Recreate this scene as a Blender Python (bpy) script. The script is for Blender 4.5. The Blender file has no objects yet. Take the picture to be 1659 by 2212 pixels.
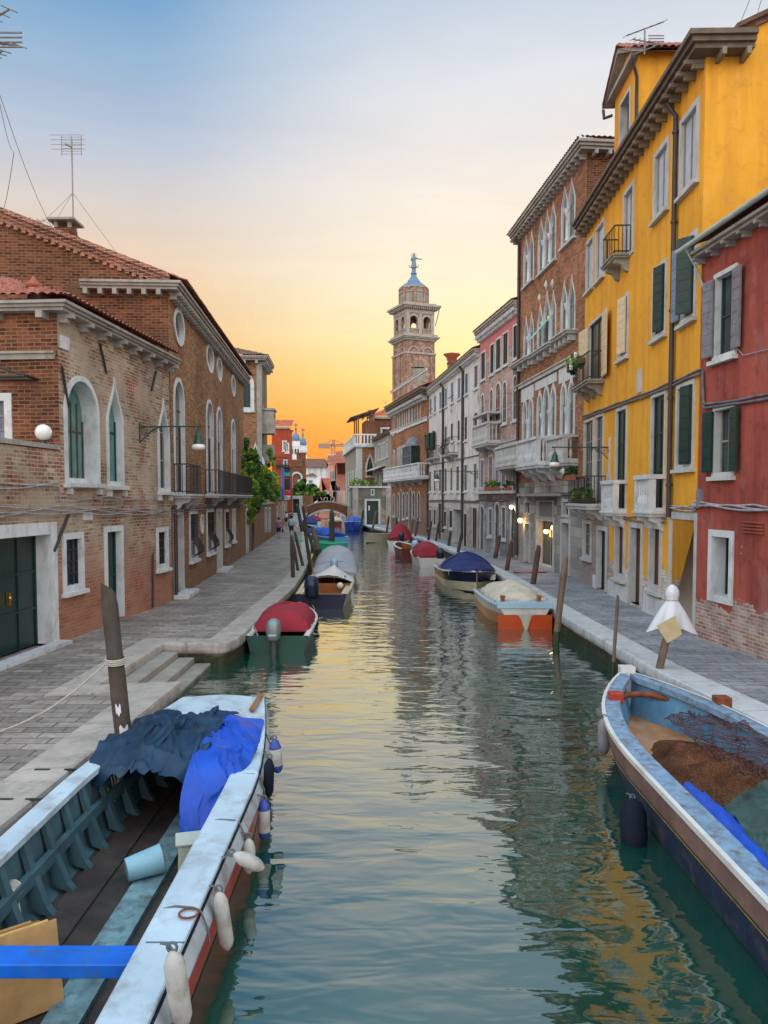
import bpy, bmesh, math, random
from math import sin, cos, tan, pi, radians, sqrt, atan2
from mathutils import Vector, Matrix, noise as mnoise
from mathutils.geometry import tessellate_polygon

R = random.Random(11)
SC = bpy.context.scene
COL = SC.collection

# ---------------------------------------------------------------- camera measurements
# photo coordinates below are given for the picture scaled to 1659 x 2212
FPX, CX, CY, HZ, CAMH = 1700.0, 829.5, 1164.0, 1075.0, 3.25
TH = math.atan((CY - HZ) / FPX)
WATER = -0.5

def ray(px, py):
    x = (px - CX) / FPX
    z = (CY - py) / FPX
    return Vector((x, cos(TH) + sin(TH) * z, -sin(TH) + cos(TH) * z))

def G(px, py, z=0.0):
    "point of the horizontal plane z seen at the picture point"
    d = ray(px, py)
    t = (z - CAMH) / d.z
    return Vector((d.x * t, d.y * t, z))

def at(px, py, Y):
    "point at the distance Y seen at the picture point"
    d = ray(px, py)
    t = Y / d.y
    return Vector((d.x * t, Y, CAMH + d.z * t))

# ---------------------------------------------------------------- mesh helper
class MB:
    def __init__(s):
        s.v, s.f, s.m, s.s = [], [], [], []

    def add(s, verts, faces, mi=0, smooth=False):
        o = len(s.v)
        s.v += [tuple(p) for p in verts]
        for f in faces:
            s.f.append([i + o for i in f]); s.m.append(mi); s.s.append(smooth)
        return s

    def box(s, x0, x1, y0, y1, z0, z1, mi=0, M=None):
        v = [(x, y, z) for x in (x0, x1) for y in (y0, y1) for z in (z0, z1)]
        if M is not None: v = [M @ Vector(p) for p in v]
        s.add(v, [(0, 1, 3, 2), (4, 6, 7, 5), (0, 4, 5, 1), (2, 3, 7, 6), (0, 2, 6, 4), (1, 5, 7, 3)], mi)
        return s

    def poly(s, pts, mi=0):
        s.add(pts, [list(range(len(pts)))], mi)
        return s

    def loft(s, rings, closed=True, caps=True, mi=0, smooth=True):
        n = len(rings[0]); v = [p for r in rings for p in r]; f = []
        for i in range(len(rings) - 1):
            for j in range(n if closed else n - 1):
                k = (j + 1) % n
                f.append((i * n + j, i * n + k, (i + 1) * n + k, (i + 1) * n + j))
        s.add(v, f, mi, smooth)
        if caps and closed:
            s.poly(list(reversed(rings[0])), mi); s.poly(rings[-1], mi)
        return s

    def tube(s, pts, r, n=8, mi=0, caps=True, smooth=True):
        pts = [Vector(p) for p in pts]
        rings = []
        up = None
        for i, p in enumerate(pts):
            a = pts[max(0, i - 1)]; b = pts[min(len(pts) - 1, i + 1)]
            t = (b - a).normalized()
            if up is None:
                up = Vector((0, 0, 1)) if abs(t.z) < .9 else Vector((1, 0, 0))
            x = up.cross(t)
            if x.length < 1e-5: x = Vector((0, 1, 0)).cross(t)
            x.normalize(); y = t.cross(x); up = y
            rr = r[i] if isinstance(r, (list, tuple)) else r
            rings.append([p + (x * cos(2 * pi * k / n) + y * sin(2 * pi * k / n)) * rr for k in range(n)])
        return s.loft(rings, True, caps, mi, smooth)

    def lathe(s, prof, c=(0, 0, 0), n=16, mi=0, smooth=True, M=None, caps=True):
        rings = []
        for r, z in prof:
            ring = [Vector((r * cos(2 * pi * k / n), r * sin(2 * pi * k / n), z)) for k in range(n)]
            ring = [(M @ p if M is not None else p) + Vector(c) for p in ring]
            rings.append(ring)
        return s.loft(rings, True, caps, mi, smooth)

    def ball(s, c, r, n=12, m=8, mi=0, sq=(1, 1, 1)):
        c = Vector(c); rings = []
        for i in range(m + 1):
            a = -pi / 2 + pi * i / m
            rr = max(cos(a), .02)
            rings.append([c + Vector((r * rr * cos(2 * pi * k / n) * sq[0], r * rr * sin(2 * pi * k / n) * sq[1], r * sin(a) * sq[2])) for k in range(n)])
        return s.loft(rings, True, True, mi, True)

    def grid(s, fn, nu, nv, mi=0, smooth=True):
        v = [fn(i / nu, j / nv) for i in range(nu + 1) for j in range(nv + 1)]
        f = [(i * (nv + 1) + j, (i + 1) * (nv + 1) + j, (i + 1) * (nv + 1) + j + 1, i * (nv + 1) + j + 1) for i in range(nu) for j in range(nv)]
        return s.add(v, f, mi, smooth)

    def build(s, name, mats, parent=None, loc=None, rot=None, fix=True, bevel=0):
        me = bpy.data.meshes.new(name)
        me.from_pydata(s.v, [], s.f)
        if not isinstance(mats, (list, tuple)): mats = [mats]
        for m in mats: me.materials.append(m)
        for p, mi, sm in zip(me.polygons, s.m, s.s):
            p.material_index = mi; p.use_smooth = sm
        if fix:
            bm = bmesh.new(); bm.from_mesh(me)
            bmesh.ops.recalc_face_normals(bm, faces=bm.faces)
            bm.to_mesh(me); bm.free()
        uv = me.uv_layers.new(name='UV')
        vs = me.vertices; lp = me.loops
        for p in me.polygons:
            n = p.normal; a = (abs(n.x), abs(n.y), abs(n.z))
            for li in p.loop_indices:
                c = vs[lp[li].vertex_index].co
                if a[2] > .8: uv.data[li].uv = (c.x, c.y)
                elif a[1] >= a[0]: uv.data[li].uv = (c.x, c.z)
                else: uv.data[li].uv = (c.y, c.z)
        me.update()
        o = bpy.data.objects.new(name, me); COL.objects.link(o)
        if parent is not None: o.parent = parent
        if loc is not None: o.location = loc
        if rot is not None: o.rotation_euler = rot
        if bevel:
            b = o.modifiers.new('bevel', 'BEVEL'); b.width = bevel; b.segments = 2; b.limit_method = 'ANGLE'; b.angle_limit = radians(40)
        return o

def tag(o, label=None, cat=None, group=None, kind=None):
    if label: o['label'] = label
    if cat: o['category'] = cat
    if group: o['group'] = group
    if kind: o['kind'] = kind
    return o

def empty(name, loc, rz=0, label=None, cat=None, group=None):
    o = bpy.data.objects.new(name, None); COL.objects.link(o)
    o.empty_display_size = .2
    o.location = loc; o.rotation_euler = (0, 0, rz)
    return tag(o, label, cat, group)

def children(o):
    return [c for c in bpy.data.objects if c.parent == o]

def copy_tree(o, parent=None):
    c = o.copy(); COL.objects.link(c)
    c.parent = parent
    for ch in children(o): copy_tree(ch, c)
    return c
# ---------------------------------------------------------------- materials
def srgb(r, g, b):
    f = lambda c: (c / 255 / 12.92) if c / 255 <= .04045 else ((c / 255 + .055) / 1.055) ** 2.4
    return (f(r), f(g), f(b), 1)

class NT:
    "small helper around a material node tree"
    def __init__(s, name):
        s.mat = bpy.data.materials.new(name); s.mat.use_nodes = True
        s.t = s.mat.node_tree; s.t.nodes.clear()
        s.out = s.n('ShaderNodeOutputMaterial'); s.p = s.n('ShaderNodeBsdfPrincipled')
        s.l(s.p.outputs[0], s.out.inputs[0])
        s.tc = s.n('ShaderNodeTexCoord')
    def n(s, t, **k):
        x = s.t.nodes.new(t)
        for a, b in k.items(): setattr(x, a, b)
        return x
    def l(s, a, b): s.t.links.new(a, b)
    def put(s, inp, v):
        if hasattr(v, 'is_linked') or isinstance(v, bpy.types.NodeSocket): s.l(v, inp)
        else: inp.default_value = v
    def coord(s, which='Object', scale=(1, 1, 1), loc=(0, 0, 0), rot=(0, 0, 0)):
        m = s.n('ShaderNodeMapping'); m.inputs['Scale'].default_value = scale
        m.inputs['Location'].default_value = loc; m.inputs['Rotation'].default_value = rot
        s.l(s.tc.outputs[which], m.inputs[0]); return m.outputs[0]
    def noise(s, vec, scale=3, detail=4, rough=.55, dist=0):
        x = s.n('ShaderNodeTexNoise'); x.inputs['Scale'].default_value = scale; x.inputs['Detail'].default_value = detail
        x.inputs['Roughness'].default_value = rough; x.inputs['Distortion'].default_value = dist
        s.l(vec, x.inputs['Vector']); return x.outputs['Fac']
    def ramp(s, fac, stops, interp='LINEAR'):
        x = s.n('ShaderNodeValToRGB'); x.color_ramp.interpolation = interp
        e = x.color_ramp.elements
        while len(e) < len(stops): e.new(.5)
        for i, (p, c) in enumerate(stops):
            e[i].position = p
            e[i].color = c if isinstance(c, (tuple, list)) else (c, c, c, 1)
        s.l(fac, x.inputs[0]); return x.outputs[0]
    def mix(s, fac, a, b, mode='MIX'):
        x = s.n('ShaderNodeMix', data_type='RGBA', blend_type=mode)
        s.put(x.inputs[0], fac); s.put(x.inputs[6], a); s.put(x.inputs[7], b); return x.outputs[2]
    def math(s, op, a, b=0.0, clamp=False):
        x = s.n('ShaderNodeMath', operation=op); x.use_clamp = clamp
        s.put(x.inputs[0], a); s.put(x.inputs[1], b); return x.outputs[0]
    def sep(s, vec):
        x = s.n('ShaderNodeSeparateXYZ'); s.l(vec, x.inputs[0]); return x.outputs
    def bump(s, h, strength=.3, dist=.02):
        x = s.n('ShaderNodeBump'); x.inputs['Strength'].default_value = strength; x.inputs['Distance'].default_value = dist
        s.l(h, x.inputs['Height']); s.l(x.outputs[0], s.p.inputs['Normal']); return x
    def set(s, **k):
        for a, v in k.items(): s.put(s.p.inputs[a.replace('_', ' ')], v)
        return s

def C(c): return tuple(c) if len(c) == 4 else (c[0], c[1], c[2], 1)
def mul(c, k): return (min(c[0] * k, 1), min(c[1] * k, 1), min(c[2] * k, 1), 1)

def plain(name, col, rough=.7, var=.22, scale=4, bump=.15, bscale=40, metal=0, spec=.4, dirt=None, dirt_amt=.5, streak=False):
    "surface with uneven tone, worn blotches and a fine relief"
    t = NT(name); col = C(col)
    v = t.coord('Object')
    a = t.noise(v, scale, 6, .6)
    c = t.ramp(a, [(.3, mul(col, 1 - var)), (.7, mul(col, 1 + var))])
    if dirt:
        vv = t.coord('Object', (3, 3, .4)) if streak else t.coord('Object', (1, 1, 1), (7, 3, 1))
        d = t.noise(vv, scale * 1.3, 7, .65)
        m = t.ramp(d, [(.5, 0.0), (.68, 1.0)])
        m = t.math('MULTIPLY', m, dirt_amt)
        c = t.mix(m, c, C(dirt))
    t.set(Base_Color=c, Roughness=rough, Metallic=metal, Specular_IOR_Level=spec)
    if bump: t.bump(t.noise(v, bscale, 4), bump, .01)
    return t.mat

def brick(name, c1, c2, mortar, patch=None, patch_thr=.5, c3=None, bw=.27, bh=.085, low=None, low_h=1.2, wash=None, wash_thr=.6):
    "running-bond brickwork in metres, with patches of other bricks, washed-out zones and a damp foot"
    t = NT(name)
    v = t.coord('UV')
    wob = t.n('ShaderNodeVectorMath', operation='ADD')
    nz = t.n('ShaderNodeTexNoise'); nz.inputs['Scale'].default_value = 1.1; t.l(v, nz.inputs['Vector'])
    sc = t.n('ShaderNodeVectorMath', operation='SCALE'); sc.inputs['Scale'].default_value = .05
    t.l(nz.outputs['Color'], sc.inputs[0]); t.l(v, wob.inputs[0]); t.l(sc.outputs[0], wob.inputs[1])
    def bt(ca, cb, mo):
        b = t.n('ShaderNodeTexBrick'); b.offset = .5
        b.inputs['Scale'].default_value = 1; b.inputs['Brick Width'].default_value = bw; b.inputs['Row Height'].default_value = bh
        b.inputs['Mortar Size'].default_value = .013; b.inputs['Mortar Smooth'].default_value = .3; b.inputs['Bias'].default_value = 0
        b.inputs['Color1'].default_value = C(ca); b.inputs['Color2'].default_value = C(cb); b.inputs['Mortar'].default_value = C(mo)
        t.l(wob.outputs[0], b.inputs['Vector']); return b
    b = bt(c1, c2, mortar); c = b.outputs['Color']
    # single odd bricks
    cell = t.n('ShaderNodeTexWhiteNoise', noise_dimensions='2D')
    sx = t.n('ShaderNodeVectorMath', operation='DIVIDE'); sx.inputs[1].default_value = (bw, bh, 1); t.l(wob.outputs[0], sx.inputs[0])
    fl = t.n('ShaderNodeVectorMath', operation='FLOOR'); t.l(sx.outputs[0], fl.inputs[0]); t.l(fl.outputs[0], cell.inputs['Vector'])
    tone = t.ramp(cell.outputs['Value'], [(0, .5), (.5, 1.0), (1, 1.4)])
    c = t.mix(t.math('SUBTRACT', 1.0, b.outputs['Fac']), c, t.mix(1.0, c, tone, 'MULTIPLY'))
    if patch:
        b2 = bt(patch[0], patch[1], mul(C(mortar), .9))
        m = t.ramp(t.noise(v, .75, 6, .62, .4), [(patch_thr - .05, 0.0), (patch_thr + .06, 1.0)])
        c = t.mix(m, c, b2.outputs['Color'])
    if wash:
        m = t.ramp(t.noise(t.coord('UV', (1, 1, 1), (5, 9, 0)), .9, 7, .66, .3), [(wash_thr - .03, 0.0), (wash_thr + .05, 1.0)])
        c = t.mix(t.math('MULTIPLY', m, .75), c, C(wash))
    big = t.ramp(t.noise(v, .45, 7, .6), [(.25, .52), (.75, 1.25)])
    c = t.mix(1.0, c, big, 'MULTIPLY')
    fine = t.ramp(t.noise(v, 22, 3), [(.2, .8), (.8, 1.2)])
    c = t.mix(1.0, c, fine, 'MULTIPLY')
    if low:
        y = t.sep(v)[1]
        h = t.math('ADD', y, t.math('MULTIPLY', t.math('SUBTRACT', t.noise(v, .8, 6), .5), 1.6))
        m = t.ramp(t.math('DIVIDE', h, low_h), [(.35, 1.0), (1.0, 0.0)])
        c = t.mix(t.math('MULTIPLY', m, .65), c, C(low))
    t.set(Base_Color=c, Roughness=.9, Specular_IOR_Level=.2)
    h = t.math('ADD', t.math('MULTIPLY', b.outputs['Fac'], -1.0), t.math('MULTIPLY', t.noise(v, 30, 3), .7))
    t.bump(h, .6, .012)
    return t.mat

def plaster(name, col, stain, under=None, under_h=1.0, peel=.62, var=.16, low=None, low_h=1.5, und2=None):
    "old rendered wall: cloudy tone, rain streaks, fallen render low down where the brick shows"
    t = NT(name); col = C(col)
    v = t.coord('UV')
    c = t.ramp(t.noise(v, .6, 7, .6), [(.28, mul(col, 1 - var)), (.72, mul(col, 1 + var))])
    st = t.noise(t.coord('UV', (2.2, .22, 1)), 1.0, 6, .6)
    c = t.mix(t.math('MULTIPLY', t.ramp(st, [(.44, 0.0), (.70, 1.0)]), .72), c, C(stain))
    bl = t.noise(t.coord('UV', (1, 1, 1), (3, 4, 0)), 2.6, 7, .7)
    c = t.mix(t.math('MULTIPLY', t.ramp(bl, [(.54, 0.0), (.62, 1.0)]), .38), c, C(stain))
    sb = t.ramp(t.noise(t.coord('UV', (1, .7, 1), (8, 5, 0)), 1.1, 9, .72, .4), [(.55, 0.0), (.68, 1.0)])
    c = t.mix(t.math('MULTIPLY', sb, .20), c, mul((col[0] * .6 + .28, col[1] * .6 + .26, col[2] * .6 + .22), 1.0))
    y = t.sep(v)[1]
    wav = t.math('MULTIPLY', t.math('SUBTRACT', t.noise(v, .8, 7, .62), .5), 2.4)
    if low:
        m = t.ramp(t.math('DIVIDE', t.math('ADD', y, wav), low_h), [(.4, 1.0), (.75, 0.0)])
        c = t.mix(t.math('MULTIPLY', m, .8), c, C(low))
    hgt = t.noise(v, 26, 4)
    if under:
        b = t.n('ShaderNodeTexBrick'); b.inputs['Scale'].default_value = 1
        b.inputs['Brick Width'].default_value = .27; b.inputs['Row Height'].default_value = .08; b.inputs['Mortar Size'].default_value = .012
        b.inputs['Color1'].default_value = C(under); b.inputs['Color2'].default_value = mul(C(und2 or under), .75); b.inputs['Mortar'].default_value = (.42, .38, .33, 1)
        t.l(v, b.inputs['Vector'])
        m = t.ramp(t.math('DIVIDE', t.math('ADD', y, wav), under_h), [(.92, 1.0), (.98, 0.0)])
        pe = t.ramp(t.noise(t.coord('UV', (1, 1, 1), (11, 2, 0)), .55, 7, .62), [(peel, 0.0), (peel + .015, 1.0)])
        m = t.math('MAXIMUM', m, pe)
        bc = t.mix(1.0, b.outputs['Color'], t.ramp(t.noise(v, 1.7, 6), [(.3, .6), (.7, 1.35)]), 'MULTIPLY')
        c = t.mix(m, c, bc)
        hgt = t.math('SUBTRACT', t.math('MULTIPLY', hgt, .4), t.math('MULTIPLY', m, 1.0))
    t.set(Base_Color=c, Roughness=.88, Specular_IOR_Level=.2)
    t.bump(hgt, .35, .015)
    return t.mat

def paving(name, c1, c2, joint, w=.75, h=.36, rough=.62, rot=0):
    t = NT(name)
    v = t.coord('UV', (1, 1, 1), (0, 0, 0), (0, 0, rot))
    b = t.n('ShaderNodeTexBrick'); b.inputs['Scale'].default_value = 1; b.offset = .42
    b.inputs['Brick Width'].default_value = w; b.inputs['Row Height'].default_value = h; b.inputs['Mortar Size'].default_value = .012; b.inputs['Mortar Smooth'].default_value = .2
    b.inputs['Color1'].default_value = C(c1); b.inputs['Color2'].default_value = C(c2); b.inputs['Mortar'].default_value = C(joint)
    t.l(v, b.inputs['Vector'])
    c = t.mix(1.0, b.outputs['Color'], t.ramp(t.noise(v, .7, 8, .65), [(.25, .5), (.75, 1.45)]), 'MULTIPLY')
    c = t.mix(1.0, c, t.ramp(t.noise(v, 9, 5, .6), [(.25, .68), (.75, 1.28)]), 'MULTIPLY')
    t.set(Base_Color=c, Roughness=t.ramp(t.noise(v, 1.5, 5), [(.3, rough - .12), (.7, rough + .15)]), Specular_IOR_Level=.45)
    t.bump(t.math('ADD', t.math('MULTIPLY', b.outputs['Fac'], -1.5), t.noise(v, 14, 5)), .4, .012)
    return t.mat

def stonework(name, col, stain, rough=.7, algae=None, algae_z=-.1, joints=0, var=.12):
    "Istrian stone; with algae below a level and butt joints every few metres when asked"
    t = NT(name); col = C(col); v = t.coord('Object')
    c = t.ramp(t.noise(v, 1.6, 7, .62), [(.3, mul(col, 1 - var)), (.7, mul(col, 1 + var))])
    c = t.mix(t.math('MULTIPLY', t.ramp(t.noise(t.coord('Object', (1, 1, .5), (4, 1, 2)), 3.2, 7, .68), [(.5, 0.0), (.66, 1.0)]), .55), c, C(stain))
    if algae:
        z = t.sep(v)[2]
        zz = t.math('ADD', z, t.math('MULTIPLY', t.math('SUBTRACT', t.noise(v, 2.4, 6), .5), .22))
        m = t.ramp(t.math('SUBTRACT', zz, algae_z - .5), [(.38, 1.0), (.55, 0.0)])
        ac = t.ramp(t.noise(v, 9, 5), [(.3, mul(C(algae), .5)), (.7, mul(C(algae), 1.7))])
        c = t.mix(m, c, ac)
    hh = t.noise(v, 25, 5)
    if joints:
        u = t.coord('UV')
        b = t.n('ShaderNodeTexBrick'); b.inputs['Scale'].default_value = 1; b.inputs['Brick Width'].default_value = joints; b.inputs['Row Height'].default_value = 50
        b.inputs['Mortar Size'].default_value = .008; t.l(u, b.inputs['Vector'])
        c = t.mix(b.outputs['Fac'], c, mul(col, .3))
    t.set(Base_Color=c, Roughness=rough, Specular_IOR_Level=.35)
    t.bump(hh, .25, .01)
    return t.mat

def glassy(name, col, rough=.08, spec=.6):
    t = NT(name); v = t.coord('Object')
    c = t.ramp(t.noise(v, 1.3, 3), [(.35, mul(C(col), .6)), (.65, mul(C(col), 1.5))])
    t.set(Base_Color=c, Roughness=rough, Specular_IOR_Level=spec)
    t.bump(t.noise(v, 2.5, 2), .06, .02)
    return t.mat

def emit(name, col, k):
    t = NT(name); t.set(Base_Color=C(col), Emission_Color=C(col), Emission_Strength=k); return t.mat

def rooftile(name, c1, c2):
    t = NT(name); v = t.coord('UV')
    w = t.n('ShaderNodeTexWhiteNoise', noise_dimensions='2D')
    sx = t.n('ShaderNodeVectorMath', operation='DIVIDE'); sx.inputs[1].default_value = (.22, .36, 1); t.l(v, sx.inputs[0])
    fl = t.n('ShaderNodeVectorMath', operation='FLOOR'); t.l(sx.outputs[0], fl.inputs[0]); t.l(fl.outputs[0], w.inputs['Vector'])
    c = t.ramp(w.outputs['Value'], [(0, C(c1)), (1, C(c2))])
    c = t.mix(1.0, c, t.ramp(t.noise(v, 1.5, 7, .65), [(.25, .55), (.75, 1.25)]), 'MULTIPLY')
    t.set(Base_Color=c, Roughness=.85, Specular_IOR_Level=.25); t.bump(t.noise(v, 30, 4), .3, .01)
    return t.mat

MT = {}
MT['stone'] = stonework('istrian_stone', (.47, .49, .49), (.25, .25, .23))
MT['tower_stone'] = stonework('tower_stone', (.34, .31, .27), (.16, .14, .12), var=.2)
MT['stone_white'] = stonework('clean_stone', (.56, .60, .62), (.28, .28, .27), var=.12)
MT['stone_grey'] = stonework('grey_stone', (.30, .29, .26), (.12, .11, .09), var=.25)
MT['kerb'] = stonework('kerb_stone', (.48, .51, .53), (.20, .19, .18), algae=(.030, .035, .016), algae_z=-.14, joints=1.9)
MT['kerb_warm'] = stonework('kerb_stone_warm', (.36, .33, .30), (.16, .145, .13), algae=(.030, .035, .016), algae_z=-.16, joints=1.7, var=.2)
MT['step_stone'] = stonework('step_stone', (.27, .25, .22), (.22, .20, .18), algae=(.030, .035, .016), algae_z=-.42, var=.2)
MT['pave_a'] = paving('paving_left', (.31, .275, .25), (.18, .16, .148), (.07, .062, .058), .56, .25)
MT['pave_b'] = paving('paving_right', (.29, .31, .34), (.20, .22, .25), (.09, .09, .10), .6, .27)
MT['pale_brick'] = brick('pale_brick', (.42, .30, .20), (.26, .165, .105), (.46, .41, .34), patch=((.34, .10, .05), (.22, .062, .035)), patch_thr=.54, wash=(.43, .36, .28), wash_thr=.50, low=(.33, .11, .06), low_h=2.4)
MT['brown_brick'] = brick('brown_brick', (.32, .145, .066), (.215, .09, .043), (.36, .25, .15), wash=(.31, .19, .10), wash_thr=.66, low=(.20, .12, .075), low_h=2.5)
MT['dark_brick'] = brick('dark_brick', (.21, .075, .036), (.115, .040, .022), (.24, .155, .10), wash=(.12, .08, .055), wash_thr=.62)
MT['gothic_brick'] = brick('gothic_brick', (.36, .155, .075), (.27, .105, .055), (.34, .23, .15), wash=(.33, .20, .13), wash_thr=.6, low=(.26, .2, .18), low_h=3)
MT['pink_brick'] = brick('pink_brick', (.50, .30, .25), (.40, .24, .20), (.48, .40, .38), wash=(.50, .40, .39), wash_thr=.52, low=(.26, .24, .24), low_h=4)
MT['palazzo_brick'] = brick('palazzo_brick', (.36, .15, .07), (.28, .11, .055), (.34, .22, .14), wash=(.30, .2, .14), wash_thr=.6, low=(.2, .15, .12), low_h=4)
MT['red_brick'] = brick('red_brick', (.34, .12, .06), (.25, .085, .05), (.38, .32, .27))
MT['tower_brick'] = brick('tower_brick', (.30, .15, .10), (.24, .11, .075), (.34, .25, .19), wash=(.40, .31, .25), wash_thr=.52)
MT['yellow'] = plaster('yellow_render', (.74, .365, .038), (.52, .235, .035), var=.10)
MT['yellow_low'] = plaster('yellow_render_peeled', (.74, .365, .038), (.62, .28, .05), under=(.60, .60, .58), und2=(.5, .34, .2), under_h=1.25, peel=.72)
MT['red'] = plaster('red_render', (.32, .080, .060), (.12, .026, .028), under=(.30, .13, .09), und2=(.50, .42, .40), under_h=.95, peel=.68, var=.32)
MT['red_far'] = plaster('orange_red_render', (.34, .062, .03), (.3, .05, .03))
MT['white_wall'] = plaster('white_render', (.64, .63, .60), (.30, .30, .29), under=(.30, .25, .22), under_h=2.6, peel=.66, var=.14, low=(.30, .32, .33), low_h=4.5)
MT['pink_wall'] = plaster('pink_render', (.60, .13, .12), (.46, .12, .11))
MT['grey_wall'] = plaster('grey_render', (.26, .27, .24), (.16, .17, .15), under=(.25, .17, .13), under_h=1.2, peel=.68, var=.22)
MT['damp_wall'] = plaster('damp_render', (.135, .14, .115), (.09, .09, .07), under=(.22, .14, .10), under_h=2.2, peel=.6, var=.3)
MT['salmon'] = plaster('salmon_render', (.66, .32, .22), (.48, .24, .18))
MT['far_white'] = plaster('far_white_render', (.72, .74, .76), (.5, .52, .54), var=.06)
MT['tile'] = rooftile('roof_tile', (.42, .15, .10), (.24, .085, .06))
MT['tile_red'] = rooftile('red_roof_tile', (.50, .14, .08), (.33, .09, .05))
MT['tile_dark'] = rooftile('old_roof_tile', (.22, .12, .085), (.12, .07, .055))
MT['glass'] = glassy('window_glass', (.018, .032, .036))
MT['glass_blue'] = glassy('blind_glass', (.16, .22, .30), .25)
MT['glass_goth'] = glassy('pale_leaded_glass', (.10, .16, .18), .2)
MT['curtain'] = plain('pale_curtain', (.09, .23, .22), .9, .25, 3)
MT['blind'] = plain('roller_blind', (.42, .47, .55), .7, .15, 2)
MT['shutter_green'] = plain('green_shutter', (.005, .034, .027), .5, .35, 5, spec=.5)
MT['shutter_grey'] = plain('grey_shutter', (.19, .19, .22), .6, .2, 5, dirt=(.10, .09, .09))
MT['shutter_blue'] = plain('blue_grey_shutter', (.16, .21, .32), .6, .2, 5)
MT['shutter_cream'] = plain('cream_shutter', (.62, .50, .33), .6, .14, 5)
MT['door_green'] = plain('green_door', (.004, .026, .024), .35, .3, 4, spec=.6)
MT['door_brown'] = plain('brown_door', (.10, .05, .035), .5, .3, 4)
MT['dark'] = plain('dark_opening', (.016, .024, .024), .6, .4, 2)
MT['frame_grey'] = plain('grey_timber', (.24, .24, .22), .7)
MT['timber'] = plain('weathered_timber', (.060, .048, .040), .85, .4, 3, bump=.5, bscale=18, dirt=(.045, .04, .035), streak=True)
MT['timber_red'] = plain('reddish_timber', (.11, .058, .045), .8, .35, 3, bump=.5, bscale=18, dirt=(.06, .04, .035), streak=True)
MT['timber_tan'] = plain('tan_timber', (.155, .115, .085), .8, .3, 3, bump=.5, bscale=18, dirt=(.10, .075, .055), streak=True)
MT['iron'] = plain('black_iron', (.012, .014, .016), .5, .3, 6, spec=.5)
MT['iron_green'] = plain('green_iron', (.010, .05, .042), .45, .3, 6, spec=.5)
MT['pipe'] = plain('drain_pipe', (.040, .036, .042), .5, .25, 3, spec=.5)
MT['gutter'] = plain('pale_gutter', (.34, .41, .40), .5, .15, 3)
MT['cable'] = plain('wall_cable', (.13, .13, .15), .6, .4, 5)
MT['cable_pale'] = plain('pale_cable', (.30, .30, .33), .6, .4, 5)
MT['eave'] = plain('brown_eave', (.13, .10, .075), .8, .3, 4)  # dark brown eaves with uneven tone
MT['eave_stone'] = stonework('eave_stone', (.31, .30, .28), (.16, .15, .13), var=.2)
MT['corbel_dark'] = stonework('brown_corbel', (.22, .18, .13), (.09, .07, .05), var=.25)
MT['lead'] = plain('blue_lead', (.10, .18, .29), .45, .25, 1.5, spec=.5)
MT['lead_grey'] = plain('grey_lead', (.16, .20, .24), .5, .25, 2)
MT['lamp_glass'] = plain('opal_glass', (.72, .74, .72), .25, .05, 3, bump=0)
MT['white_paint'] = plain('white_paint', (.58, .63, .68), .3, .06, 2, bump=.05, dirt=(.35, .33, .30), dirt_amt=.35, spec=.5)
MT['leaf'] = plain('leaf', (.075, .17, .028), .55, .45, 2.5, bump=0, spec=.3)
MT['leaf_light'] = plain('bright_leaf', (.20, .32, .035), .55, .4, 2.5, bump=0, spec=.3)
MT['leaf_dark'] = plain('dark_leaf', (.022, .065, .018), .55, .45, 2.5, bump=0, spec=.3)
MT['petal'] = plain('white_petal', (.75, .76, .72), .6, .1, 3, bump=0)
MT['terracotta'] = plain('terracotta', (.30, .09, .05), .8, .2, 6)
# ---------------------------------------------------------------- buildings
def outline(kind, u0, u1, v0, v1, rise=None):
    "opening outline from the foot of one jamb over the head to the foot of the other"
    w = u1 - u0; m = (u0 + u1) / 2; n = 9
    if kind == 'rect': return [(u1, v0), (u1, v1), (u0, v1), (u0, v0)]
    if kind == 'oval':
        return [(m + w / 2 * cos(2 * pi * k / 24 - pi / 2), (v0 + v1) / 2 + (v1 - v0) / 2 * sin(2 * pi * k / 24 - pi / 2)) for k in range(24)]
    if kind == 'round': h = rise or w / 2; f = lambda s: cos(s * pi / 2); g = lambda s: sin(s * pi / 2)
    elif kind == 'gothic': h = rise or w * .85; f = lambda s: 1 - s ** 1.9; g = lambda s: s
    else: h = rise or w * 1.15; f = lambda s: (.5 * (1 + cos(pi * s)) * .72 + (1 - s) * .28) * (1 - .12 * s); g = lambda s: s      # ogee
    h = min(h, (v1 - v0) * .8); vs = v1 - h
    p = [(u1, v0)]
    for k in range(n + 1): p.append((m + w / 2 * f(k / n), vs + h * g(k / n)))
    for k in range(n - 1, -1, -1): p.append((m - w / 2 * f(k / n), vs + h * g(k / n)))
    p.append((u0, v0))
    return p

def leaf_mesh(w, h, n=7):
    b = MB(); b.box(.005, w - .005, -.018, .018, 0, h)
    st = h / n
    for i in range(n):
        b.box(.03, w - .03, -.026, .026, i * st + .03, (i + 1) * st - .015)
    return b

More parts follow.
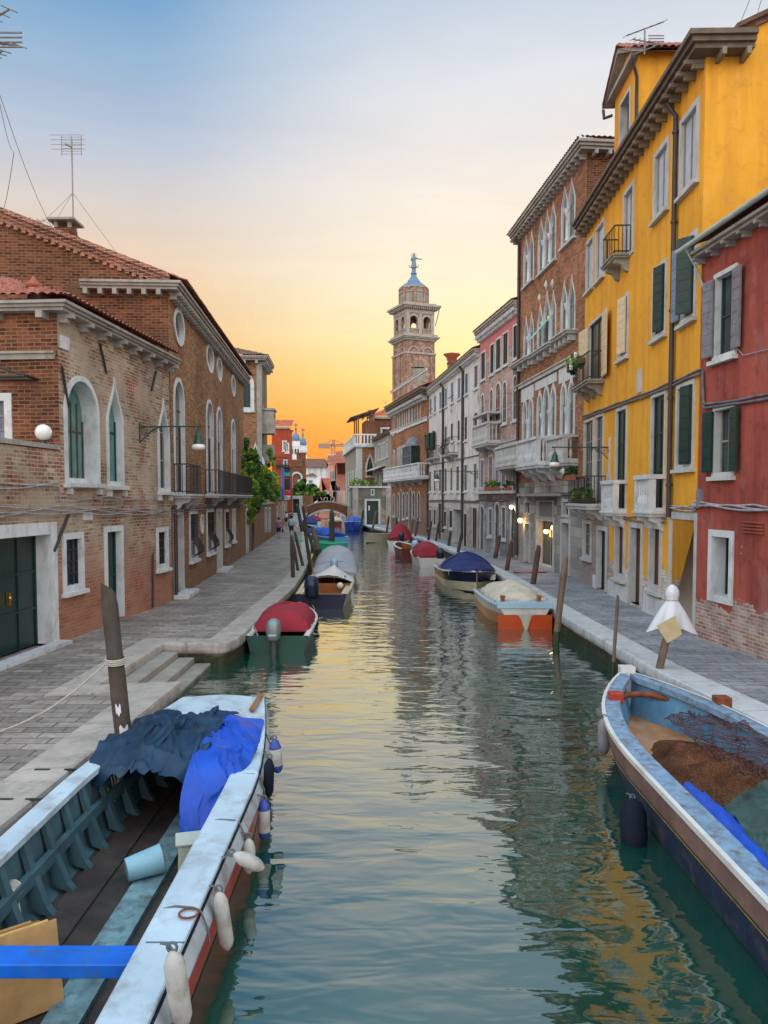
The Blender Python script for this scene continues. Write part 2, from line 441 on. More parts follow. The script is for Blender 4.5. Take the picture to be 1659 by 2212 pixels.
class Bld:
    def __init__(s, name, label, cat, P0, P1, group=None):
        s.P0 = Vector((P0[0], P0[1], 0)); s.P1 = Vector((P1[0], P1[1], 0))
        d = s.P1 - s.P0; s.L = d.length; s.ux = d.normalized(); s.rz = atan2(d.y, d.x)
        s.iy = Vector((-s.ux.y, s.ux.x, 0))
        s.root = empty(name, s.P0, s.rz, label, cat, group)
        s.holes = []
    def uv(s, px, py, off=0.0):
        d = ray(px, py); o = Vector((0, 0, CAMH))
        t = ((s.P0 + s.iy * off - o).dot(s.iy)) / d.dot(s.iy)
        p = o + d * t
        return (p - s.P0).dot(s.ux), p.z
    def u(s, px, py=1100, off=0.0): return s.uv(px, py, off)[0]
    def v(s, px, py, off=0.0): return s.uv(px, py, off)[1]
    def world(s, u, y, z): return s.P0 + s.ux * u + s.iy * y + Vector((0, 0, z))
    def part(s, mb, name, mats, parent=None, **k): return mb.build(name, mats, parent or s.root, **k)

    def win(s, kind, xl, xr, yt, yb, **k):
        xm = (xl + xr) / 2; ym = (yt + yb) / 2
        return s.winu(kind, s.u(xl, ym), s.u(xr, ym), s.v(xm, yb), s.v(xm, yt), **k)

    def winu(s, kind, u0, u1, v0, v1, fw=.12, fmat='stone', pane='glass', depth=.20, sill=.06, proj=.04, shut=(), bars=(1, 2), rise=None,
             name='window', bar_mat='frame_grey', fill=None, label=None, half=None):
        "opening with its pane, stone surround, sill and shutters, as parts of the house"
        door = name != 'window'
        if door: v0 = max(v0, .03)
        inn = outline(kind, u0, u1, v0, v1, rise)
        out = outline(kind, u0 - fw, u1 + fw, v0 if door else v0 - fw, v1 + fw * (1.5 if kind in ('ogee', 'gothic') else 1), (rise + fw * .6) if rise else None)
        mid = [((a[0] + b[0]) / 2, (a[1] + b[1]) / 2) for a, b in zip(inn, out)]
        if door: mid[0] = (mid[0][0], v0); mid[-1] = (mid[-1][0], v0)
        s.holes.append(mid)
        b = MB()
        b.poly([(p[0], depth, p[1]) for p in inn], 0)
        w = u1 - u0; h = v1 - v0
        if bars and kind != 'oval':
            nx, nz = bars; t = .022
            for i in range(nx):
                x = u0 + w * (i + 1) / (nx + 1); b.box(x - t, x + t, depth - .03, depth - .002, v0, v0 + h * (.97 if kind == 'rect' else .8), 1)
            for i in range(nz):
                z = v0 + h * (i + 1) / (nz + 1); b.box(u0, u1, depth - .028, depth - .004, z - t, z + t, 1)
            for x in (u0, u1 - .05): b.box(x, x + .05, depth - .035, depth - .003, v0, v0 + h * (1 if kind == 'rect' else .62), 1)
        pm = s.part(b, name, [MT[pane], MT[bar_mat]])
        if label: pm['label'] = label
        if fw > 0:
            f = MB(); P = lambda pts, y: [Vector((p[0], y, p[1])) for p in pts]
            f.loft([P(inn, depth + .01), P(inn, -proj), P(out, -proj), P(out, .03)], closed=not door, caps=False, smooth=False)
            s.part(f, 'frame', MT[fmat], pm)
        if sill and not door:
            f = MB(); f.box(u0 - fw - .06, u1 + fw + .06, -proj - sill - .03, .02, v0 - fw - .09, v0 - fw - .002)
            s.part(f, 'sill', MT[fmat], pm)
        for side, mat, ang in shut:
            lw = w / 2
            lf = leaf_mesh(lw, h - .02, max(4, int(h / .24)))
            if side == 'L': loc = (u0, -proj - .035, v0 + .01); rz = -radians(ang)
            else: loc = (u1, -proj - .035, v0 + .01); rz = pi + radians(ang)
            if ang == 0: loc = (loc[0], .06, loc[2])
            s.part(lf, 'shutter', MT[mat], pm, loc=loc, rot=(0, 0, rz))
        return pm

    def walls(s, mat, H, depth=9, skip='', top=None, base=-.45, mats=None, u0=0, u1=None, name='wall', roofcap=True):
        "front with its openings cut out, end walls, back and lid; top = outline of the upper edge when not level"
        L = s.L if u1 is None else u1
        b = MB()
        outer = [(u0, base), (L, base)] + (list(reversed(top)) if top else [(L, H), (u0, H)])
        loops = [[Vector((p[0], p[1], 0)) for p in outer]] + [[Vector((p[0], p[1], 0)) for p in h] for h in s.holes]
        tri = tessellate_polygon(loops)
        pts = [p for l in loops for p in l]
        b.add([(p.x, 0, p.y) for p in pts], [t for t in tri])
        for x, e in ((u0, 'u0'), (L, 'u1')):
            if e != skip: b.add([(x, 0, base), (x, depth, base), (x, depth, H), (x, 0, H)], [(0, 1, 2, 3)])
        b.add([(u0, depth, base), (L, depth, base), (L, depth, H), (u0, depth, H)], [(0, 1, 2, 3)])
        if roofcap: b.add([(u0, 0, H), (L, 0, H), (L, depth, H), (u0, depth, H)], [(0, 1, 2, 3)])
        s.holes = []
        return s.part(b, name, MT[mat] if isinstance(mat, str) else mat, fix=False)

    def cornice(s, v, h=.28, proj=.45, mat='eave_stone', corbel=None, u0=None, u1=None, ret=None, ret_len=1.0, cmat=None, name='cornice', steps=3):
        u0 = 0 if u0 is None else u0; u1 = s.L if u1 is None else u1
        b = MB()
        for i in range(steps):
            p = proj * (.55 + .45 * (i + 1) / steps)
            a0 = u0 - (p if ret == 'near0' else 0); a1 = u1 + (p if ret == 'near1' else 0)
            b.box(a0, a1, -p, .012, v + h * i / steps + .001 * i, v + h * (i + 1) / steps)
            if ret == 'near1': b.box(u1 - .01, u1 + p - .004, .012, ret_len, v + h * i / steps + .001 * i, v + h * (i + 1) / steps)
            if ret == 'near0': b.box(u0 - p + .004, u0 + .01, .012, ret_len, v + h * i / steps + .001 * i, v + h * (i + 1) / steps)
        if corbel:
            sp, cw, ch = corbel; cd = proj * .82
            n = max(1, int((u1 - u0) / sp))
            for i in range(n + 1):
                x = u0 + .12 + (u1 - u0 - .24) * i / n
                b.box(x - cw / 2, x + cw / 2, -cd, .01, v - ch * .5, v - .002, 1)
                b.box(x - cw / 2 + .01, x + cw / 2 - .01, -cd * .62, .008, v - ch, v - ch * .5 - .002, 1)
            if ret:
                m = int(ret_len / sp / 1.1)
                for i in range(m + 1):
                    y = .25 + i * sp * 1.1
                    if y < ret_len:
                        if ret == 'near1': b.box(u1 - .01, u1 + cd, y - cw / 2, y + cw / 2, v - ch * .8, v - .002, 1)
                        else: b.box(u0 - cd, u0 + .01, y - cw / 2, y + cw / 2, v - ch * .8, v - .002, 1)
        return s.part(b, name, [MT[mat], MT[cmat or mat]])

    def band(s, v0, v1, proj=.06, mat='stone', u0=None, u1=None, name='string_course'):
        b = MB(); u0 = 0 if u0 is None else u0; u1 = s.L if u1 is None else u1
        b.box(u0, u1, -proj, .01, v0, v1); b.box(u0, u1, -proj * 1.7, .008, v1 + .001, v1 + .05)
        return s.part(b, name, MT[mat])

    def pipe(s, px, y0, y1, r=.055, mat='pipe', off=-.1):
        u = s.u(px, (y0 + y1) / 2, off); v1 = s.v(px, y0, off); v0 = s.v(px, y1, off)
        b = MB(); b.tube([(u, off, v0), (u, off, v1 - .3), (u, off - .25, v1)], r, 8)
        z = v0 + .8
        while z < v1 - .5:
            b.tube([(u, off, z), (u, off, z + .06)], r * 1.35, 8); z += 2.2
        return s.part(b, 'drainpipe', MT[mat])

    def cables(s, pts, n=2, r=.022, mat='cable', off=-.05, sag=.06, drop=.09):
        "bundle of cables clipped along the wall; pts are picture points"
        b = MB(); q = [s.uv(x, y, off) for x, y in pts]
        for k in range(n):
            path = []
            for i in range(len(q) - 1):
                for t in range(8):
                    f = t / 8; u = q[i][0] * (1 - f) + q[i + 1][0] * f; v = q[i][1] * (1 - f) + q[i + 1][1] * f
                    path.append((u, off - .012 * k, v - k * drop + sag * (-abs(sin(u * 1.3 + k * 1.1))) ))
            path.append((q[-1][0], off - .012 * k, q[-1][1] - k * drop))
            b.tube(path, r, 6)
        return s.part(b, 'cable', MT[mat])

    def balcony(s, u0, u1, v, d=.75, rail_h=.95, kind='iron', t=.16, mat='stone', n_br=2, rail_mat='iron', bracket=.4, posts=True):
        b = MB(); b.box(u0, u1, -d, .01, v - t, v); b.box(u0 - .05, u1 + .05, -d - .05, .008, v - t * .45, v - .01)
        sl = s.part(b, 'balcony', MT[mat])
        for i in range(n_br):
            x = u0 + (u1 - u0) * (.14 + .72 * i / max(1, n_br - 1))
            k = MB(); prof = [(0, v - t), (-d * .9, v - t), (-d * .82, v - t - bracket * .3), (-d * .45, v - t - bracket * .45), (-d * .25, v - t - bracket * .85), (0, v - t - bracket)]
            k.loft([[Vector((xx, y + .005, z - .002)) for y, z in prof] for xx in (x - .09, x + .09)], True, True, smooth=False)
            s.part(k, 'bracket', MT[mat], sl)
        r = MB(); top = v + rail_h
        if kind == 'iron':
            for z in (v + .08, top): 
                r.box(u0 + .02, u1 - .02, -d + .02, -d + .05, z - .018, z + .018)
                for x in (u0 + .02, u1 - .05): r.box(x, x + .03, -d + .05, .01, z - .018, z + .018)
            nn = max(3, int((u1 - u0) / .19))
            for i in range(nn + 1):
                x = u0 + .035 + (u1 - u0 - .07) * i / nn; r.box(x - .007, x + .007, -d + .025, -d + .045, v, top - .018)
            for i in range(1, int(d / .12) + 1):
                y = -d + .035 + i * .12
                for x in (u0 + .035, u1 - .035): r.box(x - .011, x + .011, y - .01, y + .01, v, top - .018)
        elif kind == 'bowed':
            nn = 14
            prof = [(0, 0), (.10, .12), (.22, .3), (.2, .48), (.05, .68), (0, rail_h)]
            def pos(f, o):
                per = (u1 - u0) + 2 * d; q = f * per
                if q < d: return (u0 - o, -q - (o if q > d - .01 else 0))
                if q < d + (u1 - u0): return (u0 + q - d, -d - o)
                return (u1 + o, -(per - q))
            for i in range(nn + 1):
                r.tube([(*pos(i / nn, o), v + z) for o, z in prof], .018, 5)
            for z in (0.03, rail_h):
                r.tube([(u0, .0, v + z), (u0, -d, v + z), (u1, -d, v + z), (u1, 0, v + z)], .022, 5)
        else:                                           # stone balusters
            r.box(u0 - .02, u1 + .02, -d - .03, -d + .2, top - .12, top)
            r.box(u0, u1, -d, -d + .17, v + .001, v + .09)
            for x in (u0, u1 - .17):
                r.box(x, x + .17, -d - .002, -d + .172, v + .092, top - .122)
                r.box(x - .015, x + .185, -d + .2, .008, top - .12, top - .002)
                r.box(x + .002, x + .168, -d + .175, .006, v + .002, v + .09)
            nn = max(2, int((u1 - u0 - .34) / .2))
            pr = [(.035, 0), (.05, .05), (.075, .22), (.065, .34), (.035, .5), (.05, .56), (.035, .62), (.06, .78), (.045, .92), (.055, 1)]
            hh = top - .12 - v - .09
            for i in range(nn):
                x = u0 + .17 + (u1 - u0 - .34) * (i + .5) / nn
                r.lathe([(a, z * hh) for a, z in pr], (x, -d + .085, v + .09), 8)
            for i in range(int((d - .3) / .22)):
                for x in (u0 + .085, u1 - .085):
                    r.lathe([(a, z * hh) for a, z in pr], (x, -d + .32 + i * .22, v + .09), 8)
        s.part(r, 'railing', MT[rail_mat if kind != 'stone' else mat], sl)
        return sl

def tile_sheet(b, o, ex, ey, W, Ls, mi=0, pitch=.22, amp=.055, course=.38, clip=None, ez=None, nper=6):
    "corrugated roof tiles: o origin at the eave, ex along the eave, ey up the slope; clip(x) gives the slope length at x"
    ez = ez or ex.cross(ey).normalized()
    nx = max(2, int(W / pitch * nper)); v = []; f = []
    ny = max(2, int(Ls / course * 3))
    for i in range(nx + 1):
        x = W * i / nx; ll = clip(x) if clip else Ls
        lo, hi = (ll if isinstance(ll, tuple) else (0, ll))
        for j in range(ny + 1):
            y = lo + (hi - lo) * j / ny
            fr = (y / course) % 1.0
            z = amp * abs(sin(pi * x / pitch)) * 1.0 + (1 - fr) * .035 + .012 * mnoise.noise(Vector((x * 2.3, y * 1.7, W)))
            v.append(o + ex * x + ey * y + ez * z)
    for i in range(nx):
        for j in range(ny):
            a = i * (ny + 1) + j; f.append((a, a + ny + 1, a + ny + 2, a + 1))
    b.add(v, f, mi, False)

def chimney(name, label, P, w, d, h, mat, capmat, style='flat', rz=0):
    root = empty(name, P, rz, label, 'chimney')
    b = MB(); b.box(-w / 2, w / 2, -d / 2, d / 2, -1.2, h); b.box(-w / 2 - .05, w / 2 + .05, -d / 2 - .05, d / 2 + .05, h * .72, h * .72 + .08)
    b.build('stack', MT[mat], root)
    c = MB()
    if style == 'flat':
        for x in (-1, 1):
            for y in (-1, 1):
                c.box(x * (w / 2 - .07) - .06, x * (w / 2 - .07) + .06, y * (d / 2 - .07) - .06, y * (d / 2 - .07) + .06, h + .001, h + .22)
        c.box(-w / 2 - .18, w / 2 + .18, -d / 2 - .18, d / 2 + .18, h + .221, h + .30)
    else:
        c.lathe([(w * .5, h), (w * .62, h + .1), (w * .62, h + .25), (w * 1.05, h + .5), (w * 1.05, h + .56), (w * .2, h + .66)], n=8)
    c.build('cap', MT[capmat], root)
    return root
class Face(Bld):
    "an end wall of a building, with its own openings; its parts hang on the same building"
    def __init__(s, b, which, D):
        s.main = b; s.root = b.root; s.holes = []; s.L = D
        if which == 'near0': s.P0, s.P1 = b.world(0, D, 0), b.world(0, 0, 0); s.off = ((0, D, 0), -pi / 2)
        else: s.P0, s.P1 = b.world(b.L, 0, 0), b.world(b.L, D, 0); s.off = ((b.L, 0, 0), pi / 2)
        d = s.P1 - s.P0; s.ux = d.normalized(); s.iy = Vector((-s.ux.y, s.ux.x, 0)); s.rz = atan2(d.y, d.x)
    def part(s, mb, name, mats, parent=None, **k):
        if parent is None:
            return mb.build(name, mats, s.root, loc=s.off[0], rot=(0, 0, s.off[1]), **k)
        return mb.build(name, mats, parent, **k)

def facing(name, label, cat, x0, x1, Y, group=None):
    a = at(x0, 1075, Y); b = at(x1, 1075, Y)
    return Bld(name, label, cat, (a.x, Y), (b.x, Y), group)

def face_panel(f, mat, top, base=-.45, y=-.006, name='side_wall'):
    "flat end wall from its upper outline (list of u, v), with the openings of f cut out"
    outer = [(top[0][0], base), (top[-1][0], base)] + list(reversed(top))
    loops = [[Vector((p[0], p[1], 0)) for p in outer]] + [[Vector((p[0], p[1], 0)) for p in h] for h in f.holes]
    b = MB(); pts = [p for l in loops for p in l]
    b.add([(p.x, y, p.y) for p in pts], [t for t in tessellate_polygon(loops)])
    f.holes = []
    return f.part(b, name, MT[mat], fix=False)

def bracket_lamp(name, label, P, dirv, length, drop=.0, flip=False):
    "wrought iron wall bracket with a scroll and a hanging green lamp; P on the wall"
    root = empty(name, P, atan2(dirv.y, dirv.x), label, 'street lamp')
    b = MB()
    b.tube([(0, 0, 0), (length, 0, 0)], .022, 6); b.box(-.01, .02, -.04, .04, -.45, .12)
    q = [(.03 + .62 * t, 0, -.42 * (1 - t) ** 1.6) for t in [i / 10 for i in range(11)]]
    b.tube(q, .017, 6)
    for cx, cz, r0, sg in ((.16, -.13, .12, 1), (.42, -.09, .085, -1), (.62, -.07, .06, 1)):
        b.tube([(cx + r0 * (1 - k / 22) * cos(sg * k * .5 + 1), 0, cz + r0 * (1 - k / 22) * sin(sg * k * .5 + 1)) for k in range(20)], .012, 5)
    b.tube([(length - .06, 0, 0), (length - .06, 0, -.16)], .014, 6)
    b.ball((length, 0, 0), .035, 8, 6)
    b.build('bracket', MT['iron_green'], root)
    h = MB(); h.lathe([(.02, -.14), (.05, -.17), (.06, -.22), (.10, -.27), (.11, -.40), (.15, -.47), (.16, -.50)], (length - .06, 0, 0), 14)
    h.build('lamp_head', MT['iron_green'], root)
    g = MB(); g.lathe([(.155, -.501), (.19, -.56), (.185, -.62), (.10, -.655), (.02, -.66)], (length - .06, 0, 0), 14)
    g.build('lamp_shade', MT['lamp_glass'], root)
    return root

# ================================================================ pale brick house
def pale_house():
    B = Bld('brick_house', 'pale weathered brick house with pointed white windows and a wide green door', 'house', G(138, 1386), G(372, 1298))
    H = B.v(140, 684)
    B.winu('round', B.u(147), B.u(211), B.v(180, 1034), B.v(180, 826), fw=.13, fmat='stone_white', pane='curtain', depth=.36, bars=(4, 1), bar_mat='door_brown')
    B.win('ogee', 233, 261, 828, 1040, fw=.11, fmat='stone_white', pane='curtain', depth=.17, bars=(1, 1), bar_mat='shutter_green')
    B.win('ogee', 343, 362, 874, 1054, fw=.12, fmat='stone_white', pane='glass', depth=.15)
    B.win('rect', 141, 173.5, 1164, 1264, fw=.14, fmat='stone_white', pane='glass', depth=.09, bars=(2, 3), bar_mat='iron')
    B.win('rect', 231, 261, 1148, 1338, fw=.14, fmat='stone_white', pane='door_green', depth=.16, name='door', bars=(1, 1), bar_mat='shutter_green', sill=0)
    B.win('rect', 341, 359, 1149, 1219, fw=.14, fmat='stone_white', pane='glass', depth=.09, bars=(2, 3), bar_mat='iron')
    Hw = B.v(128, 972)
    B.walls('pale_brick', H, 9, skip='u0')
    # lower wing towards the viewer, with the wide double door
    u1 = B.u(109, 1250); u0 = u1 - 2.9
    pm = B.winu('rect', u0, u1, 0.05, B.v(104, 1154), fw=.26, fmat='stone_white', pane='door_green', depth=.35, name='door', bars=(3, 2), bar_mat='door_green', sill=0, label='wide dark green double door in a heavy stone surround')
    hd = MB()
    brass = plain('brass', (.60, .40, .12), .3, .2, 5, metal=1)
    for x in (u0 + 1.15, u0 + 1.75):
        hd = MB(); hd.box(x - .03, x + .03, .26, .335, 1.05, 1.32); hd.ball((x, .27, 1.2), .045, 8, 6); hd.build('handle', brass, pm)
    B.walls('pale_brick', Hw - .02, 4, u0=-8, u1=-.004, name='wing_wall')
    b = MB(); b.box(-8, -.01, -.03, .32, Hw, Hw + .10); B.part(b, 'coping', MT['stone_grey'])
    b = MB(); b.box(u0 - .28, u1 + .30, -.32, .0, 0.004, .09); B.part(b, 'door_step', MT['kerb'])
    # dark brick side above the wing
    F = Face(B, 'near0', 9)
    F.winu('rect', F.u(-40, 900), F.u(11, 900), F.v(5, 957), F.v(5, 866), fw=.17, fmat='stone_white', pane='glass_blue', depth=.2, sill=0)
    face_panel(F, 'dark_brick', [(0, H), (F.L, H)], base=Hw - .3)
    F.band(F.v(60, 777), F.v(60, 765), .07, 'stone_grey', 0, F.L - .05)
    b = MB()
    ua = F.u(0, 800); ub = F.u(92, 812); va = F.v(0, 796); vb = F.v(92, 822)
    for o in (0, -1.3):
        b.tube([(ua - 1, -.02, va + .35 + o * .0), (ub, -.75, vb)], .03, 6) if o == 0 else b.tube([(ua - 1, -.75, vb - .02), (ub, -.75, vb - .02)], .035, 6)
    b.tube([(ua - 1, -.04, vb + .02), (ub - .1, -.04, vb + .02), (ub, -.75, vb)], .03, 6)
    F.part(b, 'awning_frame', MT['iron'])
    B.cornice(H, .20, .40, 'eave_stone', (.95, .15, .20), ret='near0', ret_len=8)
    # roof
    b = MB(); o = Vector((-.42, -.46, H + .26)); sl = .40; ln = sqrt(1 + sl * sl)
    ey = Vector((0, 1, sl)) / ln
    tile_sheet(b, o, Vector((1, 0, 0)), ey, B.L + .40, 4.2 * ln, clip=lambda x: max(.05, min(x, 4.2)) * ln)
    ex2 = Vector((0, 1, 0)); ey2 = Vector((1, 0, sl)) / ln
    tile_sheet(b, o, ex2, ey2, 8.6, 4.2 * ln, clip=lambda y: max(.05, min(y, 4.2)) * ln, ez=Vector((-sl, 0, 1)).normalized())
    B.part(b, 'roof', MT['tile'], fix=False)
    # iron ties, plaques, cables, pipe
    for a, c in (((212, 743), (226, 807)), ((334, 802), (324, 844)), ((129, 791), (144, 880))):
        b = MB(); p = B.uv(*a); q = B.uv(*c); b.tube([(p[0], -.05, p[1]), (q[0], -.05, q[1])], .03, 6); B.part(b, 'iron_tie', MT['iron'])
    b = MB(); p = B.uv(112, 1190); q = B.uv(143, 1112); b.tube([(p[0], -.06, p[1]), (q[0], -.06, q[1])], .035, 6); B.part(b, 'iron_tie', MT['iron'])
    b = MB(); p = B.uv(179, 1124); q = B.uv(198, 1107); b.box(p[0], q[0], -.03, .01, p[1], q[1]); B.part(b, 'plaque', MT['stone_white'])
    b = MB(); p = B.uv(129, 751); q = B.uv(148, 730); b.box(p[0], q[0], -.02, .01, p[1], q[1]); B.part(b, 'plaque', MT['stone_white'])
    b = MB(); p = B.uv(327, 1312); q = B.uv(327, 1197); b.tube([(p[0], -.05, p[1]), (q[0], -.05, q[1])], .03, 6); B.part(b, 'drainpipe', MT['pipe'])
    B.cables([(-60, 1095), (0, 1094), (116, 1091), (250, 1096), (364, 1098)], 3, .014, 'cable_pale', drop=.07)
    B.cables([(129, 1071), (240, 1072), (360, 1077)], 2, .010, 'cable_pale', drop=.05)
    B.cables([(-60, 1043), (0, 1043), (127, 1040), (130, 1070)], 2, .013, 'cable_pale', drop=.06)
    for x0, x1, y in ((143, 213, 1037), (230, 267, 1044), (340, 366, 1057)):
        b = MB(); a = B.u(x0, y); c = B.u(x1, y); v = B.v((x0 + x1) / 2, y)
        b.box(a - .05, c + .05, -.16, .01, v - .17, v - .085); b.box(a, a + .12, -.11, .01, v - .34, v - .171); b.box(c - .12, c, -.11, .01, v - .34, v - .171)
        B.part(b, 'sill_bracket', MT['stone'])
    # lamps
    g = empty('globe_lamp', B.world(B.u(104, 960) + .0, .1, Hw + .10), 0, 'white globe lamp on the parapet beside the pale brick house', 'lamp')
    b = MB(); b.lathe([(.07, 0), (.06, .05), (.05, .09)], n=12); b.build('base', MT['iron'], g)
    b = MB(); b.ball((0, 0, .25), .175, 20, 14); b.build('globe', MT['lamp_glass'], g)
    p = B.uv(301, 922)
    bracket_lamp('wall_lamp', 'green bell lamp on a scrolled iron bracket over the pale brick house', B.world(p[0], 0, p[1]), -B.iy, 1.75)
    # small vent pipe on roof
    c = empty('roof_flue', B.world(B.u(155, 640), .9, B.v(155, 640) - .55), 0, 'small plastered flue on the roof edge of the pale brick house', 'chimney')
    b = MB(); b.lathe([(.16, 0), (.15, .75)], n=10); b.build('stack', MT['salmon'], c)
    b = MB(); b.lathe([(.17, .751), (.2, .79), (.2, .82), (.06, .95), (.02, 1.02)], n=10); b.build('cap', MT['terracotta'], c)
    return B
L1 = pale_house()

# ================================================================ long brown brick palace
def brown_palace():
    B = Bld('brick_palace', 'long brown brick palace with oval windows, tall arched windows and a gable', 'house', G(374, 1296.5), G(529, 1200))
    H = B.v(378, 646)
    for a in ((377, 395, 676, 736), (446.5, 459, 751, 797), (469, 477.5, 777, 817), (500, 506.5, 816, 850)):
        B.win('oval', *a, fw=.16, fmat='stone_white', pane='glass', depth=.13, sill=0)
    for a in ((377, 396, 826, 1063), (446.5, 459, 871, 1064), (469, 478.5, 886, 1064), (500, 507, 911, 1064)):
        B.win('round', *a, fw=.14, fmat='stone_white', pane='glass', depth=.12, sill=0, bars=(1, 3), bar_mat='door_brown')
    B.win('rect', 377, 394, 1112, 1288, fw=.16, fmat='stone', pane='door_brown', depth=.18, name='door', sill=0, bars=(1, 1), bar_mat='door_brown')
    B.win('rect', 469, 478, 1105, 1236, fw=.14, fmat='stone', pane='door_brown', depth=.18, name='door', sill=0, bars=(1, 1), bar_mat='door_brown')
    gr = []
    for a in ((410, 424.5, 1110, 1202), (447, 459.5, 1106, 1188), (486, 492, 1106, 1172), (502, 507, 1104, 1164)):
        gr.append((B.win('rect', *a, fw=.13, fmat='stone_white', pane='glass', depth=.09, bars=(1, 2)), a))
    B.win('oval', 433, 438, 1115, 1151, fw=.07, fmat='stone', pane='stone', depth=.05, sill=0)
    B.walls('brown_brick', H, 14)
    # bulging grilles
    for w, a in gr[:3]:
        u0, u1 = B.u(a[0], 1150), B.u(a[1], 1150); v0 = B.v((a[0] + a[1]) / 2, a[3]); v1 = B.v((a[0] + a[1]) / 2, a[2])
        g = MB(); n = max(4, int((u1 - u0) / .13))
        for i in range(n + 1):
            x = u0 + (u1 - u0) * i / n; hh = v1 - v0
            g.tube([(x, -.05, v1), (x, -.06, v0 + hh * .45), (x, -.26, v0 + hh * .22), (x, -.28, v0 + hh * .1), (x, -.05, v0)], .011, 5)
        for f, y in ((.12, -.275), (.45, -.06), (.75, -.055)): g.box(u0, u1, y - .008, y + .008, v0 + (v1 - v0) * f - .012, v0 + (v1 - v0) * f + .012)
        B.part(g, 'grille', MT['iron'], w)
    # gable end facing the viewer
    D = 14; F = Face(B, 'near0', D); k = .375; yr = 7.5
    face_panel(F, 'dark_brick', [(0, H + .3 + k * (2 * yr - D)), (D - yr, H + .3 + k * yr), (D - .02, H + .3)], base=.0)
    b = MB()                                  # brick rake cornice in two steps
    for p, z0, z1 in ((.07, .0, .14), (.13, .142, .26), (.22, .262, .40)):
        for (a0, a1) in (((D + .05, H + .12), (D - yr, H + .12 + k * (yr + .05))), ((D - yr, H + .12 + k * (yr + .05)), (-1, H + .12 + k * (yr + .05) - k * (D - yr + 1)))):
            v = [(a0[0], y, a0[1] + z) for y in (-p, .02) for z in (z0, z1)] + [(a1[0], y, a1[1] + z) for y in (-p, .02) for z in (z0, z1)]
            b.add(v, [(0, 1, 3, 2), (4, 6, 7, 5), (0, 4, 5, 1), (2, 3, 7, 6), (0, 2, 6, 4), (1, 5, 7, 3)])
    n = 60
    for i in range(n):
        x = D - .15 - i * .22
        if x > .3:
            z = H + .12 + k * (min(D - x, yr) + .05) - (k * (D - yr - x) if x < D - yr else 0); b.box(x - .06, x + .06, -.12, .0, z - .10, z - .004)
    F.part(b, 'rake_cornice', MT['red_brick'])
    B.cornice(H, .24, .44, 'eave_stone', (.40, .13, .22), ret='near0', ret_len=2.6)
    b = MB(); ln = sqrt(1 + k * k); ey = Vector((0, 1, k)) / ln
    tile_sheet(b, Vector((-.1, -.55, H + .30)), Vector((1, 0, 0)), ey, B.L + .2, (yr + .55) * ln, course=.4)
    b.add([(0, yr, H + .3 + k * yr), (B.L, yr, H + .3 + k * yr), (B.L, D, H + .3), (0, D, H + .3)], [(0, 1, 2, 3)])
    B.part(b, 'roof', MT['tile'], fix=False)
    ua = B.u(377, 1066); B.balcony(ua - .15, B.u(398, 1066) + .3, B.v(385, 1067), .55, .95, 'iron', .14, 'stone', 2)
    B.balcony(B.u(443, 1066), B.u(524, 1066), B.v(470, 1068), .55, .95, 'iron', .14, 'stone', 3)
    for x0, x1, y in ((374, 399, 1294), (467, 481, 1240)):
        b = MB(); b.box(B.u(x0, y), B.u(x1, y), -.5, .0, .004, .16); B.part(b, 'door_step', MT['kerb'], bevel=.02)
    B.cables([(374, 1092), (430, 1088), (520, 1082)], 3, .022, 'cable')
    b = MB(); b.tube([(.12, -.08, .1), (.12, -.08, B.v(374, 1090))], .05, 8); B.part(b, 'drainpipe', MT['pipe'])
    # plinth
    b = MB(); b.box(B.u(397, 1290) + .1, B.L - .02, -.03, .006, -.3, .42); 
    return B
L2 = brown_palace()

# things on the roofs
def tv_antenna(name, label, P, h, kind):
    root = empty(name, P, 0, label, 'antenna')
    b = MB(); b.tube([(0, 0, 0), (0, 0, h)], .025, 6); b.build('mast', MT['frame_grey'], root)
    a = MB()
    if kind == 'grid':
        for i in range(7): a.box(-.38, .38, -.02, -.005, h - .55 + i * .1, h - .54 + i * .1)
        for x in (-.36, 0, .36): a.box(x - .015, x + .015, -.03, -.02, h - .6, h + .1)
        for i in range(4): a.box(-.62, .62, -.3 - .06 * i, -.29 - .06 * i, h - .5 + i * .14, h - .485 + i * .14)
        a.tube([(0, -.02, h - .3), (0, -.6, h - .45)], .03, 6)
    elif kind == 'yagi':
        a.box(-.5, .5, -.012, .012, h - .12, h - .1); a.box(-.012, .012, -.5, .5, h - .45, h - .43)
        for i in range(6): a.box(-.5 + i * .2 - .006, -.5 + i * .2 + .006, -.25, .25, h - .115, h - .105)
        for i in range(5): a.box(-.3, .3, -.5 + i * .22, -.49 + i * .22, h - .445, h - .435)
    else:
        for dz, w, tl in ((0, .9, .25), (-.35, .8, -.2), (-.6, .5, .1)):
            a.tube([(-w / 2, tl, h + dz), (w / 2, -tl, h + dz + .1)], .02, 5)
            for i in range(6):
                f = i / 5; x = -w / 2 + w * f; a.tube([(x, tl - 2 * tl * f - .3, h + dz + .1 * f - .12), (x, tl - 2 * tl * f + .3, h + dz + .1 * f + .12)], .01, 4)
        for i in range(4): a.box(.1, .55, -.03, .0, h - .4 + i * .08, h - .38 + i * .08)
    a.build('aerial', MT['frame_grey'], root)
    return root

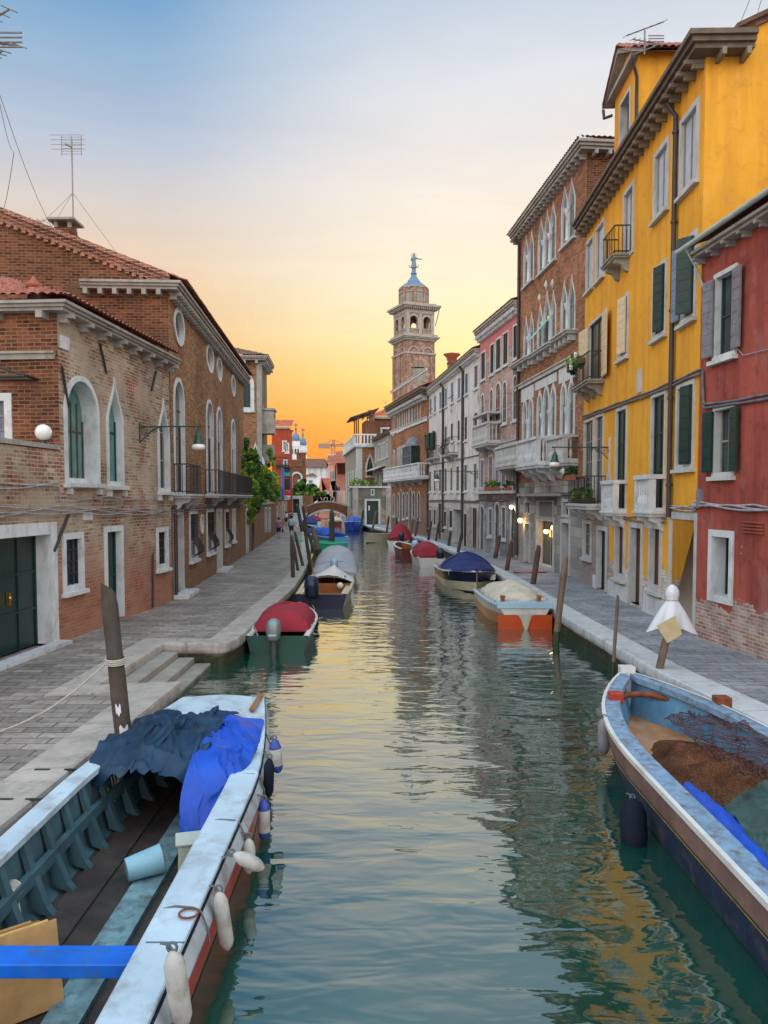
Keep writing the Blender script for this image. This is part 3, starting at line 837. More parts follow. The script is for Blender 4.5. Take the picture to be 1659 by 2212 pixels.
p = at(159, 512, 29.5); q = at(160, 300, 29.5)
ant = tv_antenna('tv_antenna', 'tall mast with a grid aerial rising behind the roof chimney of the brown brick palace', p, q.z - p.z, 'grid')
b = MB()
for e in (at(62, 510, 29), at(262, 560, 30), at(112, 490, 29.2)):
    w0 = Vector((0, 0, (q.z - p.z) * .45)); b.tube([w0, Vector(e) - p], .008, 4)
b.build('guy_wire', MT['frame_grey'], ant)
c0 = at(143, 545, 29)
chimney('chimney', 'squat brick chimney with a flat slab cap on the brown brick palace', c0, .62, .62, at(143, 497, 29).z - c0.z, 'dark_brick', 'stone_grey')
p = at(66, 500, 27); tv_antenna('tv_antenna', 'short bare mast with a crossbar on the brown palace roof', p, at(66, 470, 27).z - p.z, 'yagi')
p = at(-14, 330, 14); tv_antenna('tv_antenna', 'aerial cut by the edge of the photo high above the brick rooftop', p, at(-14, 52, 14).z - p.z, 'multi')
w = MB()
for (x0, y0), (x1, y1) in (((0, 206), (112, 492)), ((0, 225), (30, 330)), ((30, 330), (2, 465))):
    a = at(x0, y0, 20); e = at(x1, y1, 28)
    w.tube([a.lerp(e, t / 8) + Vector((0, 0, -.25 * sin(pi * t / 8))) for t in range(9)], .008, 4)
tag(w.build('overhead_wire', MT['cable']), 'thin slack aerial wires sagging across the blue sky over the brick roof', 'wire')
for px, py, lab in ((262, 566, 'small clay finial on the ridge tiles of the brown palace'), (381, 622, 'small clay finial at the eave corner of the brown palace')):
    P = at(px, py + 8, 27); e = MB(); e.lathe([(.07, 0), (.09, .1), (.04, .18), (.07, .24), (.01, .34)], n=8)
    tag(e.build('roof_finial', MT['terracotta'], None, loc=P), lab, 'finial')
# ================================================================ red house
def red_house():
    p0 = G(1501, 1374); p1 = G(1659, 1431); p1 = p0 + (p1 - p0) * 2.6
    B = Bld('red_house', 'brick red rendered house with fallen plaster showing bricks at its foot', 'house', p0, p1)
    H = B.v(1590, 518)
    B.win('rect', 1548, 1588, 592, 763, fw=.10, fmat='stone_white', pane='glass', depth=.14, bars=(0, 1), bar_mat='iron_green', shut=(('L', 'shutter_grey', 172), ('R', 'shutter_grey', 176)))
    B.win('rect', 1546, 1583, 884, 1020, fw=.09, fmat='stone', pane='glass', depth=.14, bars=(1, 1), shut=(('L', 'shutter_green', 172), ('R', 'shutter_green', 176)))
    B.win('rect', 1539, 1577, 1160, 1288, fw=.15, fmat='stone_white', pane='door_green', depth=.34, bars=(1, 0), bar_mat='door_green', sill=0)
    B.walls('red', H, 9)
    B.cornice(H, .13, .36, 'eave_stone', (.62, .10, .13), steps=2)
    b = MB(); b.tube([(-.3, -.47, H + .24), (B.L, -.47, H + .30)], .06, 10); B.part(b, 'gutter', MT['gutter'])
    b = MB(); a = B.uv(1518, 590); c = B.uv(1530, 640); b.tube([(.1, -.45, H + .2), (a[0], -.1, a[1]), (c[0], -.05, c[1])], .025, 6); B.part(b, 'drainpipe', MT['gutter'])
    b = MB(); sl = .42; ln = sqrt(1 + sl * sl); tile_sheet(b, Vector((-.1, -.42, H + .22)), Vector((1, 0, 0)), Vector((0, 1, sl)) / ln, B.L, 5); B.part(b, 'roof', MT['tile_dark'], fix=False)
    b = MB(); e = at(1659, 470, 15.2); u = (e - B.P0).dot(B.ux)
    b.box(u - 1.0, u + 3, 1.0, 3.6, H + .3, H + 1.35); b.box(u - 1.15, u + 3.1, .85, 3.7, H + 1.352, H + 1.48); B.part(b, 'dormer', MT['lead_grey'])
    B.cables([(1497, 1082), (1550, 1085), (1659, 1092), (1700, 1094)], 3, .024, 'cable_pale', drop=.035)
    B.cables([(1518, 800), (1520, 866), (1523, 872), (1600, 862), (1700, 842)], 2, .03, 'cable', drop=.08, sag=.02)
    B.cables([(1592, 752), (1606, 768), (1659, 755)], 1, .012, 'cable_pale', sag=.0)
    b = MB()
    for i in range(4):
        y0 = 1126 + i * 7; p = B.uv(1606, y0); q = B.uv(1652, y0 + 2); b.box(p[0], q[0], -.05, .01, p[1] - .035, p[1])
    B.part(b, 'vent', MT['red'])
    b = MB(); p = B.uv(1515, 1070); b.box(p[0] - .05, p[0] + .09, -.1, .0, p[1] - .28, p[1] + .15); B.part(b, 'meter_box', MT['shutter_grey'])
    return B
R1 = red_house()

# ================================================================ yellow house
def yellow_house():
    B = Bld('yellow_house', 'tall golden yellow house with dark green shutters and stone balconets', 'house', G(1256, 1256), G(1499, 1371.5))
    H = B.v(1500, 160)
    S = 'stone'
    # fourth floor
    B.win('rect', 1474, 1506, 249, 395, fw=.14, pane='blind', depth=.07, bars=(1, 0))
    B.win('rect', 1417, 1442.5, 325, 452, fw=.14, pane='blind', depth=.07, bars=(1, 0))
    vd = B.v(1349, 560)
    B.winu('rect', B.u(1340), B.u(1357.5), vd + .03, B.v(1348, 428), fw=.12, pane='blind', depth=.07, bars=(1, 0), sill=0)
    B.win('rect', 1268.5, 1281.5, 522, 620, fw=.11, pane='blind', depth=.07, bars=(0, 0), sill=.06)
    B.win('rect', 1289.5, 1305, 489, 596, fw=.11, pane='blind', depth=.07, bars=(0, 0), sill=.06)
    # third floor
    B.win('rect', 1475, 1502, 521, 683, fw=.12, pane='dark', depth=.07, shut=(('L', 'shutter_blue', 172), ('R', 'shutter_green', 38)), bars=(0, 0))
    B.win('rect', 1414, 1438, 580, 719, fw=.12, pane='dark', depth=.07, shut=(('R', 'shutter_green', 14),), bars=(1, 1), bar_mat='shutter_green')
    B.win('rect', 1337.5, 1356, 648, 767, fw=.11, pane='dark', depth=.07, shut=(('R', 'shutter_cream', 14),), bars=(1, 1))
    vb = B.v(1286, 830)
    B.winu('rect', B.u(1270), B.u(1300), vb + .03, B.v(1285, 697), fw=.10, pane='door_green', depth=.07, sill=0, bars=(1, 1), bar_mat='shutter_green', shut=(('L', 'shutter_cream', 174), ('R', 'shutter_cream', 174)))
    # second floor
    B.win('rect', 1465, 1498, 836, 1003, fw=.11, pane='door_green', depth=.07, bars=(1, 0), bar_mat='shutter_green', shut=(('R', 'shutter_green', 8),))
    vs = B.v(1420, 1104)
    B.winu('rect', B.u(1407), B.u(1433.5), vs + .1, B.v(1420, 857), fw=.10, pane='door_green', depth=.07, bars=(1, 2), bar_mat='shutter_green', sill=0)
    vs2 = B.v(1336, 1104)
    B.winu('rect', B.u(1330.5), B.u(1351), vs2 + .1, B.v(1340, 888), fw=.10, pane='door_green', depth=.07, bars=(1, 2), bar_mat='shutter_green', sill=0)
    vB = B.v(1290, 1088)
    B.winu('rect', B.u(1262), B.u(1280), vB + .03, B.v(1270, 912), fw=.09, pane='glass', depth=.07, bars=(1, 3), sill=0)
    B.winu('rect', B.u(1285.5), B.u(1301), vB + .03, B.v(1293, 902), fw=.09, pane='glass', depth=.07, bars=(1, 3), sill=0)
    hup = B.holes; B.holes = []
    # ground floor (its own render, bare brick towards the far end)
    g = [B.win('rect', 1261.5, 1276.5, 1131, 1199, fw=.13, depth=.1, bars=(1, 2)),
         B.win('rect', 1292, 1309, 1146, 1274, fw=.15, pane='door_green', depth=.16, name='door', sill=0, bars=(1, 0), bar_mat='door_green'),
         B.win('rect', 1331, 1347.5, 1137, 1241, fw=.15, pane='door_brown', depth=.14, bars=(1, 0), bar_mat='door_brown'),
         B.win('rect', 1362, 1385, 1140, 1306, fw=.16, pane='door_brown', depth=.2, name='door', sill=0, bars=(1, 0), bar_mat='door_brown'),
         B.win('rect', 1406, 1426, 1142, 1266, fw=.15, pane='door_brown', depth=.14, bars=(1, 0), bar_mat='door_brown'),
         B.win('rect', 1451, 1500.5, 1122, 1366, fw=.18, pane='yellow', depth=.8, name='passage', sill=0, bars=None, label='open passage with yellow walls')]
    hlow = B.holes
    V1 = B.v(1420, 1118)
    uS = B.u(1316, 1180)
    # ground floor walls: two strips meeting at a vertical seam
    far = [h for h in hlow if max(p[0] for p in h) < uS]; nearh = [h for h in hlow if max(p[0] for p in h) >= uS]
    B.holes = far; B.walls('pink_brick', V1, 9, u0=0, u1=uS, name='ground_floor_wall', roofcap=False)
    B.holes = nearh; B.walls('yellow_low', V1, 9, u0=uS, name='ground_floor_wall', roofcap=False)
    B.holes = hup
    B.walls('yellow', H, 9, base=V1, name='wall')
    # near end wall above the red house, and a gabled rear block
    F = Face(B, 'near1', 9)
    r = [F.uv(1556, 96), F.uv(1700, 28)]
    k = (r[1][1] - r[0][1]) / (r[1][0] - r[0][0])
    face_panel(F, 'yellow', [(0, H), (.8, H), (.801, r[0][1] + k * (.8 - r[0][0])), (9, r[0][1] + k * (9 - r[0][0]))], base=V1)
    z8 = r[0][1] + k * (.8 - r[0][0]); z9 = r[0][1] + k * (9 - r[0][0])
    b = MB()
    for p, a, c in ((.10, .0, .12), (.22, .122, .22)):
        b.loft([[Vector((u, y, z + d)) for y, d in ((-p, a), (-p, c), (.5, c), (.5, a))] for u, z in ((.6, z8 - k * .2), (9, z9))], True, True, smooth=False)
    F.part(b, 'rake_cornice', MT['tile_dark'])
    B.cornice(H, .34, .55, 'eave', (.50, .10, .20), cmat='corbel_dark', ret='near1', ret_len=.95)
    b = MB(); b.add([(0, -.5, H + .345), (B.L, -.5, H + .345), (B.L, .85, z8), (0, .85, z8)], [(0, 1, 2, 3)]); b.add([(0, .85, z8), (B.L, .85, z8), (B.L, 9, z9), (0, 9, z9)], [(0, 1, 2, 3)])
    B.part(b, 'roof', MT['tile_dark'], fix=False)
    # attic block standing on the roof edge: gabled front over the canal
    y0 = .10
    ua, ub = B.u(1327, 320, y0), B.u(1379, 250, y0); vE = B.v(1320, 226, y0); um = (ua + ub) / 2; vP = vE + (ub - ua) * .30
    q = outline('rect', B.u(1342, 260, y0), B.u(1361, 260, y0), B.v(1352, 306, y0), B.v(1352, 212, y0))
    b = MB(); lo = [[Vector((p[0], p[1], 0)) for p in ((ua, H + .3), (ub, H + .3), (ub, vE), (um, vP), (ua, vE))], [Vector((p[0], p[1], 0)) for p in q]]
    pts = lo[0] + lo[1]; b.add([(p.x, y0, p.y) for p in pts], list(tessellate_polygon(lo)))
    for u in (ua, ub): b.add([(u, y0, H), (u, 5, H), (u, 5, vE), (u, y0, vE)], [(0, 1, 2, 3)])
    B.part(b, 'attic', MT['yellow'], fix=False)
    wp = MB(); wp.poly([(p[0], y0 + .2, p[1]) for p in q]); wm = B.part(wp, 'window', MT['shutter_green'])
    fr = MB(); o2 = outline('rect', q[2][0] - .1, q[0][0] + .1, q[0][1] - .1, q[1][1] + .1)
    fr.loft([[Vector((p[0], y, p[1])) for p in pp] for pp, y in ((q, y0 + .21), (q, y0 - .04), (o2, y0 - .04), (o2, y0 + .03))], True, False, smooth=False); B.part(fr, 'frame', MT['stone'], wm)
    b = MB()
    for sg in (0, 1):
        eu, mu = (ua - .35, um) if sg == 0 else (ub + .35, um)
        ez = vE - .35 * .6
        ln = sqrt((mu - eu) ** 2 + (vP - ez) ** 2)
        ex = Vector((0, 1, 0)); ey = Vector(((mu - eu), 0, vP - ez)) / ln
        tile_sheet(b, Vector((eu, y0 - .35, ez + .08)), ex, ey, 5.2, ln, ez=Vector((-(vP - ez) * (1 if mu > eu else -1), 0, abs(mu - eu))).normalized())
        b.add([(eu, y0 - .35, ez), (mu, y0 - .35, vP), (mu, 5, vP), (eu, 5, ez)], [(0, 1, 2, 3)])
    B.part(b, 'attic_roof', MT['tile'], fix=False)
    b = MB()
    b.loft([[Vector((u, y, z + d)) for y, d in ((y0 - .30, -.16), (y0 - .30, -.02), (y0 + .02, -.02), (y0 + .02, -.16))] for u, z in ((ua - .3, vE - .02), (um, vP), (ub + .3, vE - .02))], True, True, smooth=False)
    b.box(ua - .2, ub + .2, y0 - .22, y0 + .01, vE - .12, vE + .02)
    B.part(b, 'pediment', MT['eave_stone'])
    b = MB(); b.tube([(ub + .35, y0 - .3, vE - .3), (ub + .3, y0 - .25, vE - .55), (ub + .06, y0 - .08, vE - .8), (ub + .06, y0 - .08, H + .3)], .05, 8)
    B.part(b, 'drainpipe', MT['pipe']); b = MB(); b.tube([(ua - .35, y0 - .3, vE - .25), (ua - .3, y0 - .28, vE - .55), (ua, y0 - .1, vE - .6)], .05, 8); B.part(b, 'drainpipe', MT['pipe'])
    # balconies
    B.balcony(B.u(1334, 560), B.u(1358, 555) + .15, vd, .5, .85, 'iron', .12, 'stone_grey', 2)
    bl = B.balcony(B.u(1269, 830), B.u(1306, 830), vb, .58, .95, 'iron', .14, 'stone_grey', 3)
    B.balcony(B.u(1262, 1090), B.u(1308, 1088), vB, .65, .95, 'iron', .2, 'stone', 3)
    for x0, x1, vv in ((1402, 1437, vs), (1326, 1354, vs2)):
        B.balcony(B.u(x0), B.u(x1), vv, .42, .98, 'stone', .14, 'stone_white', 2)
    B.pipe(1452, 236, 1118, .065)
    B.cables([(1257, 899), (1330, 872), (1420, 838), (1500, 802), (1516, 797)], 2, .03, 'cable', sag=.03)
    B.cables([(1316, 1111), (1370, 1115), (1438, 1119)], 2, .022, 'cable')
    B.cables([(1439, 1087), (1470, 1090), (1505, 1089)], 3, .022, 'cable_pale', drop=.05)
    b = MB(); p = B.uv(1377, 850); q2 = B.uv(1386, 796); b.box(p[0], q2[0] + .05, -.03, .01, p[1], q2[1]); B.part(b, 'plaque', MT['stone'])
    # white foot of the ground floor
    for a, c in ((1280.5, 1288), (1313, 1357), (1391, 1446)):
        b = MB(); b.box(B.u(a, 1290), B.u(c, 1290), -.02, .01, -.2, .42 + .1 * R.random()); B.part(b, 'plinth', MT['stone_white'])
    b = MB(); p = B.uv(1318, 1000); b.box(p[0] - .05, p[0] + .05, -.06, .0, B.v(1318, 1035), B.v(1318, 945)); b.box(p[0] - .14, p[0] + .14, -.08, .0, B.v(1318, 1042), B.v(1318, 1020)); B.part(b, 'conduit', MT['stone'])
    p = B.uv(1318, 966)
    bracket_lamp('wall_lamp', 'green bell lamp on a long bracket fixed to the yellow house', B.world(p[0], 0, p[1]), -B.iy, 1.9)
    return B, vb, vB
R2, VB3, VB2 = yellow_house()
p = at(1392, 118, 23.2); tv_antenna('tv_antenna', 'cluster of tangled aerials on the attic roof of the yellow house', p, at(1392, 66, 23.2).z - p.z, 'multi')
w = MB()
for (x0, y0), (x1, y1) in (((1582, 90), (1622, -6)), ((1624, 74), (1646, -6))): w.tube([at(x0, y0, 19.5), at(x1, y1, 16)], .006, 4)
tag(w.build('overhead_wire', MT['cable']), 'two thin aerial stays rising from the yellow house roof into the pale sky', 'wire')

# ================================================================ gothic brick palace
def gothic_house():
    B = Bld('gothic_palace', 'brick gothic palace with rows of white pointed windows and carved balconies', 'house', G(1112, 1209), G(1256, 1254))
    H = B.v(1180, 442)
    def lights(spec, yb, kind='ogee', fw=.085, pane='glass_goth', sillband=True):
        for xl, xr, yt, y2 in spec:
            B.win(kind, xl, xr, yt, y2, fw=fw, fmat='stone_white', pane=pane, depth=.08, proj=.03, bars=(1, 1), sill=0)
    lights(((1215, 1225.5, 404, 528), (1229, 1242, 388, 513)), 0)
    lights(((1164.5, 1174, 474, 586), (1178, 1187.5, 457, 573), (1190.5, 1200.5, 440, 559)), 0)
    lights(((1133, 1140.5, 512, 616), (1144.5, 1153, 501, 603)), 0)
    lights(((1214, 1224.5, 612, 720), (1229, 1242, 600, 712)), 0)
    lights(((1162.5, 1172, 660, 757), (1176.5, 1187, 634, 748), (1191, 1200.5, 632, 742)), 0)
    lights(((1133, 1141, 688, 776), (1145, 1152.5, 680, 771)), 0)
    lights(((1130.5, 1137.5, 868, 962), (1144, 1150.5, 864, 955)), 0, 'gothic', .15)
    lights(((1162, 1170, 853, 944), (1175, 1185.5, 838, 944), (1191, 1199.5, 838, 940)), 0, 'gothic', .15)
    lights(((1213.5, 1222, 832, 940), (1229, 1240, 826, 938)), 0, 'gothic', .15)
    hup = B.holes; B.holes = []
    VG = B.v(1180, 1040)
    # stone ground floor
    B.win('rect', 1160, 1195, 1125, 1222, fw=.18, fmat='stone', pane='glass', depth=.3, bars=(1, 0), sill=.1, label='lit shop window with warm lamps inside')
    B.win('rect', 1161, 1195, 1084, 1118, fw=.06, fmat='stone', pane='dark', depth=.12, bars=(0, 12), bar_mat='frame_grey', sill=0)
    B.win('rect', 1134.5, 1144, 1132, 1215, fw=.14, pane='door_brown', depth=.3, name='door', sill=0, bars=(1, 1), bar_mat='door_brown')
    B.win('rect', 1134, 1145, 1086, 1108, fw=.1, pane='dark', depth=.2, sill=0, bars=(3, 1), bar_mat='iron')
    B.win('rect', 1214, 1229.5, 1130, 1247, fw=.16, pane='door_green', depth=.35, name='door', sill=0, bars=(1, 0), bar_mat='door_green')
    B.win('rect', 1216, 1229, 1084, 1112, fw=.1, pane='dark', depth=.2, sill=0, bars=(3, 1), bar_mat='iron')
    B.walls('ashlar', VG, 9, name='ground_floor_wall', roofcap=False)
    B.holes = hup
    B.walls('gothic_brick', H, 9, base=VG, name='wall')
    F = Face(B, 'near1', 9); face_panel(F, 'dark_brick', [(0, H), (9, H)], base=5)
    B.cornice(H, .32, .50, 'eave_stone', (.48, .12, .22), ret='near1', ret_len=8)
    b = MB(); sl = .4; ln = sqrt(1 + sl * sl); tile_sheet(b, Vector((-.3, -.5, H + .32)), Vector((1, 0, 0)), Vector((0, 1, sl)) / ln, B.L + .7, 4.5, clip=lambda x: max(.1, min(4.5, (B.L + .7 - x) * ln)))
    tile_sheet(b, Vector((B.L + .5, -.5, H + .34)), Vector((0, 1, 0)), Vector((-1, 0, sl)) / ln, 8, 4.5, clip=lambda y: max(.1, min(4.5, y * ln)), ez=Vector((sl, 0, 1)).normalized())
    B.part(b, 'roof', MT['tile'], fix=False)
    # sills, string courses
    for x0, x1, y in ((1212, 1244.5, 524), (1162.5, 1203, 577), (1131, 1154.5, 612)):
        b = MB(); b.box(B.u(x0, y), B.u(x1, y), -.14, .01, B.v((x0 + x1) / 2, y) - .10, B.v((x0 + x1) / 2, y)); B.part(b, 'sill', MT['stone'])
    for x0, x1, y in ((1210, 1246, 722), (1159, 1205, 754), (1118, 1156, 780)):
        b = MB(); u0, u1 = B.u(x0, y), B.u(x1, y); v = B.v((x0 + x1) / 2, y)
        b.box(u0, u1, -.42, .01, v - .16, v); b.box(u0 - .05, u1 + .05, -.5, .008, v - .07, v - .012)
        for i in range(4):
            x = u0 + .2 + (u1 - u0 - .4) * i / 3; b.box(x - .08, x + .08, -.3, .005, v - .42, v - .162)
        B.part(b, 'sill_balcony', MT['stone'])
    B.band(B.v(1187, 808) , B.v(1187, 800), .10, 'stone')
    for x0, x1, yt, yb in ((1127, 1153.5, 836, 864), (1157, 1203, 815, 834), (1208, 1244, 790, 822)):      # white panels over the first-floor lights
        b = MB(); xm = (x0 + x1) / 2; b.box(B.u(x0, yt), B.u(x1, yt), -.022, .01, B.v(xm, yb), B.v(xm, yt)); B.part(b, 'panel', MT['stone_white'])
    def cap(spec, y0):
        for x, yb, yt in spec:
            b = MB(); u = B.u(x, (yb + yt) / 2); v0 = B.v(x, yb); v1 = B.v(x, yt); h = v1 - v0
            b.lathe([(.10, 0), (.10, .06), (.075, .1), (.07, h - .3), (.09, h - .28), (.13, h - .1), (.14, h)], (u, -.02, v0), 10)
            B.part(b, 'column', MT['stone_white'])
    cap(((1226.8, 520, 452), (1176, 580, 520), (1189, 566, 505), (1142.5, 609, 553)), 0)
    cap(((1226.5, 715, 656), (1174.5, 752, 695), (1189, 745, 683), (1143, 774, 727)), 0)
    cap(((1225.5, 938, 880), (1172.5, 944, 893), (1188, 942, 886), (1141, 958, 906)), 0)
    for x, y in ((1168, 652), (1182, 624), (1196, 622)):
        b = MB(); u, v = B.uv(x, y); b.lathe([(.03, 0), (.05, .08), (.1, .16), (.06, .28), (.02, .38)], (u, -.05, v), 8); B.part(b, 'finial', MT['stone_white'])
    # balconies
    B.balcony(B.u(1100, 1000) , B.u(1152, 1000), B.v(1125, 1004), .8, 1.0, 'stone', .2, 'stone', 2, bracket=.55)
    B.balcony(B.u(1158, 1000), B.u(1206, 1000), B.v(1185, 1003), .95, 1.15, 'stone', .2, 'stone_white', 3, bracket=.6)
    B.balcony(B.u(1208, 1000), B.u(1249, 990), B.v(1228, 998), .6, 1.05, 'stone', .2, 'stone', 2, bracket=.5)
    b = MB(); b.box(B.u(1140, 1080), B.u(1215, 1075), -.55, .0, B.v(1180, 1072), B.v(1180, 1066)); B.part(b, 'shop_canopy', MT['stone_grey'])
    B.pipe(1118.5, 520, 1200, .07)
    B.cables([(1114, 1066), (1180, 1064), (1254, 1060)], 2, .03, 'cable')
    # red-awning, lamps
    b = MB(); a = B.uv(1166, 690); 
    u0, u1 = B.u(1178, 720), B.u(1190, 715); v1 = B.v(1184, 690); v0 = B.v(1175, 752)
    b.add([(u0, -.02, v1), (u1, -.02, v1), (u1, -.85, v0 + .2), (u0, -.85, v0 + .2)], [(0, 1, 2, 3)]); b.add([(u0, -.02, v1 + .02), (u1, -.02, v1 + .02), (u1, -.85, v0 + .22), (u0, -.85, v0 + .22)], [(0, 1, 2, 3)])
    B.part(b, 'awning', [plain('mint_awning', (.25, .55, .40), .8, .1, 3)], fix=False)
    return B
MT['ashlar'] = brick('ashlar', (.40, .39, .36), (.33, .32, .30), (.18, .17, .16), bw=.9, bh=.42, wash=(.26, .26, .25), wash_thr=.6, low=(.25, .25, .23), low_h=3)
R3 = gothic_house()

MT['bulb'] = emit('warm_bulb', (1.0, .55, .16), 9)
MT['bulb_white'] = emit('white_bulb', (1.0, .78, .55), 7)
def wall_bulb(label, P, r, mat, power, col):
    root = empty('wall_lamp', P, 0, label, 'lamp')
    b = MB(); b.ball((0, 0, 0), r, 12, 8); b.build('bulb', MT[mat], root)
    b = MB(); b.lathe([(r * .5, r * .8), (r * .9, r * 1.0), (r * .4, r * 1.5)], n=10); b.build('fitting', MT['iron'], root)
    l = bpy.data.lights.new('lamp_light', 'POINT'); l.energy = power; l.color = col; l.shadow_soft_size = r
    o = bpy.data.objects.new('lamp_light', l); COL.objects.link(o); o.parent = root; o.location = (0, 0, -r * 1.6)
p = R3.uv(1134.4, 1124); wall_bulb('warm orange globe lamp above a narrow door of the gothic palace', R3.world(p[0] - .1, -.22, p[1]), .13, 'bulb', 14, (1, .5, .15))
p = R3.uv(1114.6, 1095); wall_bulb('small pale lit lamp on the drainpipe corner of the pink brick house', R3.world(p[0], -.25, p[1]), .11, 'bulb_white', 6, (1, .75, .5))
for px, py, lab in ((1171.6, 1148, 'orange hanging lamp glowing inside the shop window, lower one'), (1187, 1140, 'orange hanging lamp glowing inside the shop window, higher one')):
    p = R3.uv(px, py); wall_bulb(lab, R3.world(p[0], .17, p[1]), .11, 'bulb', 9, (1, .45, .1))

# ================================================================ pink brick house with arched windows
def pink_house():
    B = Bld('pink_house', 'pinkish brick house with arched windows under a pink painted top', 'house', G(1034, 1189), G(1118, 1211))
    H = B.v(1075, 700)
    for a in ((1040, 1048, 762, 818), (1059.5, 1067, 745, 806), (1072, 1081.5, 733, 796), (1087.5, 1097, 720, 786), (1109.5, 1117, 704, 772)):
        B.win('rect', *a, fw=.10, fmat='stone_white', pane='shutter_green', depth=.03, proj=.02, bars=(1, 0), bar_mat='shutter_green')
    hup = B.holes; B.holes = []
    for a in ((1039.5, 1045.5, 853, 928), (1058.5, 1064.5, 842, 908), (1071, 1081, 829, 908), (1086.5, 1094, 826, 912), (1109, 1116.5, 813, 905)):
        B.win('round', *a, fw=.11, fmat='stone_white', pane='glass', depth=.03, proj=.02, bars=(1, 2))
    for a in ((1038.5, 1045, 994, 1053), (1056.5, 1063.5, 986, 1052), (1071, 1078, 982, 1052), (1084, 1092, 979, 1052), (1108, 1115, 1000, 1052)):
        B.win('rect', *a, fw=.10, fmat='stone_white', pane='glass_blue', depth=.03, proj=.02, bars=(1, 2))
    hm = B.holes; B.holes = []
    for a, k, nm in (((1037.5, 1045, 1094, 1186), 'round', 'door'), ((1055.5, 1062.5, 1100, 1155), 'rect', 'window'), ((1069, 1078, 1088, 1197), 'round', 'door'), ((1083.5, 1091.5, 1097, 1162), 'rect', 'window'), ((1103, 1114, 1096, 1204), 'round', 'door')):
        B.win(k, *a, fw=.12, fmat='stone', pane='door_green' if nm == 'door' else 'glass', depth=.06, proj=.02, name=nm, bars=(1, 1), sill=.06)
    V1 = B.v(1075, 1072); V3 = B.v(1075, 795)
    B.walls('ashlar_damp', V1, 8, name='ground_floor_wall', roofcap=False)
    B.holes = hm
    # split: openings of the brick zone
    top = B.v(1075, 726)
    B.holes = hm + hup
    B.walls('pink_mix', H, 8, base=V1, name='wall')
    B.cornice(H, .34, .42, 'eave_stone', (.30, .13, .34), cmat='stone_white')
    b = MB(); tile_sheet(b, Vector((-.2, -.42, H + .34)), Vector((1, 0, 0)), Vector((0, 1, .4)).normalized(), B.L + .2, 4, course=.5, nper=4); B.part(b, 'roof', MT['tile_red'], fix=False)
    u0, u1 = B.u(1046, 940), B.u(1081, 930); v = B.v(1063, 958)
    sl = B.balcony(u0, u1, v, .75, 1.1, 'stone', .22, 'stone', 2, bracket=.5)
    b = MB()
    for x in (u0 + .08, (u0 + u1) / 2, u1 - .08): b.box(x - .05, x + .05, -.72, -.62, v + 1.1, v + 1.55)
    b.box(u0 - .05, u1 + .05, -.8, .0, v + 1.55, v + 1.66); B.part(b, 'railing', MT['stone'], sl)
    B.band(B.v(1075, 967), B.v(1075, 961), .12, 'stone')
    b = MB(); v2 = B.v(1075, 1060); b.box(0, B.L, -.32, .01, v2 - .16, v2); b.box(0, B.L, -.34, -.26, v2 + .14, v2 + .22)
    for i in range(9): b.box(B.L * i / 8 - .06, B.L * i / 8 + .06, -.32, -.28, v2, v2 + .14)
    B.part(b, 'ledge', MT['stone'])
    B.cables([(1034, 1075), (1075, 1076), (1116, 1075)], 2, .03, 'cable')
    b = MB()
    for i in range(26):
        x = B.L * (.35 + .6 * R.random()); b.ball((x, -.22, v2 + .12 + .1 * R.random()), .09 + .05 * R.random(), 6, 4, sq=(1.2, .8, 1))
    return B, v2
MT['ashlar_damp'] = brick('ashlar_damp', (.28, .30, .31), (.23, .25, .27), (.15, .15, .15), bw=.8, bh=.38, patch=((.34, .15, .11), (.28, .12, .09)), patch_thr=.54, wash=(.33, .36, .38), wash_thr=.52)
def pink_mix():
    m = MT['pink_brick'].copy(); m.name = 'pink_brick_and_paint'
    t = m.node_tree; pr = [n for n in t.nodes if n.type == 'BSDF_PRINCIPLED'][0]
    src = pr.inputs['Base Color'].links[0].from_socket
    uv = t.nodes.new('ShaderNodeTexCoord'); sp = t.nodes.new('ShaderNodeSeparateXYZ'); t.links.new(uv.outputs['UV'], sp.inputs[0])
    g = t.nodes.new('ShaderNodeMath'); g.operation = 'GREATER_THAN'; g.inputs[1].default_value = 0; t.links.new(sp.outputs[1], g.inputs[0])
    mx = t.nodes.new('ShaderNodeMix'); mx.data_type = 'RGBA'; t.links.new(g.outputs[0], mx.inputs[0]); t.links.new(src, mx.inputs[6]); mx.inputs[7].default_value = (.56, .20, .20, 1)
    t.links.new(mx.outputs[2], pr.inputs['Base Color']); return m, g
MT['pink_mix'], _g = pink_mix()
R4, VL4 = pink_house()
_g.inputs[1].default_value = R4.v(1080, 757)

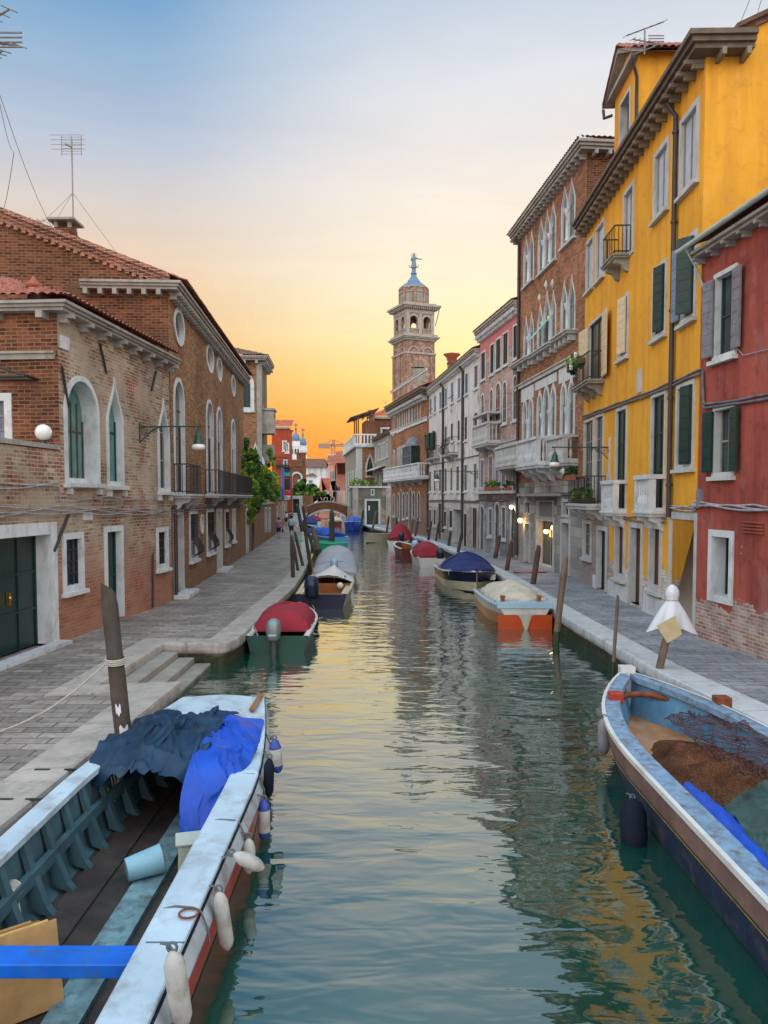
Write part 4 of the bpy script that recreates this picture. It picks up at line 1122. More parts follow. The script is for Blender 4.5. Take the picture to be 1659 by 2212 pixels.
# ================================================================ white house
def white_house():
    B = Bld('white_house', 'long pale peeling house with dark drainpipes and a bowed iron balcony', 'house', G(924, 1157), G(1033, 1189))
    H = B.v(980, 806)
    k = lambda a, y0, y1: [877.8 + a[0] * .1985, 877.8 + a[1] * .1985, 768 + y0 * .1985, 768 + y1 * .1985]
    for a, y0, y1 in (((255, 275), 475, 645), ((305, 325), 440, 612), ((362, 384), 400, 580), ((421, 444), 362, 545), ((487, 513), 298, 505), ((562, 589), 250, 462), ((641, 669), 200, 410), ((742, 778), 115, 345)):
        B.win('rect', *k(a, y0, y1), fw=.10, fmat='stone_white', pane='shutter_blue' if a[0] < 600 else 'glass', depth=.03, proj=.02, bars=(1, 0), bar_mat='shutter_blue')
    for a, y0, y1, sh in (((252, 276), 850, 1030, 1), ((292, 318), 830, 1030, 1), ((421, 440), 772, 975, 0), ((486, 508), 742, 925, 0), ((560, 583), 710, 922, 0), ((637, 662), 672, 912, 0), ((742, 772), 625, 880, 0)):
        B.win('rect', *k(a, y0, y1), fw=.10, fmat='stone_white', pane='door_brown' if not sh else 'door_green', depth=.03, proj=.02, bars=(1, 1), bar_mat='door_brown', shut=(('L', 'shutter_green', 150), ('R', 'shutter_green', 150)) if sh else ())
    for a, y0, y1 in (((251, 270), 1265, 1475), ((300, 320), 1250, 1475), ((356, 380), 1240, 1475), ((417, 440), 1232, 1475), ((481, 502), 1226, 1470), ((546, 574), 1208, 1470), ((632, 660), 1195, 1465), ((737, 764), 1178, 1460)):
        B.win('rect', *k(a, y0, y1), fw=.10, fmat='stone_white', pane='glass', depth=.03, proj=.02, bars=(1, 2))
    for a, y0, y1, nm in (((251, 270), 1680, 1860, 'window'), ((301, 318), 1680, 1840, 'window'), ((350, 380), 1610, 2000, 'door'), ((411, 434), 1700, 1855, 'window'), ((472, 500), 1690, 1870, 'window'), ((628, 658), 1725, 2075, 'door'), ((724, 768), 1660, 2085, 'door')):
        B.win('rect', *k(a, y0, y1), fw=.13, fmat='stone', pane='door_brown' if nm == 'door' else 'dark', depth=.03, proj=.02, name=nm, bars=(1, 1), sill=.06, bar_mat='iron')
    B.win('rect', *k((510, 604), 1675, 2060), fw=.08, fmat='stone', pane='grey_wall', depth=1.2, name='passage', bars=None, sill=0, label='wide shadowed gateway')
    B.walls('white_wall', H, 8)
    B.cornice(H, .26, .40, 'eave_stone', (.36, .14, .26), cmat='stone')
    b = MB(); tile_sheet(b, Vector((-.1, -.4, H + .26)), Vector((1, 0, 0)), Vector((0, 1, .38)).normalized(), B.L + .1, 4, course=.6, nper=3); B.part(b, 'roof', MT['tile'], fix=False)
    for px, y0, y1 in ((956.3, 829, 1150), (998.5, 792, 1165), (923.5, 940, 1150)): B.pipe(px, y0, y1, .085)
    u0, u1 = B.u(970, 975), B.u(990, 970); B.balcony(u0, u1, B.v(980, 981), .55, 1.1, 'bowed', .14, 'stone', 2, bracket=.45)
    u0, u1 = B.u(933, 990), B.u(950, 985); B.balcony(u0, u1, B.v(940, 990), .5, .9, 'iron', .12, 'stone', 2, bracket=.4)
    B.cables([(925, 1005), (960, 998), (1010, 988), (1033, 983)], 1, .035, 'cable', sag=0)
    B.cables([(925, 1080), (960, 1079), (1033, 1081)], 2, .035, 'cable')
    b = MB()
    for x0, x1, y in ((932, 942, 890), (978, 990, 862)): b.box(B.u(x0, y), B.u(x1, y), -.35, -.31, B.v(x0, y), B.v(x0, y) + .05)
    B.part(b, 'clothes_rail', MT['iron'])
    p = B.uv(1032, 1018); bracket_lamp('wall_lamp', 'dark bell lamp on an iron bracket against the pale peeling house', B.world(p[0], 0, p[1]), -B.iy, 2.6)
    return B
R5 = white_house()
c0 = at(976, 800, 60); chimney('chimney', 'tall narrow brick chimney with a flared cap on the pale peeling house', c0, .62, .62, at(976, 781, 60).z - c0.z, 'red_brick', 'terracotta', 'flare')

# ================================================================ brown brick palazzo with arcaded windows
def palazzo():
    B = Bld('arcaded_palazzo', 'brown brick palazzo with round-arched windows and a white stone balcony', 'house', G(845, 1142.5), G(922, 1157.5))
    H = B.v(885, 872)
    k = lambda x0, x1, y0, y1: (603.5 + x0 * .1984, 603.5 + x1 * .1984, 822.9 + y0 * .1984, 822.9 + y1 * .1984)
    for x0, x1, y0, y1 in ((1243, 1256, 400, 570), (1288, 1302, 366, 545), (1316, 1333, 348, 530), (1348, 1362, 330, 515), (1390, 1404, 298, 490), (1421, 1438, 280, 475), (1455, 1474, 256, 455), (1512, 1532, 215, 420)):
        B.win('rect', *k(x0, x1, y0, y1), fw=.14, fmat='stone_white', pane='dark', depth=.03, proj=.02, bars=(1, 0))
    for x0, x1, y0, y1 in ((1242, 1256, 765, 990), (1287, 1299, 740, 980), (1308, 1321, 728, 975), (1331, 1344, 718, 972), (1353, 1366, 708, 968), (1388, 1402, 702, 960), (1408, 1421, 694, 955), (1427, 1440, 686, 950)):
        B.win('round', *k(x0, x1, y0, y1), fw=.14, fmat='stone_white', pane='glass', depth=.03, proj=.02, bars=(1, 1), sill=0)
    for x0, x1, y0, y1 in ((1240, 1254, 1240, 1460), (1287, 1302, 1230, 1500), (1314, 1334, 1190, 1600), (1343, 1362, 1225, 1490), (1383, 1401, 1225, 1480), (1414, 1440, 1180, 1610), (1450, 1472, 1215, 1480), (1508, 1530, 1220, 1500)):
        B.win('round', *k(x0, x1, y0, y1), fw=.16, fmat='stone', pane='door_brown' if y1 > 1550 else 'dark', depth=.03, proj=.02, bars=(1, 1), name='door' if y1 > 1550 else 'window')
    B.walls('palazzo_brick', H, 8)
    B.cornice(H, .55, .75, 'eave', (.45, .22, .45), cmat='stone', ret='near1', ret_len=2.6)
    b = MB(); tile_sheet(b, Vector((-.3, -.75, H + .55)), Vector((1, 0, 0)), Vector((0, 1, .36)).normalized(), B.L + 1, 4.5, course=.6, nper=3); B.part(b, 'roof', MT['tile'], fix=False)
    B.band(B.v(880, 926), B.v(880, 919), .12, 'stone_white'); B.band(B.v(880, 905) + 3.3, B.v(880, 905) + 3.5, .1, 'stone_white')
    B.balcony(B.u(846, 1036), B.L + .5, B.v(885, 1033), .9, 1.15, 'stone', .25, 'stone_white', 5, bracket=.5)
    b = MB(); u0, u1 = B.u(889, 980), B.u(907, 980); v0 = B.v(898, 1030); v1 = B.v(898, 965)
    b.box(u0, u1, -.8, .0, v0, v1); b.lathe([(.9, 0), (.8, .4), (.5, .75), (.05, .95)], ((u0 + u1) / 2, -.1, v1), 12, mi=1)
    for i in range(6):
        x = u0 + (u1 - u0) * i / 5; b.box(x - .04, x + .04, -.86, -.80, v0, v1, 1)
    for z in (.33, .66): b.box(u0, u1, -.85, -.805, v0 + (v1 - v0) * z, v0 + (v1 - v0) * z + .06, 1)
    B.part(b, 'bay_window', [MT['glass'], MT['lead_grey']])
    return B
R6 = palazzo()

# narrow white house strip between palazzo and pale house
def link_house():
    B = facing('narrow_house', 'narrow grey and white house squeezed beside the palazzo balcony', 'house', 916, 927, 70)
    H = at(920, 960, 70).z
    B.winu('rect', .1, .35, 1, 3.4, fw=.06, pane='door_brown', depth=.03, proj=.02, name='door', bars=None)
    B.walls('white_wall', H, 4)
    B.cornice(H, .2, .2, 'eave')
    return B
link_house()
# ================================================================ campanile
def bell_tower():
    Y = 185.0; c = at(893, 1075, Y); rz = radians(23.4); s = 3.6
    Z = lambda y: at(893, y, Y).z
    T = empty('bell_tower', (c.x, Y, 0), rz, 'leaning brick bell tower with a blue cap and a statue on top', 'bell tower')
    z0, zc, zb0, zb1, zt = -.5, Z(742), Z(728), Z(676), Z(664)
    b = MB(); b.box(-s, s, -s, s, z0, zc)
    for a in range(4):                                       # corner and middle pilasters on each face
        M = Matrix.Rotation(a * pi / 2, 4, 'Z')
        for x in (-s + .55, 0, s - .55): b.box(x - .55, x + .55, -s - .22, -s - .01, z0, Z(771), M=M)
    T_wall = b.build('shaft', MT['tower_brick'], T)
    b = MB()
    for a in range(4):
        M = Matrix.Rotation(a * pi / 2, 4, 'Z')
        b.box(-s - .3, s + .3, -s - .34, -s - .225, Z(771), Z(767), M=M)
        for x in (-s / 2, s / 2):
            ring = outline('round', x - 1.1, x + 1.1, Z(768), Z(757)); ro = outline('round', x - 1.35, x + 1.35, Z(768), Z(755))
            P = lambda pts, y: [M @ Vector((p[0], y, p[1])) for p in pts]
            b.loft([P(ring, -s), P(ring, -s - .2), P(ro, -s - .2), P(ro, -s)], False, False, smooth=False)
    b.build('blind_arcade', MT['tower_stone'], T)
    b = MB()
    for p, a, e in ((.35, 742, 738), (.75, 738, 735.5), (1.0, 735.4, 733), (.55, 732.9, 728)): b.box(-s - p, s + p, -s - p, s + p, Z(a) + .01, Z(e))
    b.build('lower_cornice', MT['tower_stone'], T)
    # belfry: four walls with open arches
    bf = MB(); tr = MB(); th = .6; q = s - .15
    for a in range(4):
        M = Matrix.Rotation(a * pi / 2, 4, 'Z')
        hs = [outline('round', x - .95, x + .95, Z(716), Z(690)) for x in (-s * .46, s * .46)]
        lo = [[Vector((p[0], p[1], 0)) for p in ((-q, zb0), (q, zb0), (q, zb1), (-q, zb1))]] + [[Vector((p[0], p[1], 0)) for p in h] for h in hs]
        pts = [p for l in lo for p in l]; tri = list(tessellate_polygon(lo))
        for y in (-q, -q + th): bf.add([M @ Vector((p.x, y, p.y)) for p in pts], tri)
        for h in hs:
            bf.loft([[M @ Vector((p[0], y, p[1])) for p in h] for y in (-q, -q + th)], True, False, smooth=False)
            o = outline('round', h[-1][0] - .35, h[0][0] + .35, Z(716), Z(690) + .5)
            P = lambda pp, y: [M @ Vector((p[0], y, p[1])) for p in pp]
            tr.loft([P(h, -q), P(h, -q - .16), P(o, -q - .16), P(o, -q)], False, False, smooth=False)
            m = (h[0][0] + h[-1][0]) / 2
            for k in range(5): tr.box(m - .8 + k * .4 - .09, m - .8 + k * .4 + .09, -q - .1, -q + .1, Z(727), Z(718), M=M)
            tr.box(m - 1.3, m + 1.3, -q - .2, -q + .2, Z(718), Z(716) - .02, M=M)
        tr.box(-q - .1, q + .1, -q - .14, -q - .005, Z(684), Z(677), M=M)
        for x in (-q + .35, 0, q - .35): tr.box(x - .35, x + .35, -q - .12, -q - .004, Z(727.5), Z(684) - .01, M=M)
    bf.build('belfry', MT['tower_brick'], T, fix=False); tr.build('belfry_trim', MT['tower_stone'], T)
    b = MB()
    for p, a, e in ((.3, 676, 673), (.75, 673, 670.5), (1.15, 670.4, 666), (.3, 665.9, 662)): b.box(-s - p, s + p, -s - p, s + p, Z(a) + .01, Z(e))
    for a in range(4):
        M = Matrix.Rotation(a * pi / 2, 4, 'Z')
        for i in range(17): b.box(-s - .5 + i * .5 - .12, -s - .5 + i * .5 + .12, -s - .72, -s - .31, Z(675.5), Z(673.2), M=M)
    b.build('upper_cornice', MT['tower_stone'], T)
    # octagonal drum with blind niches, cap and spire
    R8_ = s * .93; M8 = Matrix.Rotation(pi / 8, 4, 'Z')
    b = MB(); b.lathe([(R8_, Z(662)), (R8_, Z(624))], n=8, smooth=False, M=M8)
    for a in range(8):
        M = Matrix.Rotation(a * pi / 4, 4, 'Z'); y = -R8_ * cos(pi / 8)
        for x in (-1.15, 1.15): b.box(x - .22, x + .22, y - .16, y - .01, Z(661), Z(627), M=M)
    b.build('drum', MT['tower_brick'], T)
    b = MB()
    for a in range(8):
        M = Matrix.Rotation(a * pi / 4, 4, 'Z'); y = -R8_ * cos(pi / 8)
        b.box(-.8, .8, y - .06, y - .005, Z(658), Z(637), M=M)
        b.box(-.95, .95, y - .22, y - .01, Z(636.6), Z(634.8), 1, M=M)
        b.box(-.2, .2, y - .2, y - .01, Z(628), Z(625), 1, M=M)
    b.build('niche', [MT['grey_wall'], MT['tower_stone']], T)
    b = MB(); K = Y / FPX
    b.lathe([(R8_ * 1.06, Z(626)), (31 * K, Z(624)), (31.5 * K, Z(622.5))], n=8, smooth=False, M=M8); b.build('eave', MT['eave_stone'], T)
    b = MB(); b.lathe([(31 * K, Z(622.4)), (22 * K, Z(615)), (14 * K, Z(610)), (13 * K, Z(607)), (9.5 * K, Z(603)), (6.5 * K, Z(598)), (5 * K, Z(593)), (7 * K, Z(592)), (7 * K, Z(591)), (4.6 * K, Z(588)), (4 * K, Z(580)), (3.2 * K, Z(579))], n=8, smooth=False, M=M8)
    b.build('cap', MT['lead'], T)
    # statue with halo, outstretched arm and a crescent at its foot
    st = MB(); zf = Z(579); h = Z(549) - zf
    st.lathe([(.62, 0), (.66, h * .1), (.52, h * .35), (.45, h * .5), (.50, h * .62), (.56, h * .72), (.40, h * .79), (.16, h * .82), (.16, h * .84)], (0, 0, zf), 10)
    st.ball((0, 0, zf + h * .90), .30, 10, 8, sq=(1, 1, 1.25))
    Mx = Matrix.Rotation(-rz, 4, 'Z')
    A = lambda x, z: Mx @ Vector((x, -.1, zf + h * z))
    st.tube([A(.42, .73), A(.85, .66), A(1.5, .62), A(1.95, .64)], [.2, .16, .12, .08], 8)
    st.tube([A(-.42, .73), A(-.62, .6), A(-.5, .5), A(-.1, .48)], [.2, .17, .13, .09], 8)
    st.tube([A(.52 * cos(t), .9 + .16 * sin(t)) for t in [2 * pi * k / 20 for k in range(21)]], .06, 5)
    for sg in (-1, 1): st.tube([A(sg * .3, .02), A(sg * .85, .04), A(sg * 1.1, .16), A(sg * 1.05, .26)], [.14, .12, .09, .04], 6)
    st.build('statue', MT['lead_grey'], T)
    b = MB(); b.tube([Mx @ Vector(((937 - 893) * K, -3.6, Z(712))), Mx @ Vector(((946 - 893) * K, -4.4, Z(672)))], .09, 5); b.build('pole', MT['iron'], T)
bell_tower()
c0 = at(904, 840, 120); chimney('chimney', 'wide flat-topped stack in front of the bell tower shaft', c0, 1.8, 1.2, at(904, 797, 120).z - c0.z, 'grey_wall', 'stone_grey')

# ================================================================ houses at the bend, on the far right bank
def green_house():
    B = Bld('grey_house', 'grey-green rendered house with blue-framed windows behind the low wall with a door', 'house', (-1.36, 112.6), (1.0, 97.0))
    k = lambda x0, x1, y0, y1: (603.5 + x0 * .1984, 603.5 + x1 * .1984, 822.9 + y0 * .1984, 822.9 + y1 * .1984)
    H = B.v(828, 944)
    for a in ((1046, 1054, 735, 875), (1077, 1097, 700, 855), (1113, 1128, 686, 842), (1137, 1152, 676, 832), (1168, 1184, 655, 815)):
        B.win('rect', *k(*a), fw=.16, fmat='stone', pane='shutter_blue', depth=.15, bars=(1, 0))
    B.win('rect', *k(1050, 1090, 1005, 1150), fw=.1, fmat='stone', pane='curtain', depth=.2)
    B.win('rect', *k(1110, 1180, 995, 1160), fw=.05, pane='shutter_green', depth=.1, bars=(3, 0), bar_mat='shutter_green', sill=0)
    B.walls('grey_wall', H, 8)
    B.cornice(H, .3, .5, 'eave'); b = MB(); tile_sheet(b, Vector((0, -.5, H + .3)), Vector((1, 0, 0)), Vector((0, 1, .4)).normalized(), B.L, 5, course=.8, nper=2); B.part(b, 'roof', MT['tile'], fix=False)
    b = MB(); u0, u1 = B.u(808, 1020), B.u(832, 1015); v = B.v(820, 1015); b.loft([[Vector((u, y, z)) for y, z in ((0, v + .5), (-1.3, v), (-1.3, v - .12), (0, v + .4))] for u in (u0, u1)], True, True, smooth=False); B.part(b, 'awning', MT['stone'])
green_house()

def terrace_house():
    a = at(772, 1075, 113); e = at(746, 1075, 138)
    B = Bld('terrace_house', 'stone and brick corner house with a white roof terrace and a timber pergola', 'house', (e.x, 138), (a.x, 113))
    H = B.v(772, 966)
    for i in range(5):
        u = B.L * (.12 + .19 * i); B.winu('round', u - .55, u + .55, H - 8.2, H - 3.2, fw=.25, fmat='stone_white', pane='dark', depth=.3, bars=(1, 1))
    B.walls('grey_wall', H, 5, skip='u1')
    F = Face(B, 'near1', at(812, 1075, 113).x - a.x + .3)
    F.win('gothic', 792.5, 806, 985, 1027, fw=.22, fmat='stone', pane='dark', depth=.3, rise=2.0)
    face_panel(F, 'palazzo_brick', [(0, H), (F.L, H)], base=-.4)
    b = MB(); b.box(-.2, .7, -.08, .0, -.4, H - .01)
    F.part(b, 'quoin', MT['stone'])
    b = MB(); b.box(-.3, B.L + .4, -.5, F.L + .2, H + .01, H + .35); B.part(b, 'cornice', MT['stone'])
    r = MB(); top = H + 1.9
    for u0, u1, y0, y1 in ((0, B.L + .3, -.4, -.2), (B.L + .1, B.L + .3, -.19, F.L - .2)):
        r.box(u0, u1, y0, y1, top - .2, top); r.box(u0, u1, y0, y1, H + .352, H + .55)
    for i in range(30): r.box(B.L * i / 29 - .08, B.L * i / 29 + .08, -.38, -.22, H + .55, top - .2)
    for i in range(6): y = F.L * i / 6; r.box(B.L + .12, B.L + .28, y - .1, y + .1, H + .552, top - .202)
    B.part(r, 'balustrade', MT['stone_white'])
    pg = MB()
    for u in (B.L - .5, B.L - 4, B.L - 7.5):
        for y in (.2, F.L - .8): pg.box(u - .09, u + .09, y - .09, y + .09, H + .3, H + 4.6 + y * .25)
    for i in range(9): u = B.L - .3 - i * .95; pg.tube([(u, -1.0, H + 4.2), (u, F.L + .2, H + 5.6)], .09, 5)
    for y in (.2, F.L * .5, F.L - .6): pg.box(B.L - 9, B.L + .4, y - .07, y + .07, H + 4.35 + y * .25, H + 4.5 + y * .25)
    B.part(pg, 'pergola', MT['timber_red'])
    w = MB(); w.box(B.L - 6, B.L - 1.2, 1.2, F.L, H + .36, H + 3.9); B.part(w, 'roof_room', MT['dark_brick'])
    b = MB(); b.box(-1, 3.5, -.9, -.01, H - 13.5, H - 10.5); b.box(-1.1, 3.6, -1.0, -.01, H - 10.49, H - 10.2); b.loft([[Vector((u, y, z)) for y, z in ((-.9, H - 13.51), (-.01, H - 13.51), (-.01, H - 14.6))] for u in (-1, 3.5)], True, True, smooth=False); B.part(b, 'oriel', MT['stone'])
    return B
terrace_house()

def attic_house():
    B = facing('brick_house', 'red brick house with a tiled roof rising behind the roof terrace pergola', 'house', 808, 850, 122)
    H = at(830, 900, 122).z
    B.win('rect', 826, 838, 927, 948, fw=.3, fmat='stone', pane='dark', depth=.3)
    B.walls('dark_brick', H, 8)
    b = MB(); tile_sheet(b, Vector((-.8, -.5, H)), Vector((1, 0, 0)), Vector((0, 1, .42)).normalized(), B.L + .8, 6, course=.8, nper=3, clip=lambda x: max(.1, min(6, x * 1.5 + .1))); B.part(b, 'roof', MT['tile_red'], fix=False)
    b = MB(); b.box(-.3, B.L, -.4, .0, H - .35, H - .01); B.part(b, 'cornice', MT['stone_grey'])
attic_house()
c0 = at(804, 908, 121); chimney('chimney', 'slim clay chimney with a pointed cap beside the roof terrace pergola', c0, .7, .7, at(804, 899, 121).z - c0.z + .3, 'red_brick', 'terracotta', 'flare')
p = at(833, 892, 122); tv_antenna('tv_antenna', 'tall thin mast with two aerials above the red tiled roof by the bend', p, at(833, 864, 122).z - p.z, 'yagi')

def door_wall():
    B = facing('quay_wall_house', 'low damp rendered wall closing the quay with a tall dark door', 'wall', 757, 842, 95)
    H = at(800, 1054, 95).z
    B.winu('rect', B.u(792), B.u(817.5), .05, at(805, 1082, 95).z, fw=.24, fmat='stone', pane='door_green', depth=.3, name='door', bars=(1, 0), bar_mat='door_green')
    B.win('rect', 803, 807, 1059, 1068, fw=.12, fmat='stone', pane='dark', depth=.2, sill=0)
    B.walls('damp_wall', H, 2.5)
    b = MB(); b.box(-.15, B.L + .1, -.15, 2.4, H + .004, H + .22); B.part(b, 'coping', MT['stone'])
    for u in (B.u(768), B.u(840)):
        b = MB(); b.box(u - .35, u + .35, -.12, -.004, -.4, H - .01); B.part(b, 'pilaster', MT['stone_grey'])
    b = MB(); b.box(B.u(795.5), B.u(799), .27, .295, 1.7, 2.3); B.part(b, 'notice', MT['stone_white'])
door_wall()

# ================================================================ bridge
def bridge():
    Y = 112.0; xl = at(664, 1100, Y).x; xr = at(748, 1100, Y).x; D = 3.0
    B = empty('footbridge', (xl, Y, 0), 0, 'small arched brick footbridge crossing the canal at the bend', 'bridge')
    L = xr - xl; zt = lambda f: at(700, 1100 - 14.5 * sin(pi * (.12 + .76 * f)) , Y).z + .15
    za = lambda f: at(700, 1118 - 15.5 * sin(pi * f) ** .8, Y).z if 0 < f < 1 else at(700, 1119, Y).z
    n = 30
    def prof(y, t=0.0): return
    b = MB()
    for y in (0, D):
        top = [Vector((L * i / n, y, zt(i / n))) for i in range(n + 1)]; bot = [Vector((L * i / n, y, za(i / n))) for i in range(n + 1)]
        b.loft([top, bot], False, False, smooth=False)
    b.loft([[Vector((L * i / n, y, za(i / n))) for i in range(n + 1)] for y in (0, D)], False, False, smooth=False)
    b.loft([[Vector((L * i / n, y, zt(i / n))) for i in range(n + 1)] for y in (0, D)], False, False, smooth=False)
    b.build('span', MT['dark_brick'], B, fix=False)
    c = MB()
    for y in (-.12, D - .15):
        c.loft([[Vector((L * i / n, y, za(i / n) - .12)), Vector((L * i / n, y + .26, za(i / n) - .12)), Vector((L * i / n, y + .26, za(i / n) + .16)), Vector((L * i / n, y, za(i / n) + .16))] for i in range(n + 1)], True, True, smooth=False)
    c.build('arch_ring', MT['stone'], B)
    c = MB()
    for y in (-.08, D - .2): c.loft([[Vector((L * i / n, y, zt(i / n) - .12)), Vector((L * i / n, y + .28, zt(i / n) - .12)), Vector((L * i / n, y + .28, zt(i / n) + .08)), Vector((L * i / n, y, zt(i / n) + .08))] for i in range(n + 1)], True, True, smooth=False)
    c.build('coping', MT['stone_grey'], B)
bridge()

# ================================================================ far left bank
def garden_house():
    B = Bld('garden_house', 'brown brick house with an arched dark green window rising above the garden vine', 'house', G(566, 1170), G(579, 1163))
    H = B.v(568, 788)
    B.walls('damp_wall', H, 9, skip='u0')
    F = Face(B, 'near0', 4.4)
    F.win('round', 513, 541, 816, 880, fw=.28, fmat='stone_white', pane='shutter_green', depth=.2, bars=(1, 0), bar_mat='shutter_green')
    F.win('ogee', 538, 566, 962, 1020, fw=.2, fmat='stone_white', pane='dark', depth=.3)
    face_panel(F, 'brown_brick', [(0, H), (F.L - .3, H)], base=-.4)
    b = MB(); b.box(F.L - .3, F.L + .05, -.06, .3, -.4, H); F.part(b, 'quoin', MT['stone_grey'])
    B.cornice(H, .3, .6, 'eave_stone', (.8, .2, .3), ret='near0', ret_len=4.3)
    b = MB(); sl = .36; ln = sqrt(1 + sl * sl)
    tile_sheet(b, Vector((-.6, -.6, H + .3)), Vector((1, 0, 0)), Vector((0, 1, sl)) / ln, B.L + .6, 4.5, clip=lambda x: max(.1, min(4.5, x * ln)), course=.5, nper=4)
    tile_sheet(b, Vector((-.6, -.6, H + .3)), Vector((0, 1, 0)), Vector((1, 0, sl)) / ln, 9, 4.5, clip=lambda y: max(.1, min(4.5, y * ln)), ez=Vector((-sl, 0, 1)).normalized(), course=.5, nper=4)
    B.part(b, 'roof', MT['tile_dark'], fix=False)
    v0, v1 = B.v(570, 940), B.v(570, 892)
    b = MB(); b.box(.3, 1.9, -.9, -.01, v0, v1); b.box(.2, 2.0, -1.0, -.005, v1 + .01, v1 + .15)
    for i in range(3): b.box(.4 + i * .5, .75 + i * .5, -.92, -.89, v0 + 1.2, v1 - .2, 1)
    B.part(b, 'oriel', [MT['stone_grey'], MT['dark']])
    b = MB(); b.box(.8, 2.2, -.8, -.01, B.v(575, 1000), B.v(575, 966)); B.part(b, 'oriel', MT['stone_grey'])
    return B
garden_house()

def red_far_house():
    B = facing('red_house', 'small bright orange-red house with white windows at the far end of the left quay', 'house', 588, 627, 108)
    H = at(600, 926, 108).z
    k = lambda x0, x1, y0, y1: (329 + x0 * .1984, 329 + x1 * .1984, 822.9 + y0 * .1984, 822.9 + y1 * .1984)
    for a in ((1430, 1450, 665, 750), (1458, 1475, 690, 770), (1440, 1460, 870, 930)): B.win('rect', *k(*a), fw=.2, fmat='stone_white', pane='shutter_green', depth=.15)
    B.walls('red_far', H, 2.5)
    B.cornice(H, .25, .35, 'stone')
    b = MB(); tile_sheet(b, Vector((-.3, -.4, H + .25)), Vector((1, 0, 0)), Vector((0, 1, .4)).normalized(), B.L + .6, 3, course=.7, nper=2); B.part(b, 'roof', MT['tile_red'], fix=False)
    b = MB(); v = at(600, 1004, 108).z; b.box(.5, B.L, -.9, -.01, v - .15, v); b.box(.5, B.L, -.92, -.86, v + .9, v + 1.0)
    for i in range(14): b.box(.55 + i * .15, .58 + i * .15, -.9, -.87, v, v + .9)
    B.part(b, 'balcony', MT['iron'])
red_far_house()
c0 = at(622, 962, 109); chimney('chimney', 'brick chimney with a flared cap on the orange-red house', c0 + Vector((0, .8, -1)), .7, .7, at(622, 928, 109).z - c0.z + .4, 'red_brick', 'terracotta', 'flare')

def far_quay_wall():
    p = G(529, 1200); 
    B = Bld('garden_wall', 'brown garden wall with a narrow dark doorway under the hanging vine', 'wall', G(530, 1199.5), G(592, 1157))
    H = B.v(531, 1095)
    B.winu('rect', .5, 1.5, .05, H - .25, fw=.2, fmat='stone', pane='dark', depth=.4, name='door', bars=None)
    for x0, x1 in ((572, 576), (580, 584)):
        B.win('rect', x0, x1, 1100, 1150, fw=.14, fmat='stone', pane='door_brown' if x0 > 577 else 'door_green', depth=.2, name='door', bars=None, sill=0)
    B.walls('brown_brick', H, .5)
    b = MB(); b.box(-.02, B.L, -.06, .55, H + .003, H + .12); B.part(b, 'coping', MT['stone_grey'])
    B2 = Bld('street_wall', 'long brownish wall with a red door running toward the far houses', 'wall', G(592.5, 1157), G(631, 1118))
    H2 = 4.4
    for u in (5, 14, 24): B2.winu('rect', u, u + 1.1, .05, 2.3, fw=.18, fmat='stone', pane='door_brown', depth=.2, name='door', bars=None)
    for u in (9, 19, 30): B2.winu('rect', u, u + .8, 1.2, 2.6, fw=.15, fmat='stone', pane='dark', depth=.2)
    B2.walls('brown_brick', H2, .5)
    return B2
far_quay_wall()

def end_wall():
    Y = 118.0
    B = facing('garden_wall', 'stone-framed dark doorway in the wall under the bright green hedge by the bridge', 'wall', 622, 676, Y)
    z0 = at(640, 1109, Y).z; H = at(640, 1070, Y).z
    B.winu('rect', B.u(632.5), B.u(646.5), z0, at(640, 1078, Y).z, fw=.5, fmat='stone', pane='door_green', depth=.4, name='door', bars=None)
    B.walls('brown_brick', H, .6)
end_wall()

# banners
def banner(label, x0, x1, y0, y1, Y, bands):
    a = at(x0, y0, Y); c = at(x1, y1, Y)
    root = empty('banner', (a.x, Y, c.z), 0, label, 'banner', 'tall banners hung at the far end of the quay')
    w = c.x - a.x; h = a.z - c.z
    b = MB()
    for z0, z1, mi in bands:
        n = 6
        b.grid(lambda s, t: Vector((w * s, .04 * sin(3 * s + 4 * (z0 + t)), h * (z0 + (z1 - z0) * t))), 4, n, mi)
        b.grid(lambda s, t: Vector((w * s, .03 + .04 * sin(3 * s + 4 * (z0 + t)), h * (z0 + (z1 - z0) * t))), 4, n, mi)
    b.build('cloth', [MT['ban_dark'], MT['ban_blue'], MT['ban_red'], MT['ban_teal'], MT['stone_white']], root, fix=False)
    p = MB(); p.tube([(-.4, 0, h + .05), (w + .3, 0, h + .05)], .05, 6); p.tube([(-.4, 0, -.05), (w + .3, 0, -.05)], .04, 6); p.tube([(w * .5, 0, h + .05), (w * .5, 5, h + .05)], .05, 6)
    p.build('pole', MT['iron'], root)
for nm, c in (('dark', (.020, .03, .04)), ('blue', (.01, .16, .48)), ('red', (.60, .05, .06)), ('teal', (.03, .28, .30))): MT['ban_' + nm] = plain('banner_' + nm, c, .8, .15, 3)
banner('plain bright blue vertical banner beside the darker one', 607.5, 613, 1010, 1080, 76, ((0, 1, 1),))
banner('dark vertical banner with a teal motif above a red and white panel', 614, 627, 1011, 1080, 77, ((0, .14, 4), (.141, .32, 2), (.321, .66, 0), (.661, .69, 2), (.691, .74, 0), (.741, .88, 3), (.881, 1, 0)))

